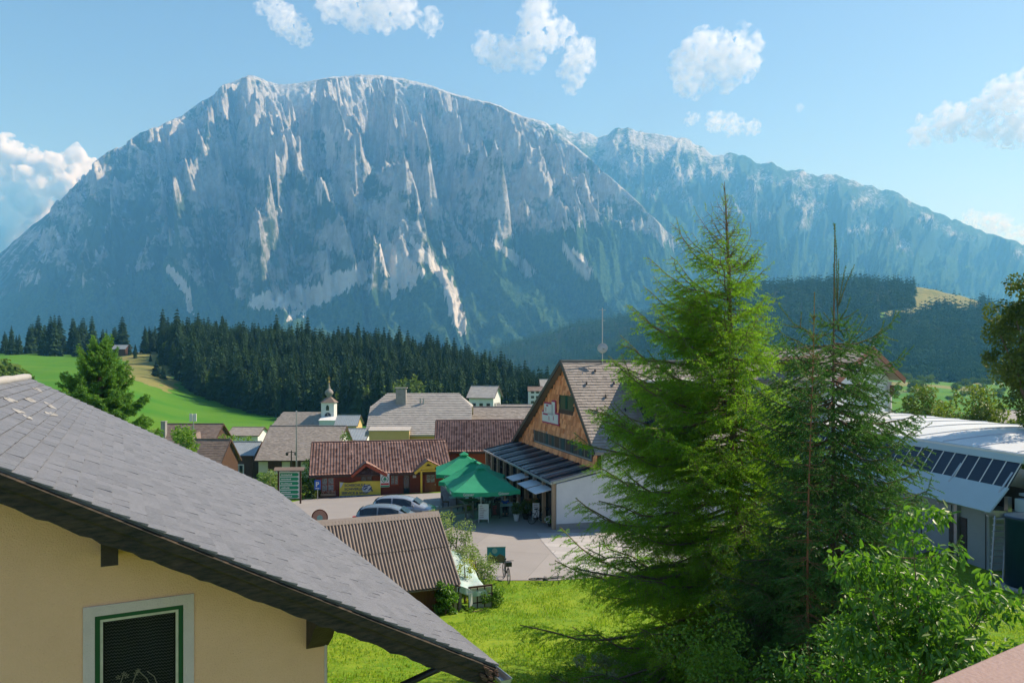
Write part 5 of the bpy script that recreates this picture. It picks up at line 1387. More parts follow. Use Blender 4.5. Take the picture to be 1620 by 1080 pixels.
# glass pane and crocheted curtain behind it
gp = bpy.data.materials.new('window_glass'); gp.use_nodes = True; b_ = gp.node_tree.nodes['Principled BSDF']
b_.inputs['Base Color'].default_value = (.01, .012, .015, 1); b_.inputs['Roughness'].default_value = .03; b_.inputs['Alpha'].default_value = .12; b_.inputs['Specular IOR Level'].default_value = .3
m = MB(); m.slab([WP(ww0 + .09, wz0 + .09, -.03), WP(ww1 - .09, wz0 + .09, -.03), WP(ww1 - .09, wz1 - .09, -.03), WP(ww0 + .09, wz1 - .09, -.03)], rdir * .006, .5); m.build('pane', gp, win)
m = MB(); m.slab([WP(ww0, wz0, -.28), WP(ww1, wz0, -.28), WP(ww1, wz1, -.28), WP(ww0, wz1, -.28)], rdir * .02, .5); m.build('room_shade', M('room_dark', (.012, .016, .018), None, .9), win)
m = MB(); nx = 22; nz_ = 34; wd = (ww1 - ww0 - .2)
for j in range(nz_):
    z = wz1 - .1 - j * .038
    for i in range(nx):
        a = ww0 + .1 + wd * i / nx; b2 = a + wd / nx / 2; o_ = -.08 - .012 * math.sin(i * .9)
        for (p_, q_) in (((a, z), (b2, z - .02)), ((b2, z - .02), (a + wd / nx, z))):
            P0, P1 = WP(*p_, o_), WP(*q_, o_); m.add([P0, P1, P1 - Vector((0, 0, .011)), P0 - Vector((0, 0, .011))], [(0, 1, 2, 3)], .5)
m.build('curtain', M('crochet', (.085, .09, .095), (.06, .065, .07), .9, 20), win)
# potted orchid-like stems behind the pane
m = MB(); zb_ = wp(220, 1066)[1]
for (c0, c1) in (((ww0 + .22, zb_ - .25), (ww0 + .3, zb_ + .02)), ((ww0 + .35, zb_ - .25), (ww0 + .45, zb_ + .03)), ((ww0 + .62, zb_ - .3), (ww0 + .45, zb_ + .03)), ((ww0 + .68, zb_ - .25), (ww0 + .55, zb_ + .0))):
    m.tube([WP(c0[0], c0[1], -.055), WP((c0[0] + c1[0]) / 2 + .01, (c0[1] + c1[1]) / 2 + .05, -.05), WP(c1[0], c1[1], -.055)], .006, 5)
for (a, z) in ((ww0 + .3, zb_ + .02), (ww0 + .33, zb_ - .01), (ww0 + .45, zb_ + .03), (ww0 + .43, zb_), (ww0 + .24, zb_ - .01)):
    for k in range(5):
        t = k * 1.256; m.add([WP(a, z, -.05), WP(a + .025 * math.cos(t), z + .025 * math.sin(t), -.045), WP(a + .03 * math.cos(t + .6), z + .03 * math.sin(t + .6), -.045)], [(0, 1, 2)], .5)
m.build('pot_flower', M('flower_pale', (.30, .27, .22), (.2, .2, .12), .8, 30), win)
# purlin end, bracket at the corner
DK = M('beam_dark', (.035, .026, .02), (.06, .045, .035), .8, 6, bump=.6, bscale=30)
s_, z_ = wp(173, 850)
zz = zroof(s_) - .02
m = MB(); a_, zb2 = wp(160, 888, -.3); a2, _ = wp(187, 888, -.3)
m.slab([WP(a_, zb2, .55), WP(a2, zb2, .55), WP(a2, zroof(a2) - .0, .55), WP(a_, zroof(a_), .55)], rdir * .7, .5); m.build('purlin', DK, house)
m = MB(); s0_ = sc_ - .22
pr2 = [(0, zroof(sc_)), (.62, zroof(sc_)), (.62, zroof(sc_) - .12), (.5, zroof(sc_) - .2), (.3, zroof(sc_) - .42), (.05, zroof(sc_) - .6), (0, zroof(sc_) - .62)]
m.slab([WP(sc_ - .02, z, -.05 + o_) for o_, z in pr2], -hdir * .24, .5)
m.slab([WP(sc_ + .03, z, -.05 + o_ * .92) for o_, z in pr2], -hdir * .04, .3); m.build('bracket', DK, house)
# gutter and downpipe
GALV = M('zinc', (.42, .46, .48), (.34, .38, .40), .35, 4, metal=.6)
m = MB(); ga = RP(-.1, 0, -.1)
n8 = 10; V = []; Fs = []
for e_, b in enumerate((-.22, Lr)):
    for r_, (rr) in enumerate((.085, .078)):
        for k in range(n8 + 1):
            t = math.pi + math.pi * k / n8; V.append(ga + rdir * b + hdir * (rr * math.cos(t)) + Vector((0, 0, rr * math.sin(t) * 1.05)))
st_ = n8 + 1
for k in range(n8):
    Fs += [(k, k + 1, 2 * st_ + k + 1, 2 * st_ + k), (st_ + k + 1, st_ + k, 3 * st_ + k, 3 * st_ + k + 1), (k, st_ + k, st_ + k + 1, k + 1)]
m.add(V, Fs, .5)
m.add([V[0], V[n8], *[V[k] for k in range(n8 - 1, 0, -1)]], [tuple(range(n8 + 1))], .5)
m.tube([V[0] + Vector((0, 0, .005)), V[2 * st_] + Vector((0, 0, .005))], .012, 6); m.tube([V[n8] + Vector((0, 0, .005)), V[2 * st_ + n8] + Vector((0, 0, .005))], .012, 6)
m.build('gutter', GALV, house)
g1 = at(713, 1048, 11.6); g2 = at(600, 1100, 11.0)
m = MB(); m.tube([g1, g2, g2 + Vector((-.2, 0, -.9))], .055, 10); m.build('downpipe', METDK, house, True)

# balcony parapet under the camera
bp = thing('balcony_parapet', 'pinkish brown balcony parapet top in the near bottom right corner', 'parapet', (0, 0, 0))
zt_ = EYE - .6
p0 = Vector((.634 * 1.0 * 1.0, 0, zt_)); Ya_ = .6 * F / (1080 - HOR); Yb_ = .6 * F / (1014 - HOR)
pA = Vector((X(1466, Ya_), Ya_, zt_)); pB = Vector((X(1620, Yb_), Yb_, zt_)); d_ = (pB - pA).normalized(); q_ = Vector((d_.y, -d_.x, 0))
m = MB(); c_ = (pA + pB) / 2 + q_ * .17; m.obox(c_ - Vector((0, 0, .02)), d_ * 2.2, q_ * .17, Vector((0, 0, .02)), .5); m.build('cap', M('paint_terracotta', (.30, .205, .18), (.27, .185, .16), .6, 6, bump=.15, bscale=80), bp, bevel=.006)
m = MB(); m.obox(c_ - Vector((0, 0, .55)), d_ * 2.15, q_ * .1, Vector((0, 0, .5)), .5); m.build('wall', REN, bp)

# ---------------------------------------------------------------- corrugated shed and its lean-to
sx0, sy0 = X(723, 29.8), 29.8
srz_ = math.atan(.42)
sd_ = Vector((math.cos(srz_), math.sin(srz_), 0))
SL = 6.4
A2 = Vector((sx0, sy0, 0)) - sd_ * SL
shed = thing('shed', 'timber shed with grey brown corrugated roof between the slate roof and plaza', 'shed', (A2.x, A2.y, 0), srz_)
ze = Z(925, 29.8); zr = 3.85; run = 2.9
WOODSH = M('shed_wood', (.085, .04, .022), (.15, .075, .04), .8, 4, bump=.6, bscale=15, stretch=(4, 4, .3))
m = MB(); m.slab([(0, .35, .45), (SL - .3, .35, .1), (SL - .3, .35, ze + .1), (0, .35, ze + .1)], (0, .08, 0), .5)
for k in range(16): m.box(.3 + k * .38, .33 + k * .38, .32, .349, .5, ze)
m.slab([(SL - .3, .35, -.1), (SL - .3, run * 2 - .3, -.1), (SL - .3, run * 2 - .3, ze), (SL - .3, run, zr - .15), (SL - .3, .35, ze + .1)], (-.08, 0, 0), .5)
m.slab([(0, run * 2 - .3, -.3), (SL - .3, run * 2 - .3, -.3), (SL - .3, run * 2 - .3, ze), (0, run * 2 - .3, ze)], (0, -.08, 0), .5)
m.slab([(0, .35, -.1), (0, run * 2 - .3, -.1), (0, run * 2 - .3, ze), (0, run, zr - .15), (0, .35, ze + .1)], (.08, 0, 0), .5)
m.build('wall', WOODSH, shed)
m = MB(); m.box(-.1, 3.6, .2, .5, -.6, .62, .5); m.build('plinth', M('plinth_white', (.5, .52, .5), (.36, .38, .38), .9, 3), shed)
CORR = M('corrugated_fibre', (.15, .125, .11), (.27, .23, .20), .85, 2.5, rnd=.25, bump=.3, bscale=30)
vsl = Vector((0, run + .1, zr - ze))
for (a0_, a1_, lift) in ((0, .53, .0), (.5, 1.0, .05)):
    o1 = Vector((-.4, -.1, ze)) + vsl * a0_ + Vector((0, -.02, lift * .6))
    pantiles('roof_sheet', o1, (1, 0, 0), vsl, SL + .55, vsl.length * (a1_ - a0_), .135, 9, .085, CORR, shed, 0)
m = MB(); m.slab([(-.4, -.08, ze - .03), (SL + .12, -.08, ze - .03), (SL + .12, run, zr - .03), (-.4, run, zr - .03)], (0, 0, -.03)); m.slab([(SL + .12, run * 2, ze - .03), (-.4, run * 2, ze - .03), (-.4, run, zr - .0), (SL + .12, run, zr - .0)], (0, 0, -.03)); m.build('roof_back', CORR, shed)
m = MB(); m.slab([(-.4, run - .28, zr - .08), (SL + .15, run - .28, zr - .08), (SL + .15, run, zr + .12), (-.4, run, zr + .12)], (0, 0, .03)); m.slab([(-.4, run, zr + .12), (SL + .15, run, zr + .12), (SL + .15, run + .28, zr - .08), (-.4, run + .28, zr - .08)], (0, 0, .03)); m.build('ridge_board', M('board_grey', (.26, .23, .21), (.20, .18, .165), .85, 5), shed)
m = MB(); m.box(SL - .12, SL, 0, .12, -.3, ze - .02); m.build('post', M('post_weathered', (.30, .27, .2), None, .8, 6), shed)
m = MB(); m.box(SL + .28, SL + .38, .55, .65, -.3, ze - .25); m.build('post', M('post_weathered', (.30, .27, .2), None, .8, 6), shed)
m = MB(); m.tube([(SL + .08, -.14, ze - .05), (SL + .1, .1, ze - .15), (SL + .12, .12, -.2)], .04, 8); m.build('downpipe', METDK, shed)
# tarpaulin canopy
tp_ = thing('tarpaulin', 'crumpled white and mint tarpaulin roofing the lean to beside the shed', 'tarpaulin', (A2.x, A2.y, 0), srz_)
TARP = M('tarp', (.50, .57, .56), (.28, .46, .44), .45, 1.6, bump=.5, bscale=6, contrast=.3, bdist=.05)
def tf(s, t):
    x = SL - .1 + 1.55 * s + .25 * t; y = .5 + 3.1 * t
    return (x, y, ze - .22 - .32 * s + .75 * t + .07 * math.sin(s * 7 + t * 5) + .05 * math.sin(t * 13) - .12 * (abs(s - 1) < .01) + .03 * math.cos(9 * s * t))
V = [tf(i / 14, j / 16) for j in range(17) for i in range(15)]
V2 = [(x, y - .02, z - .03) for x, y, z in V]; mb = MB(); Fs = []
for j in range(16):
    for i in range(14): q = j * 15 + i; Fs += [(q, q + 1, q + 16, q + 15), (q + 255, q + 270, q + 271, q + 256)]
mb.add(V + V2, Fs, .5); mb.build('sheet', TARP, tp_, True)
def tf2(s, t):
    p_ = tf(s, 0); return (p_[0] + .02 * math.sin(9 * s), p_[1] - .03 - .02 * math.sin(s * 20), p_[2] - t * (.22 + .05 * math.sin(s * 5)))
V = [tf2(i / 14, j / 3) for j in range(4) for i in range(15)]; mb = MB()
mb.add(V, [(j * 15 + i, j * 15 + i + 1, j * 15 + i + 16, j * 15 + i + 15) for j in range(3) for i in range(14)], .5); mb.build('flap', TARP, tp_, True)
m = MB()
for (x_, y_) in ((SL + 1.38, .62), (SL + 1.5, 3.3), (SL + .12, 3.4)): m.box(x_ - .05, x_ + .05, y_ - .05, y_ + .05, -.3, tf((x_ - SL) / 1.55, (y_ - .5) / 3.1)[2] - .05)
m.build('pole', WOODSH, tp_)
rag = MB(); rag.slab([(SL + .62, .42, ze - .5), (SL + .78, .42, ze - .5), (SL + .82, .45, ze - 1.0), (SL + .66, .4, ze - 1.15)], (0, .01, 0), .5); o = rag.build('rag', FRAMEW, tp_)
wr_ = thing('window_stack', 'old multi paned glazed frame leaning in the lean to under the tarpaulin', 'window frame', (A2.x, A2.y, 0), srz_)
m = MB(); g = MB(); x0_ = SL + .72; w__ = .95; hh = 1.25
for i in range(3):
    for j in range(4): g.box(x0_ + i * w__ / 3 + .03, x0_ + (i + 1) * w__ / 3 - .03, .5, .53, .02 + j * hh / 4 + .03, .02 + (j + 1) * hh / 4 - .03)
m.box(x0_ - .04, x0_ + w__ + .04, .531, .6, 0, hh + .06, .5)
fr_ = m.build('frame', WOODDK, wr_); g.build('pane', M('pane_dusty', (.42, .43, .32), (.33, .34, .27), .5, 5), fr_)

# ---------------------------------------------------------------- street furniture on the plaza
def car(label, x, y, rz, body, s=1.0):
    z = hz(x, y); root = thing('parked_car', label, 'car', (x, y, z + .04), rz, 'cars parked before the chalet')
    L = 4.4
    st_ = [  # x, half width at sill, belt z, roof z, roof half width, bottom z
        (-2.2, .66, .62, .66, .5, .38), (-2.1, .78, .86, .95, .58, .28), (-1.85, .84, .95, 1.30, .56, .22), (-1.45, .87, .97, 1.44, .58, .2), (-.7, .89, .97, 1.49, .60, .2), (.1, .89, .95, 1.46, .60, .2),
        (.65, .89, .94, 1.28, .58, .2), (1.1, .88, .92, 1.0, .60, .2), (1.55, .86, .86, .88, .55, .2), (1.95, .80, .74, .76, .5, .22), (2.2, .62, .55, .57, .4, .34)]
    V = []; 
    for (xx_, hw_, bz_, rz_, rh, bt) in st_:
        V += [(xx_, -hw_ * .9, bt), (xx_, -hw_, bt + .18), (xx_, -hw_, bz_ * .75), (xx_, -hw_ * .96, bz_), (xx_, -rh, rz_), (xx_, -rh * .6, rz_ + .03), (xx_, rh * .6, rz_ + .03), (xx_, rh, rz_), (xx_, hw_ * .96, bz_), (xx_, hw_, bz_ * .75), (xx_, hw_, bt + .18), (xx_, hw_ * .9, bt)]
    Fs = [tuple(range(12)), tuple(range(12 * len(st_) - 1, 12 * len(st_) - 13, -1))]
    for i in range(len(st_) - 1):
        for k in range(12): a = i * 12 + k; b = i * 12 + (k + 1) % 12; Fs.append((a, a + 12, b + 12, b))
    m = MB(); m.add(V, [f[::-1] for f in Fs], .5); bo = m.build('body', body, root, True)
    sm = bo.modifiers.new('s', 'SUBSURF'); sm.levels = sm.render_levels = 1
    def q(i, k, e=1.012): v = Vector(V[i * 12 + k]); return Vector((v.x, v.y * e, v.z + (.0 if e == 1.012 else 0)))
    for side in (0, 1):
        for a_, b_, nm in ((2, 4, 'rear_window'), (4, 6, 'front_window')):
            kk = (3, 4) if side == 0 else (8, 7); s_ = -1 if side == 0 else 1; w_ = MB()
            top = [Vector(V[i * 12 + kk[1]]) for i in range(a_, b_ + 1)]; bot = [Vector(V[i * 12 + kk[0]]) for i in range(a_, b_ + 1)]
            top = [t + (b - t) * .12 + Vector((0, s_ * .022, 0)) for t, b in zip(top, bot)]; bot = [b + (t - b) * .06 + Vector((0, s_ * .022, 0)) for t, b in zip(top, bot)]
            d = .05
            poly = [p + Vector((d if i == 0 else (-d if i == len(bot) - 1 else 0), 0, 0)) for i, p in enumerate(bot)] + [p + Vector((d if i == 0 else (-d if i == len(top) - 1 else 0), 0, 0)) for i, p in reversed(list(enumerate(top)))]
            w_.slab(poly, (0, s_ * .008, 0), .5); w_.build(nm, GLASSDK, root)
    w_ = MB(); w_.slab([(-2.04, -.5, 1.0), (-2.04, .5, 1.0), (-1.84, .47, 1.32), (-1.84, -.47, 1.32)], (-.03, 0, .01), .5); w_.build('rear_screen', GLASSDK, root)
    w_ = MB(); w_.slab([(.67, -.5, 1.33), (.67, .5, 1.33), (1.12, .56, 1.04), (1.12, -.56, 1.04)], (.02, 0, .03), .5); w_.build('windscreen', GLASSDK, root)
    for s_ in (-1, 1):
        w_ = MB(); w_.box(-2.23, -2.0, s_ * .72 - .12, s_ * .72 + .12, .74, .9); w_.build('tail_light', M('lamp_red', (.5, .01, .01), None, .3), root)
        w_ = MB(); w_.box(1.95, 2.12, s_ * .62 - .14, s_ * .62 + .14, .6, .72); w_.build('headlight', FRAMEW, root)
        for xw in (-1.35, 1.35):
            w_ = MB(); w_.disc((xw, s_ * .8, .32), (0, 1, 0), .33, .2, 24); wh = w_.build('wheel', M('tyre', (.02, .02, .02), None, .8), root)
            w_ = MB(); w_.disc((xw, s_ * .905, .32), (0, 1, 0), .21, .02, 20); w_.build('rim', STEEL, wh)
        w_ = MB(); w_.obox((.75, s_ * .98, 1.0), (.06, 0, 0), (0, .09, 0), (0, 0, .06)); w_.build('mirror', body, root)
    return root
car('dark blue estate car parked nearest the corrugated shed, its tail light showing', X(619, 47.2), 47.2, -.05, M('car_blue', (.20, .25, .30), (.18, .23, .27), .25, 1, metal=.4, spec=.6))
car('silver grey estate car parked behind the dark blue one, nearer the chalet', X(640, 50.2), 50.4, -.1, M('car_silver', (.42, .45, .48), (.40, .42, .45), .22, 1, metal=.6, spec=.6))

def parasol(label, px, py, Y, half, rz=0.0):
    x = X(px, Y); z = hz(x, Y); root = thing('parasol', label, 'parasol', (x, Y, z), rz, 'green parasols on the terrace')
    top = Z(py, Y) - z; eave = top - 1.25
    GR = M('parasol_green', (.008, .27, .14), (.04, .38, .22), .7, 1.5, trans=.25, contrast=.8)
    m = MB(); m.tube([(0, 0, 0), (0, 0, top - .05)], .035, 8); m.build('pole', FRAMEW, root)
    m = MB(); m.lathe((0, 0, 0), [(.4, 0), (.4, .06), (.08, .12), (.06, .4)], 16); m.build('base', CONC, root)
    N = 6; V = []; Fs = []
    cor = [(-half, -half), (half, -half), (half, half), (-half, half)]
    for e in range(4):
        (x0, y0), (x1, y1) = cor[e], cor[(e + 1) % 4]; k0 = len(V)
        for j in range(N + 1):
            t = j / N
            for i in range(N + 1):
                s_ = i / N; X_, Y_ = x0 + (x1 - x0) * s_, y0 + (y1 - y0) * s_
                sag = -.10 * math.sin(math.pi * s_) * t - .10 * math.sin(math.pi * t)
                V.append((X_ * t, Y_ * t, top + (eave - top) * t + sag * 1.0 + .0))
        for j in range(N):
            for i in range(N): q = k0 + j * (N + 1) + i; Fs.append((q, q + 1, q + N + 2, q + N + 1)[::-1])
        # valance
        k1 = len(V)
        for i in range(13):
            s_ = i / 12; X_, Y_ = x0 + (x1 - x0) * s_, y0 + (y1 - y0) * s_; zt = eave - .10 * math.sin(math.pi * s_)
            V += [(X_, Y_, zt), (X_ * 1.004, Y_ * 1.004, zt - .26 - .02 * math.cos(i * 3.14))]
        for i in range(12): q = k1 + 2 * i; Fs.append((q, q + 1, q + 3, q + 2))
    m = MB(); m.add(V, Fs, .5); can = m.build('canopy', GR, root, False)
    m = MB(); s_ = .42; 
    for e in range(4):
        (x0, y0), (x1, y1) = cor[e], cor[(e + 1) % 4]; k = .16
        m.add([(0, 0, top + .16), (x0 * k, y0 * k, top - .08), (x1 * k, y1 * k, top - .08)], [(0, 1, 2)], .5)
    m.build('top_vent', GR, can)
    m = MB()
    for (x0, y0) in cor: m.beam((0, 0, top - .22), (x0 * .97, y0 * .97, eave - .12), .03); m.beam((0, 0, eave - .5), (x0 * .5, y0 * .5, (top + eave) / 2 - .08), .025)
    m.build('rib', POSTM, root)
    for e, (u, n) in enumerate((((1, 0, 0), (0, -1, 0)), ((0, 1, 0), (1, 0, 0)), ((-1, 0, 0), (0, 1, 0)), ((0, -1, 0), (-1, 0, 0)))):
        u, n = Vector(u), Vector(n)
        for f in (-.55, .5):
            text(can, 'Gösser', u * half * f + n * half * 1.012 + Vector((0, 0, eave - .26)), u, n, .24, FRAMEW, align='CENTER')
    return root
parasol('green parasol rearmost on the terrace, its top by the yellow house panel', 734, 717, 57.5, 2.1, .1)
parasol('green parasol in the middle between the rearmost and the front one', 748, 728, 54.0, 2.0, -.15)
parasol('large green parasol at the front of the terrace, its white pole in full view', 761, 738, 50.0, 2.15, .22)
# stone stair wall and timber railing at the terrace's left
sw = thing('stair_wall', 'grey stone stair wall at the left edge of the terrace', 'wall', (X(697, 56), 56, -.6), .0)
m = MB(); m.slab([(0, 0, -.2), (1.85, -1.5, .0), (1.85, -1.5, .8), (0, 0, 2.0)], (.25, .3, 0), .5); m.slab([(0, 0, -.2), (0, 5, -.2), (0, 5, 2.0), (0, 0, 2.0)], (.25, 0, 0), .5); m.build('wall', M('stone_blue_grey', (.11, .13, .15), (.19, .21, .23), .9, 3, bump=.8, bscale=8, contrast=.3, bdist=.05), sw)
m = MB(); m.slab([(-.05, -.1, 2.0), (1.9, -1.62, .8), (2.15, -1.3, .8), (.3, .3, 2.0)], (0, 0, .08), .5); m.build('coping', CONC, sw)
rl = thing('railing', 'grey timber railing running down beside the terrace kerb', 'railing', (0, 0, 0))
P_ = [Vector((X(px, Y), Y, 0)) for px, Y in ((668, 47.5), (690, 48.2), (714, 49.2), (737, 50.0), (748, 50.4))]
GRW = M('wood_grey', (.22, .21, .19), (.14, .14, .13), .8, 5)
for p in P_[1:]:
    m = MB(); m.box(p.x - .06, p.x + .06, p.y - .06, p.y + .06, -.05, 1.05); m.build('post', GRW, rl)
m = MB()
for a, b in zip(P_, P_[1:]):
    for z in (.55, 1.02): m.beam((a.x, a.y - .08, z), (b.x, b.y - .08, z), .05, .12)
m.build('rail', GRW, rl)
kb = MB(); kb.slab([(X(707, 46.3), 46.3, 0), (X(761, 49.6), 49.6, 0), (X(761, 49.6), 49.85, 0), (X(707, 46.3), 46.55, 0)], (0, 0, .18), .5); o = kb.build('kerb', CONC); o['kind'] = 'structure'

def aboard(label, px, Y, h, w_, face, lines, rz=.0):
    x = X(px, Y); root = thing('menu_board', label, 'board', (x, Y, hz(x, Y) + .03), rz, 'menu boards on the terrace')
    f = MB(); f.beam((-w_ / 2, 0, 0), (-w_ / 2, .1, h), .04); f.beam((w_ / 2, 0, 0), (w_ / 2, .1, h), .04); f.beam((-w_ / 2, .5, 0), (-w_ / 2, .12, h), .04); f.beam((w_ / 2, .5, 0), (w_ / 2, .12, h), .04); f.build('frame', FRAMEW if face is FRAMEW else METDK, root)
    f = MB(); f.slab([(-w_ / 2, -.02, .22), (w_ / 2, -.02, .22), (w_ / 2, .08, h), (-w_ / 2, .08, h)], (0, .02, 0), .5); pn = f.build('panel', face, root)
    for i, (s, c) in enumerate(lines): scribble(pn, s, (-w_ / 2 + .06, -.03 + .1 * (1 - .2 - i * .14), .22 + (h - .22) * (.84 - i * .145)), (1, 0, 0), (0, -1, .1), .11, c)
    return root
PINKI = M('print_faded', (.40, .28, .28), (.35, .22, .22), .7, 8); REDI = M('print_red', (.35, .03, .04), None, .6)
aboard('white menu board on legs standing in front of the front parasol', 765, 49.0, 1.2, .62, FRAMEW, [('Menü', PINKI), ('Suppe', PINKI), ('Schnitzel', PINKI), ('Knödel', PINKI), ('Salat', PINKI), ('Kuchen', PINKI)])
aboard('dark menu board with red lines right of the white menu board', 784.5, 50.3, 1.05, .52, M('board_black', (.02, .025, .025), None, .6), [('Eis', GREEN), ('Kaffee', REDI), ('Kuchen', REDI), ('Bier', REDI), ('Wein', REDI), ('Jause', REDI)])
aboard('narrow white menu board beside the parked bicycles', 848, 49.6, 1.15, .4, FRAMEW, [('Heute', PINKI), ('frisch', PINKI), ('', PINKI)])
# panorama board and rope barrier
Y = 36.6; x = X(785, Y)
pb = thing('panorama_board', 'landscape panorama board on posts behind the bicycle', 'sign', (x, Y, 0), .1)
w_ = 29 / F * Y; zt = Z(865, Y); zb = Z(889, Y)
m = MB(); m.box(-w_ / 2, -w_ / 2 + .05, -.02, .03, -.2, zt); m.box(w_ / 2 - .05, w_ / 2, -.02, .03, -.2, zt); m.build('post', STEEL, pb)
m = MB(); m.box(-w_ / 2, w_ / 2, -.06, -.025, zb, zt, .5); pn = m.build('panel', M('map_sky', (.03, .20, .30), (.05, .28, .38), .4, 3), pb)
m = MB(); m.slab([(-w_ / 2 + .03, -.065, zb + .02), (w_ / 2 - .03, -.065, zb + .02), (w_ / 2 - .03, -.065, zb + .3), (w_ * .2, -.065, zb + .42), (0, -.065, zb + .3), (-w_ * .25, -.065, zb + .4), (-w_ / 2 + .03, -.065, zb + .25)], (0, .004, 0), .5); m.build('map_mountains', M('map_hills', (.10, .11, .05), (.22, .15, .08), .5, 14, contrast=.2), pn)
m = MB(); m.disc((-.08, -.072, zt - .16), (0, 1, 0), .13, .004, 20); m.build('map_label', M('map_white', (.35, .5, .52), None, .5), pn)
m = MB(); 
for q in ((-w_ / 2 - .02, w_ / 2 + .02, zt, zt + .03), (-w_ / 2 - .02, w_ / 2 + .02, zb - .03, zb)): m.box(q[0], q[1], -.07, -.01, q[2], q[3])
m.build('frame', STEEL, pb)
pp_ = []
for k, (px, Y, h, lab) in enumerate(((948.5, 39.4, .95, 'short black rope barrier post with round foot on the pale paving'), (1008, 38.2, 1.9, 'tall thin black barrier post half hidden by the larch twigs'))):
    x = X(px, Y); rp = thing('barrier_post', lab, 'barrier post', (x, Y, .05), 0)
    m = MB(); m.tube([(0, 0, 0), (0, 0, h)], .025, 8); m.lathe((0, 0, h), [(.03, -.06), (.045, -.03), (.045, .03), (.02, .05)], 10); m.build('pole', METDK, rp)
    m = MB(); m.lathe((0, 0, 0), [(.21, 0), (.21, .03), (.05, .07), (.03, .1)], 20); m.build('foot', METDK, rp); pp_.append(Vector((x, Y, .05)))
m = MB(); a, b = pp_[0] + Vector((0, 0, .9)), pp_[1] + Vector((0, 0, 1.02)); m.tube([a.lerp(b, t) + Vector((0, 0, -.06 * math.sin(math.pi * t))) for t in np.linspace(0, 1, 8)], .018, 5)
o = m.build('barrier_rope', METDK); tag(o, 'thin dark rope strung between the two black barrier posts', 'rope')
# round sign above the slate roof
Y = 41; x = X(506, Y); z = hz(x, Y)
rs_ = thing('round_sign', 'pink round sign with dark red rim just above the slate roof edge', 'sign', (x, Y, z)); zc = Z(818, Y) - z
m = MB(); m.tube([(0, .04, -.2), (0, .04, zc)], .03, 8); m.build('post', STEEL, rs_)
m = MB(); m.disc((0, 0, zc), (0, 1, 0), .42, .03, 28); dk = m.build('disc', M('sign_pink', (.55, .22, .25), (.5, .2, .22), .5), rs_)
m = MB(); 
for i in range(28):
    t0, t1 = 6.283 * i / 28, 6.283 * (i + 1) / 28; m.beam((.42 * math.cos(t0), -.02, zc + .42 * math.sin(t0)), (.42 * math.cos(t1), -.02, zc + .42 * math.sin(t1)), .03, .05)
m.build('rim', M('sign_dark_red', (.12, .01, .02), None, .5), dk)
m = MB(); m.disc((0, -.025, zc - .03), (0, 1, 0), .16, .01, 20); m.build('emblem', M('sign_pale_blue', (.35, .45, .6), None, .5), dk)

def bike(label, x, y, rz, lean=0.0, z=None, frame=None, lie=False):
    root = thing('bicycle', label, 'bicycle', (x, y, (hz(x, y) + .05) if z is None else z), rz, 'bicycles on the plaza')
    if lie: root.rotation_euler = (R(80), 0, rz); root.location.z += .12
    else: root.rotation_euler = (lean, 0, rz)
    fr = frame or METDK; r = .34
    for xw in (-.52, .52):
        m = MB(); n = 24
        m.tube([(xw + r * math.cos(6.283 * i / n), 0, r + r * math.sin(6.283 * i / n)) for i in range(n + 1)], .02, 6, False); w = m.build('wheel', M('tyre', (.02, .02, .02), None, .8), root)
        m = MB()
        for i in range(10): t = 6.283 * i / 10; m.beam((xw, 0, r), (xw + (r - .02) * math.cos(t), 0, r + (r - .02) * math.sin(t)), .006)
        m.disc((xw, 0, r), (0, 1, 0), .03, .08, 8); m.build('spokes', STEEL, w)
    m = MB(); bb = (-.06, 0, .3); st = (-.2, 0, .82); hd = (.36, 0, .86); hl = (.4, 0, .7)
    for a, b in ((bb, st), (bb, hl), (st, hd), (st, (-.52, 0, r)), (bb, (-.52, 0, r)), (hd, (.52, 0, r))): m.tube([a, b], .018, 6)
    m.build('frame', fr, root)
    m = MB(); m.tube([(.34, -.28, .98), (.37, -.15, 1.0), (.34, 0, .98), (.37, .15, 1.0), (.34, .28, .98)], .014, 6); m.tube([(.36, 0, .84), (.34, 0, .98)], .016, 6); m.build('handlebar', METDK, root)
    m = MB(); m.slab([(-.36, -.07, .9), (-.1, -.02, .92), (-.1, .02, .92), (-.36, .07, .9)], (0, 0, .05)); m.tube([st, (-.22, 0, .9)], .014, 6); m.build('saddle', METDK, root)
    m = MB(); m.disc((-.06, .05, .3), (0, 1, 0), .09, .01, 16); m.beam((-.06, -.07, .3), (.06, -.07, .18), .02); m.beam((-.06, .07, .3), (-.18, .07, .42), .02); m.build('crank', METDK, root)
    m = MB(); m.box(.42, .62, -.14, .14, .78, .98); m.build('basket', METDK, root) if not lie else None
    return root
bike('upright black bicycle with front basket at the lawn edge near the panorama board', X(801, 35.9), 35.9, R(-78))
bike('bicycle lying flat on the grass edge beside the asphalt', X(862, 35.6), 35.9, .25, lie=True)
bike('bicycle with a wheel turned out, leaning nearest the wooden corner post', X(852, 48.9), 48.9, R(35), .1)
bike('bicycle parked behind the other one against the terrace plants', X(862, 50.2), 50.2, R(60), .12, frame=M('paint_red', (.3, .02, .02), None, .4))
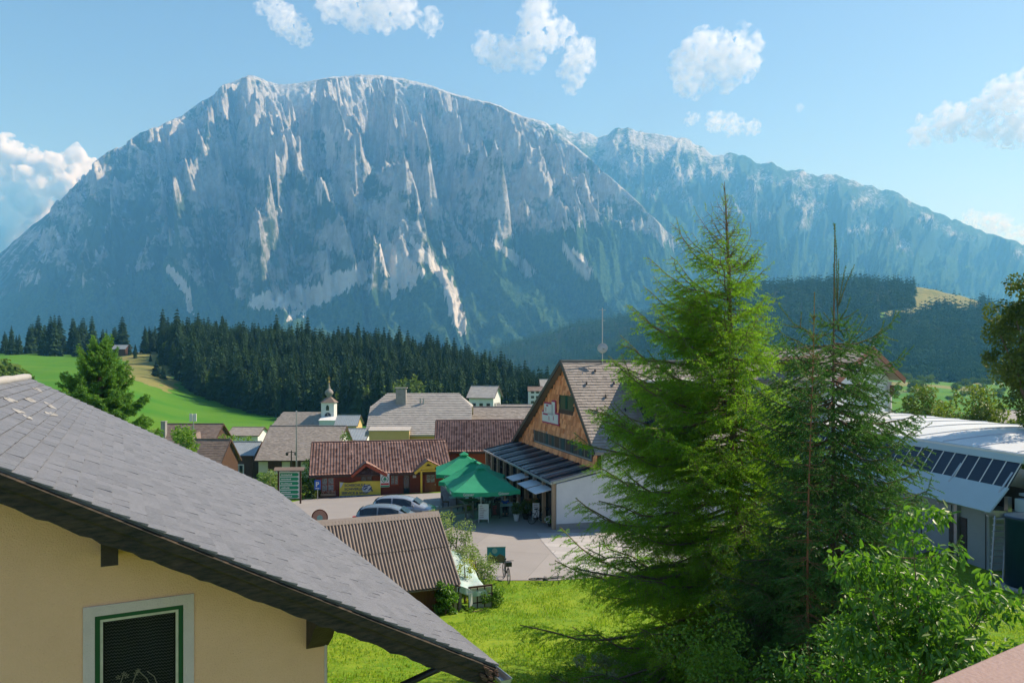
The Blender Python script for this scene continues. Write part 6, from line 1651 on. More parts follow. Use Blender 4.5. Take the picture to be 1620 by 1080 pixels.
# ---------------------------------------------------------------- trees near the camera
def tubes_np(segs, n=5):
    """segs: list of (pts (k,3), radii (k,)) -> V, F quads"""
    V = []; Fs = []; off = 0
    for P, Rr in segs:
        P = np.asarray(P, float); k = len(P)
        d = np.gradient(P, axis=0); d /= np.linalg.norm(d, axis=1)[:, None] + 1e-9
        ref = np.where(np.abs(d[:, 2:3]) < .9, np.array([[0, 0, 1.0]]), np.array([[1.0, 0, 0]]))
        u = np.cross(d, ref); u /= np.linalg.norm(u, axis=1)[:, None] + 1e-9; v = np.cross(d, u)
        t = np.arange(n) * 2 * np.pi / n
        ring = P[:, None] + (u[:, None] * np.cos(t)[None, :, None] + v[:, None] * np.sin(t)[None, :, None]) * np.asarray(Rr)[:, None, None]
        V.append(ring.reshape(-1, 3))
        i = np.arange(k - 1)[:, None] * n + np.arange(n)[None]; j = np.arange(k - 1)[:, None] * n + (np.arange(n)[None] + 1) % n
        Fs.append(np.stack([i, j, j + n, i + n], -1).reshape(-1, 4) + off); off += k * n
    return np.concatenate(V), np.concatenate(Fs)

def needles_np(rs, A, B, per_m, length, width, spread=.75, droop=0.0):
    """blades round the axis segments A->B"""
    D = B - A; Ls = np.linalg.norm(D, axis=1); D = D / (Ls[:, None] + 1e-9)
    cnt = rs.poisson(Ls * per_m); idx = np.repeat(np.arange(len(A)), cnt); m = len(idx)
    t = rs.rand(m, 1); P = A[idx] + (B - A)[idx] * t; d = D[idx]
    r = rs.normal(size=(m, 3)); r -= d * (r * d).sum(1, keepdims=True); r /= np.linalg.norm(r, axis=1)[:, None] + 1e-9
    dirn = r * spread + d * rs.uniform(.3, .9, (m, 1)); dirn[:, 2] -= droop; dirn /= np.linalg.norm(dirn, axis=1)[:, None]
    side = np.cross(dirn, rs.normal(size=(m, 3))); side /= np.linalg.norm(side, axis=1)[:, None] + 1e-9
    L = length * rs.uniform(.7, 1.2, (m, 1)); w_ = width * .5
    V = np.stack([P - side * w_ * .6, P + side * w_ * .6, P + dirn * L * .6 + side * w_, P + dirn * L, P + dirn * L * .6 - side * w_], 1)
    return V.reshape(-1, 3), np.arange(m * 5).reshape(-1, 5), idx

def conifer_tree(name, label, base, height, prof, n_prim, mats, seed, style='spruce', top=None, needle=(.03, .008, 150), cut=0.0, group=None, trunk_r=.12, lean=(0, 0), low=.1, sag=1.0, bare_top=0.0, asym=0.0, extra=None):
    rs = np.random.RandomState(seed)
    base = np.array(base, float); root = thing(name, label, 'tree', tuple(base), 0, group)
    tz = np.linspace(0, 1, 14)
    bend = np.stack([lean[0] * tz + .06 * np.sin(tz * 5 + seed), lean[1] * tz + .05 * np.cos(tz * 4), tz * height], -1); bend[:, :2] -= bend[0, :2] * (1 - tz[:, None])
    tr = [(bend, trunk_r * (1 - tz) ** (1.25 if style == 'spruce' else .85) + .006)]
    def tp(h): return np.array([np.interp(h, bend[:, 2], bend[:, k]) for k in range(3)])
    wood = []; SA = []; SB = []; ST = []
    def axis(P, tipw):
        SA.append(P[:-1]); SB.append(P[1:]); ST.append(np.linspace(tipw[0], tipw[1], len(P) - 1))
    if style == 'spruce':
        hs = []; h = low * height
        while h < height * .985:
            hs += [h + rs.uniform(-.05, .05) for _ in range(rs.randint(6, 9))]; h += (.33 + .1 * rs.rand()) * (height / 11) ** .5 * (1.0)
            hs += [h - .15 + rs.uniform(-.08, .08) for _ in range(2)]
    else:
        hs = low * height + (height * .985 - low * height) * rs.rand(n_prim) ** 1.05
    a = rs.rand() * 6.28
    for h in hs:
        f = h / height; p0 = tp(h); L = np.interp(height - h, prof[0], prof[1]) * rs.uniform(.72, 1.12)
        if L < .05: continue
        a += 2.399 + rs.uniform(-.3, .3)
        az = np.array([math.cos(a), math.sin(a), 0]); L *= 1 - asym * math.cos(a)
        n = 9; t = np.linspace(0, 1, n)[:, None]
        if style == 'spruce':
            el = math.radians(np.interp(f, [0, .35, .7, .9, 1], [-22, -12, 8, 38, 70])) + rs.uniform(-.12, .12)
            z = L * (math.tan(min(el, 1.3)) * t * (1 - .0 * t)) - L * .22 * sag * np.sin(t * np.pi * .75) * (f < .88) + L * .22 * t ** 3
            hor = L * t * (math.cos(el) if f > .88 else 1)
            if f > .88: z = L * math.sin(el) * t + .1 * L * t ** 2
        else:
            el = math.radians(np.interp(f, [0, .25, .5, .75, .9, 1], [-16, -8, 4, 22, 48, 68])) + rs.uniform(-.2, .2)
            z = L * math.sin(el) * t - L * .12 * np.sin(t * np.pi * .8) + L * .16 * t ** 2.5; hor = L * math.cos(el) * t
        P = p0 + az * hor + np.array([0, 0, 1.0]) * z
        P[1:] += rs.normal(size=(n - 1, 3)) * L * .012 * np.linspace(0, 1, n - 1)[:, None] * 2
        rb = max(.006, .014 * L / 1.5)
        wood.append((P, np.linspace(rb * 1.3, rb * .25, n)))
        axis(P[3 if L > 1 else 1:], (.3, .9))
        # side shoots
        side = np.cross(az, [0, 0, 1.0])
        ns = int(max(3, L / (  .066 if style == 'spruce' else .085)))
        for k in range(ns):
            s = .14 + .84 * (k + rs.rand() * .7) / ns
            q = np.array([np.interp(s, t[:, 0], P[:, j]) for j in range(3)])
            l = L * (.50 * (1 - s) + .10) * rs.uniform(.6, 1.1); l = min(l, 1.0)
            if l < .06: continue
            sg = 1 if k % 2 else -1
            fw = rs.uniform(.45, 1.0); dd = az * fw + side * sg * rs.uniform(.7, 1.0)
            if style == 'spruce': dd[2] += rs.uniform(-.5, .1); dr = -.18
            else: dd = dd + np.array([0, 0, rs.uniform(-.55, .30)]); dr = -.30 + f * .30
            dd /= np.linalg.norm(dd); m = 5; tt = np.linspace(0, 1, m)[:, None]
            Q = q + dd * l * tt + np.array([0, 0, 1.0]) * (dr * l * tt ** 1.6)
            wood.append((Q[[0, 2, 4]], [.006, .004, .002])) if l > .2 else None
            axis(Q, (.5, 1.0))
            for k2 in range(int(l / (.2 if style == 'spruce' else .14))):
                s2 = rs.uniform(.2, .9); q2 = q + dd * l * s2 + np.array([0, 0, dr * l * s2 ** 1.6]); l2 = l * (1 - s2 * .6) * rs.uniform(.3, .55)
                d2 = dd * .7 + np.cross(dd, [0, 0, 1.0]) * rs.choice([-1, 1]) * .8 + np.array([0, 0, rs.uniform(-.6, .1)]); d2 /= np.linalg.norm(d2)
                axis(np.stack([q2, q2 + d2 * l2 * .5, q2 + d2 * l2 + [0, 0, -.05 * l2]]), (.6, 1.0))
    for E_ in (extra or []):
        Q = np.array(E_) - base; wood.append((Q, np.linspace(.009, .004, len(Q)))); Q2 = np.concatenate([Q[i:i + 1] + (Q[i + 1:i + 2] - Q[i:i + 1]) * np.linspace(0, 1, 4)[:, None] for i in range(len(Q) - 1)]); axis(Q2, (.2, .6))
    # leader and uppermost trunk carry needles too
    axis(bend[-3:], (.8, 1.0))
    A = np.concatenate(SA); B = np.concatenate(SB); T = np.concatenate(ST)
    if bare_top:
        keep = rs.rand(len(A)) > np.clip((A[:, 2] - height * bare_top) / (height * (1 - bare_top)) * 1.3, 0, .85); A, B, T = A[keep], B[keep], T[keep]
    V, Fc, idx = needles_np(rs, A, B, needle[2], needle[0], needle[1], .8 if style == 'spruce' else .9, .1)
    r = np.clip(T[idx] * .75 + rs.rand(len(idx)) * .35 - .1, 0, 1)
    V2, F2 = tubes_np(tr, 9); to = link('trunk', npmesh('trunk', V2, F2, mats[0], True), root)
    V3, F3 = tubes_np(wood, 4); bo = link('branches', npmesh('branches', V3, F3, mats[0], True), to)
    cr = link('crown', npmesh('crown', V, Fc, mats[1], False, r, 5), root)
    return root

BARK = M('bark', (.13, .085, .055), (.22, .16, .12), .9, 8, bump=.8, bscale=30, stretch=(1, 1, .4))
LARCH = M('larch_needles', (.034, .13, .016), (.20, .35, .03), .7, 1.2, rnd=.75, trans=.55, contrast=.6, spec=.2)
SPRUCE = M('spruce_needles', (.012, .062, .022), (.095, .24, .045), .5, 1.2, rnd=.75, trans=.28, contrast=.6, spec=.35)
gzv = lambda x, y: hz(x, y)
x = X(1182, 20); gz0 = gzv(x, 20)
conifer_tree('larch', 'tall feathery bright green larch in the centre right with drooping branches', (x, 20, gz0), Z(288, 20) - gz0,
             ([0, .4, 1.0, 1.9, 2.6, 3.6, 5.0, 6.5, 8.0, 9.5, 10.5, 12, 14], [.05, .22, .6, 1.1, 1.6, 1.8, 2.35, 2.95, 3.15, 3.6, 4.2, 4.2, 3.0]), 365, (BARK, LARCH), 3, 'larch', needle=(.05, .0105, 80), lean=(X(1142, 20) - x, 0), trunk_r=.16, low=.06, bare_top=.78, asym=.28)
SHOOTS = [[tuple(at(a, b, 16 + dy * (i / max(1, len(l) - 1)))) for i, (a, b) in enumerate(l)] for dy, l in (
    (0, [(1327, 523), (1324.7, 482), (1323.5, 430), (1323, 388), (1319, 353)]), (.2, [(1325, 484), (1320, 450), (1319, 418)]), (-.2, [(1325, 484), (1326, 445), (1326.5, 410)]), (.1, [(1327, 484), (1332, 450), (1338, 421)]), (-.1, [(1327, 484), (1339, 448), (1352, 419)]),
    (.3, [(1327, 523), (1316, 511), (1303, 494)]), (-.3, [(1326, 512), (1318, 500), (1315, 487)]), (.2, [(1328, 506), (1340, 488), (1345, 470)]), (-.2, [(1330, 506), (1345, 499), (1357, 490)]),
    (.4, [(1332, 560), (1360, 541), (1386, 532), (1408, 518), (1418, 491)]), (.5, [(1386, 532), (1395, 520), (1399, 506)]), (.3, [(1386, 532), (1405, 535), (1420, 539)]), (.2, [(1340, 545), (1358, 525), (1372, 498)]), (-.2, [(1345, 545), (1362, 530), (1378, 517)]),
    (.3, [(1345, 640), (1385, 610), (1403, 590), (1424, 571), (1446, 546)]), (.3, [(1403, 590), (1415, 585), (1427, 578)]), (-.3, [(1328, 575), (1304, 545), (1278, 523), (1256, 513), (1232, 482)]), (-.3, [(1268, 518), (1254, 517), (1238, 512)]), (-.2, [(1266, 518), (1267, 505), (1268, 494)]),
    (-.4, [(1345, 700), (1400, 655), (1440, 640), (1462, 612)]), (-.4, [(1340, 760), (1395, 725), (1440, 690), (1475, 668)]), (.2, [(1330, 660), (1290, 620), (1262, 600), (1240, 575)]), (-.3, [(1335, 540), (1322, 530), (1305, 527)]), (.2, [(1330, 548), (1315, 538), (1300, 524)]))]
x = X(1330, 16); gz0 = gzv(x, 16)
conifer_tree('spruce', 'dark green spruce with a bare leader and stiff upturned shoots right of the larch', (x, 16, gz0), Z(355, 16) - gz0,
             ([0, 1.9, 2.1, 2.3, 2.6, 3.0, 4.2, 5.5, 7.5, 9, 11], [.0, .0, .45, .9, 1.3, 1.55, 1.85, 2.1, 2.5, 2.8, 2.8]), 0, (BARK, SPRUCE), 8, 'spruce', needle=(.030, .0088, 300), lean=(X(1318, 16) - x, 0), trunk_r=.1, low=.08, sag=1.0, extra=SHOOTS)
x = X(1283, 14.6); gz0 = gzv(x, 14.6)
conifer_tree('young_spruce', 'slender young spruce with reddish stem standing before the dark spruce', (x, 14.6, gz0), Z(462, 14.6) - gz0,
             ([0, .3, 1.0, 2.0, 3.5, 5, 8], [.0, .0, .30, .35, .45, .6, .9]), 0, (M('bark_red', (.22, .09, .05), (.30, .14, .08), .9, 8), SPRUCE), 15, 'spruce', needle=(.03, .008, 150), trunk_r=.028, low=.1, sag=.3)
x = X(1215, 16.5); gz0 = gzv(x, 16.5)
conifer_tree('young_spruce', 'low bushy spruce filling the gap under the larch and the dark spruce', (x, 16.5, gz0), Z(830, 16.5) - gz0, ([0, .5, 1.5, 3, 5], [.1, .4, 1.0, 1.5, 1.9]), 0, (BARK, SPRUCE), 21, 'spruce', needle=(.032, .0085, 170), trunk_r=.07, low=.05)
x = X(158, 60); gz0 = gzv(x, 60)
conifer_tree('fir_tree', 'broad bright green fir rising behind the ridge of the slate roof', (x, 60, gz0), Z(546, 60) - gz0,
             ([0, .4, 1.5, 3.0, 4.5, 6.5, 8, 14], [.4, 1.3, 1.9, 2.5, 3.3, 4.1, 4.5, 3.6]), 190, (BARK, M('fir_needles', (.035, .13, .018), (.15, .31, .04), .7, .6, rnd=.6, trans=.25)), 33, 'larch', needle=(.16, .045, 45), trunk_r=.25, low=.12)

def leaf_tree(name, label, x, y, h, crown, nleaf, leaf, mats, seed, cat='tree', group=None, nclump=26, trunk_r=.12, droop=.3, fill=.75, z=None, limbs=14, flat=.0):
    """crown: list of ellipsoids (dx, dy, dz, rx, ry, rz) above the foot; leaves sit in clumps spread through them"""
    rs = np.random.RandomState(seed); z = hz(x, y) if z is None else z
    root = thing(name, label, cat, (x, y, z), 0, group)
    vol = np.array([c[3] * c[4] * c[5] for c in crown]) ** .67; C = []; Rr = []
    for i in range(nclump):
        c = crown[rs.choice(len(crown), p=vol / vol.sum())]; d = rs.normal(size=3); d /= np.linalg.norm(d); q = rs.uniform(.35, 1.0) ** .6
        C.append([c[0] + d[0] * c[3] * q, c[1] + d[1] * c[4] * q, c[2] + d[2] * c[5] * q]); Rr.append(min(c[3], c[4], c[5]) * rs.uniform(.25, .5))
    C = np.array(C); Rr = np.array(Rr)
    wood = []; tr = [(np.array([[0, 0, -.2], [.04 * h * rs.uniform(-1, 1) * .5, 0, h * .3], [.0, .02 * h, h * .62]]), np.array([trunk_r, trunk_r * .7, trunk_r * .35]))]
    for i in rs.choice(nclump, min(limbs, nclump), replace=False):
        p0 = np.array([0, 0, rs.uniform(.12, .55) * h]); p0[2] = min(p0[2], C[i][2]); mid = (p0 + C[i]) / 2 + [0, 0, .06 * h]
        wood.append((np.array([p0, mid, C[i]]), np.array([trunk_r * .4, trunk_r * .22, trunk_r * .08])))
    per = rs.multinomial(nleaf, Rr ** 2 / (Rr ** 2).sum()); idx = np.repeat(np.arange(nclump), per); m = len(idx)
    d = rs.normal(size=(m, 3)); d /= np.linalg.norm(d, axis=1)[:, None]
    P = C[idx] + d * Rr[idx][:, None] * (rs.rand(m, 1) ** (1 - fill) if fill < 1 else 1) * np.array([1.15, 1.15, .85])
    ax = d * .5 + rs.normal(size=(m, 3)) * .6; ax[:, 2] -= droop; ax /= np.linalg.norm(ax, axis=1)[:, None]
    nr = rs.normal(size=(m, 3)) * .7; nr[:, 2] += 1; sd = np.cross(ax, nr); sd /= np.linalg.norm(sd, axis=1)[:, None]; up = np.cross(sd, ax)
    L = leaf[0] * rs.uniform(.65, 1.2, (m, 1)); W = leaf[1] * rs.uniform(.75, 1.15, (m, 1)) * .5
    fold = .25
    V = np.stack([P, P + ax * L * .35 + sd * W + up * W * fold, P + ax * L * .75 + sd * W * .7 + up * W * fold * .6 - [[0, 0, 0]], P + ax * L - up * L * .08, P + ax * L * .75 - sd * W * .7 + up * W * fold * .6, P + ax * L * .35 - sd * W + up * W * fold], 1).reshape(-1, 3)
    b = np.arange(m)[:, None] * 6
    Fc = np.concatenate([b + np.array([[0, 1, 2, 3]]), b + np.array([[0, 3, 4, 5]])]); r = np.tile(rs.rand(m) * .7 + .3 * rs.rand(nclump)[idx], 2)
    V2, F2 = tubes_np(tr, 8); to = link('trunk', npmesh('trunk', V2, F2, mats[0], True), root)
    if wood: V3, F3 = tubes_np(wood, 5); link('limbs', npmesh('limbs', V3, F3, mats[0], True), to)
    link('crown', npmesh('crown', V, Fc, mats[1], False, r), root)
    return root
CHERRY = M('cherry_leaves', (.026, .11, .015), (.14, .27, .03), .42, 3, rnd=.7, trans=.40, spec=.5)
MAPLE = M('maple_leaves', (.030, .075, .015), (.13, .17, .025), .6, .8, rnd=.65, trans=.3)
BUSHL = M('bush_leaves', (.05, .15, .015), (.19, .31, .035), .55, 3, rnd=.7, trans=.3)
PALE = M('pale_leaves', (.09, .16, .05), (.26, .34, .13), .6, 5, rnd=.7, trans=.3)
x = X(1462, 9.6); y = 9.6; g_ = hz(x, y)
def cz(py, Y=9.6): return Z(py, Y) - g_
leaf_tree('cherry_tree', 'leafy young cherry tree with drooping glossy leaves beside the spruce', x, y, cz(775), [
    (-.12, 0, cz(835), .38, .4, .55), (.12, 0, cz(915), .70, .7, .6), (.40, .1, cz(990), 1.0, .8, .5), (-.4, 0, cz(950), .75, .7, .7), (.1, 0, cz(1050), 1.4, 1.0, .6), (.85, .1, cz(945), .4, .4, .3), (-.6, 0, cz(1060), 1.0, .8, .5), (.0, 0, cz(1140), 1.5, 1.0, .6)],
    8000, (.125, .05), (BARK, CHERRY), 5, nclump=120, trunk_r=.045, droop=.75, limbs=40)
m = MB()
for i in range(9):
    d = Vector((random.gauss(0, 1), random.gauss(0, 1), random.gauss(0, 1))).normalized() * .02; c = at(1450 + random.uniform(-6, 6), 793 + random.uniform(-4, 4), 9.2); e = d.orthogonal().normalized() * .03; m.add([c - d, c + e, c + d, c - e], [(0, 1, 2, 3)])
# big tree at the right edge and the two before the meadow
Y = 44; x = X(1640, Y); g_ = hz(x, Y)
def cz2(py): return Z(py, Y) - g_
leaf_tree('large_tree', 'large dark broadleaf tree overhanging the right edge of the view', x, Y, cz2(430), [(-.6, 0, cz2(520), 1.9, 2.5, 1.9), (-1.6, 0, cz2(575), 1.5, 1.8, .9), (0, 0, cz2(470), 1.5, 2, 1.3), (.6, 0, cz2(590), 2.2, 2.6, 1.6), (-.6, 0, cz2(640), 1.2, 1.6, 1.0), (1.5, 0, cz2(680), 2.2, 2.2, 1.6)], 20000, (.20, .13), (BARK, MAPLE), 9, nclump=110, trunk_r=.3)
for (px, pyt, Y, w_, sd_, lb) in ((1462, 612, 72, 2.2, 1, 'green broadleaf tree with a loose crown behind the white station roof'), (1540, 598, 66, 2.7, 2, 'fuller broadleaf tree next to the loose one behind the station roof'), (1612, 655, 60, 1.8, 3, 'low shrubby tree behind the station roof below the large tree')):
    x = X(px, Y); g_ = hz(x, Y); hh = Z(pyt, Y) - g_
    leaf_tree('broadleaf_tree', lb, x, Y, hh, [(0, 0, hh * .72, w_ * .8, w_, hh * .26), (w_ * .5, 0, hh * .5, w_ * .8, w_, hh * .25), (-w_ * .6, 0, hh * .48, w_ * .8, w_, hh * .22)], 9000, (.26, .17), (BARK, M('poplar_leaves', (.045, .10, .02), (.20, .26, .04), .55, 1, rnd=.7, trans=.3)), 60 + sd_, nclump=60, trunk_r=.2)
def bush(label, px, pyb, pyt, Y, w_, n, leaf, mat, sd_, name='bush', cat='bush', nc=30, z=None, droop=.2, dz=0):
    x = X(px, Y); g_ = hz(x, Y) if z is None else z; hh = Z(pyt, Y) - g_
    return leaf_tree(name, label, x, Y, hh, [(0, 0, hh * .5, w_, w_, hh * .48), (w_ * .5, 0, hh * .35, w_ * .6, w_ * .7, hh * .35), (-w_ * .45, 0, hh * .38, w_ * .6, w_ * .7, hh * .35)], n, leaf, (BARK, mat), sd_, cat, None, nc, .03 + hh * .008, droop, .7, g_, 10)
bush('rounded green garden tree just above the slate roof by the brown roofed house', 283, 705, 678, 88, 2.3, 3500, (.3, .2), BUSHL, 1)
bush('leafy green garden shrub behind the dark roofed house', 372, 705, 686, 125, 3.0, 2500, (.35, .25), BUSHL, 2)
bush('yellowish shrub beside the pale chimney', 243, 690, 668, 120, 1.3, 1200, (.3, .2), PALE, 3)
bush('green shrub showing above the left end of the long red roof', 545, 697, 681, 100, 1.4, 1200, (.25, .18), BUSHL, 4)
bush('bright green bush between the direction board and the long chalet', 488, 770, 728, 70, 1.1, 2600, (.16, .11), BUSHL, 5)
bush('dark bush below the bright one beside the parking sign', 484, 800, 765, 65.5, 1.2, 2200, (.14, .1), MAPLE, 6)
bush('yellow green shrub in front of the white farmhouse wall', 428, 790, 742, 92, 1.6, 1800, (.22, .16), PALE, 7)
bush('pointed shrub growing against the farmhouse', 412, 790, 748, 98, 1.2, 1200, (.22, .16), BUSHL, 8)
bush('tall pale leaved sapling growing beside the ridge of the corrugated shed', 722, 900, 800, 34.2, .85, 2600, (.10, .06), PALE, 9)
bush('low sprawling pale leaved shrub above the white tarpaulin', 752, 920, 852, 33.4, .9, 3200, (.09, .055), PALE, 10)
bush('yellow leaved sapling at the corner of the white tarpaulin', 735, 930, 862, 31.6, .35, 700, (.09, .05), M('leaves_yellow', (.35, .36, .03), (.2, .28, .03), .6, 4, rnd=.6, trans=.3), 11)
bush('dense leafy bush beside the window frame stack', 776, 990, 925, 31.0, .5, 2200, (.08, .055), BUSHL, 12)
bush('low weedy bush on the lawn at the foot of the lean to', 752, 995, 965, 30.0, .7, 1500, (.08, .055), BUSHL, 13)
bush('climbing plant covering the front corner of the shed', 705, 992, 914, 29.6, .42, 2600, (.12, .07), CHERRY, 14, name='climbing_plant', cat='climber', droop=.8)
bush('green shrub at the foot of the road behind the shed roof', 690, 850, 808, 40, .8, 1200, (.1, .07), PALE, 15)
bush('variegated low shrub on the lawn under the larch branches', 960, 1090, 1040, 19.2, .9, 2600, (.07, .05), M('leaves_variegated', (.12, .2, .06), (.5, .52, .4), .6, 9, rnd=.8, trans=.2), 16)
bush('low leafy shrub on the lawn at the bottom beside the variegated one', 900, 1100, 1058, 19.2, .7, 1500, (.06, .04), BUSHL, 17)
bush('tangled undergrowth bush beneath the spruce and the cherry tree', 1330, 1180, 960, 12.5, 1.3, 6500, (.10, .045), CHERRY, 18)
bush('leafy shrub along the balcony edge at the bottom right', 1560, 1130, 985, 10.5, .9, 5000, (.09, .045), CHERRY, 19)
bush('dark shrub mass under the larch at the bottom of the view', 1160, 1200, 985, 14.5, 1.4, 6500, (.09, .045), BUSHL, 20)
# far blue-green mixed trees among the houses below the wood
random.seed(31)
for i in range(62):
    px = random.uniform(640, 880); Y = random.uniform(180, 262)
    if 738 < px < 800 and Y < 232: Y = random.uniform(232, 262)
    if 832 < px < 880 and Y < 245: continue
    if px < 700 and Y < 235: continue
    if random.random() < .7: far_tree(X(px, Y), Y, random.uniform(7, 12), 'broadleaf tree among the scattered houses below the wooded hill', 'broadleaf trees among the houses below the hill', me=BLOB[random.randrange(4)], name='broadleaf_tree', wd=1.1)
    else: far_tree(X(px, Y), Y, random.uniform(10, 15), 'spruce among the scattered houses below the wooded hill', 'spruces among the houses below the hill')
for px, Y, h in ((345, 150, 8.5), (350, 160, 6), (274, 160, 6)): far_tree(X(px, Y), Y, h, 'small dark spruce in a garden at the foot of the green meadow', 'garden spruces at the foot of the meadow', wd=1.4)
for i in range(14):
    px = random.uniform(1380, 1460); Y = random.uniform(80, 260)
    far_tree(X(px, Y), Y, random.uniform(5, 8), 'round broadleaf tree in the valley behind the lift station and timber gable', 'broadleaf trees in the valley behind the station', me=BLOB[random.randrange(4)], name='broadleaf_tree', wd=1.1)

# ---------------------------------------------------------------- grass blades on the lawn
rs = np.random.RandomState(77)
n = 120000
yy = 17 + 19.5 * rs.rand(n) ** .8; px = rs.uniform(500, 1660, n); xx = (px - 810) / F * yy
edge_y = np.interp(xx, [-6, -2.4, -.5, 2, 3, 4.6, 7.5, 22], [40, 36.4, 35.7, 35.7, 36.6, 36.4, 36.9, 37])
keep = (yy < edge_y) & ~((px < 735) & (yy > 28) & (yy < 40) & (xx > -9))
dn__ = fbm(xx / 1.6, yy / 1.6, 4, 3) > rs.uniform(-.45, .25, n); keep &= dn__
xx, yy = xx[keep], yy[keep]; m = len(xx); zz = H(xx, yy)
a = rs.rand(m) * 6.283; hgt = rs.uniform(.035, .085, m) * (1 + .7 * np.clip(fbm(xx / 2.5, yy / 2.5, 3, 8) * 3, 0, 1)); wd_ = rs.uniform(.012, .028, m)
bx, by = np.cos(a) * wd_, np.sin(a) * wd_; lx, ly = rs.normal(size=m) * .03, rs.normal(size=m) * .03
V = np.stack([np.stack([xx - bx, yy - by, zz - .01], -1), np.stack([xx + bx, yy + by, zz - .01], -1), np.stack([xx + lx, yy + ly, zz + hgt], -1)], 1).reshape(-1, 3)
o = link('lawn_grass', npmesh('lawn_grass', V, np.arange(m * 3).reshape(-1, 3), M('grass_blades', (.085, .21, .014), (.25, .31, .045), .6, 1.2, rnd=.6, trans=.45), False, rs.rand(m), 3))
tag(o, 'short bright green grass on the lawn below the plaza', 'grass', kind='stuff')

# ---------------------------------------------------------------- people and terrace furniture
def skin(name, nodes, edges, mat, parent, sub=2, smooth=True):
    me = bpy.data.meshes.new(name); me.from_pydata([p for p, r in nodes], edges, []); me.materials.append(mat); o = link(name, me, parent)
    sk = o.modifiers.new('skin', 'SKIN'); sk.use_smooth_shade = smooth
    for v, (p, r) in zip(me.skin_vertices[0].data, nodes): v.radius = (r, r) if not isinstance(r, tuple) else r
    me.skin_vertices[0].data[0].use_root = True
    sb = o.modifiers.new('sub', 'SUBSURF'); sb.levels = sb.render_levels = sub
    return o
SKINM = M('skin', (.50, .29, .20), (.46, .26, .18), .6, 5)
def person(label, x, y, z, rz, seated=True, shirt=(.05, .1, .4), legs=(.04, .05, .08), hair=(.08, .05, .03), arm='table', dress=False):
    root = thing('person', label, 'person', (x, y, z), rz)
    hz_ = .45 if seated else .92
    P = [((0, 0, hz_ + .03), .13), ((0, .0, hz_ + .22), .125), ((0, -.01, hz_ + .42), .14), ((0, 0, hz_ + .55), .06), ((0, -.01, hz_ + .63), .055), ((0, -.02, hz_ + .74), .09), ((0, -.015, hz_ + .82), .075)]
    E = [(0, 1), (1, 2), (2, 3), (3, 4), (4, 5), (5, 6)]
    legn = []
    for s in (-1, 1):
        k = len(P)
        if seated: pts = [((s * .1, 0, hz_), .085), ((s * .12, -.40, hz_ + .03), .06), ((s * .12, -.42, .08), .042), ((s * .12, -.55, .04), .035)]
        else: pts = [((s * .1, 0, hz_ - .08), .085), ((s * .11, -.02 - .06 * s, .5), .06), ((s * .12, .05 * s, .08), .042), ((s * .12, .05 * s - .14, .035), .035)]
        P += pts; E += [(0, k), (k, k + 1), (k + 1, k + 2), (k + 2, k + 3)]
        k = len(P)
        if arm == 'table' or s == 1: pts = [((s * .19, 0, hz_ + .45), .055), ((s * .24, -.08, hz_ + .2), .042), ((s * .15, -.32, hz_ + .24), .03), ((s * .12, -.39, hz_ + .25), .032)]
        else: pts = [((s * .19, 0, hz_ + .45), .055), ((s * .25, .02, hz_ + .18), .042), ((s * .24, -.06, hz_ - .04), .03), ((s * .23, -.1, hz_ - .12), .032)]
        P += pts; E += [(2, k), (k, k + 1), (k + 1, k + 2), (k + 2, k + 3)]
        w_ = P[-1][0]
        for f in range(4):
            k2 = len(P); P += [((w_[0] + (f - 1.5) * .018, w_[1] - .05, w_[2] - .005), .009), ((w_[0] + (f - 1.5) * .02, w_[1] - .085 + .006 * abs(f - 1.5), w_[2] - .03), .008)]; E += [(k + 3, k2), (k2, k2 + 1)]
        k2 = len(P); P += [((w_[0] - s * .04, w_[1] - .02, w_[2] - .01), .010), ((w_[0] - s * .045, w_[1] - .05, w_[2] - .02), .008)]; E += [(k + 3, k2), (k2, k2 + 1)]
    # nose and ears keep the head from being a ball
    k = len(P); P += [((0, -.115, hz_ + .745), .014)]; E += [(5, k)]
    b = skin('body', P, E, SKINM, root)
    sm = M('cloth_%02x%02x%02x' % tuple(int(c * 255) for c in shirt), shirt, None, .85, 8); lm = M('cloth_%02x%02x%02x' % tuple(int(c * 255) for c in legs), legs, None, .85, 8)
    S = [((0, 0, hz_ + .03), .15), ((0, 0, hz_ + .22), .145), ((0, -.01, hz_ + .42), .155), ((0, 0, hz_ + .52), .09)]; Es = [(0, 1), (1, 2), (2, 3)]
    for s in (-1, 1):
        k = len(S); S += [((s * .19, 0, hz_ + .45), .072), ((s * .225, -.03, hz_ + .3), .062)]; Es += [(2, k), (k, k + 1)]
    skin('shirt', S, Es, sm, root, 1)
    T = [((0, 0, hz_ + .02), .145)]; Et = []
    for s in (-1, 1):
        k = len(T)
        if seated: T += [((s * .1, -.02, hz_), .1), ((s * .12, -.40, hz_ + .03), .076), ((s * .12, -.42, .14), .058)]
        else: T += [((s * .1, 0, hz_ - .1), .1), ((s * .11, -.02 - .06 * s, .5), .076), ((s * .12, .05 * s, .14), .06)]
        Et += [(0, k), (k, k + 1), (k + 1, k + 2)]
    skin('trousers', T, Et, lm, root, 1)
    hm_ = M('hair_%02x' % int(hair[0] * 255), hair, None, .7, 20)
    skin('hair', [((0, .035, hz_ + .72), .085), ((0, .02, hz_ + .82), .085), ((0, -.03, hz_ + .86), .06)], [(0, 1), (1, 2)], hm_, root, 2)
    for s in (-1, 1):
        m = MB(); m.lathe((s * .033, -.108, hz_ + .77), [(.002, -.008), (.011, 0), (.002, .008)], 8); m.build('eye', METDK, root)
    m = MB(); m.box(-.022, .022, -.106, -.1, hz_ + .698, hz_ + .706); m.build('mouth', M('lips', (.3, .08, .07), None, .6), root)
    return root
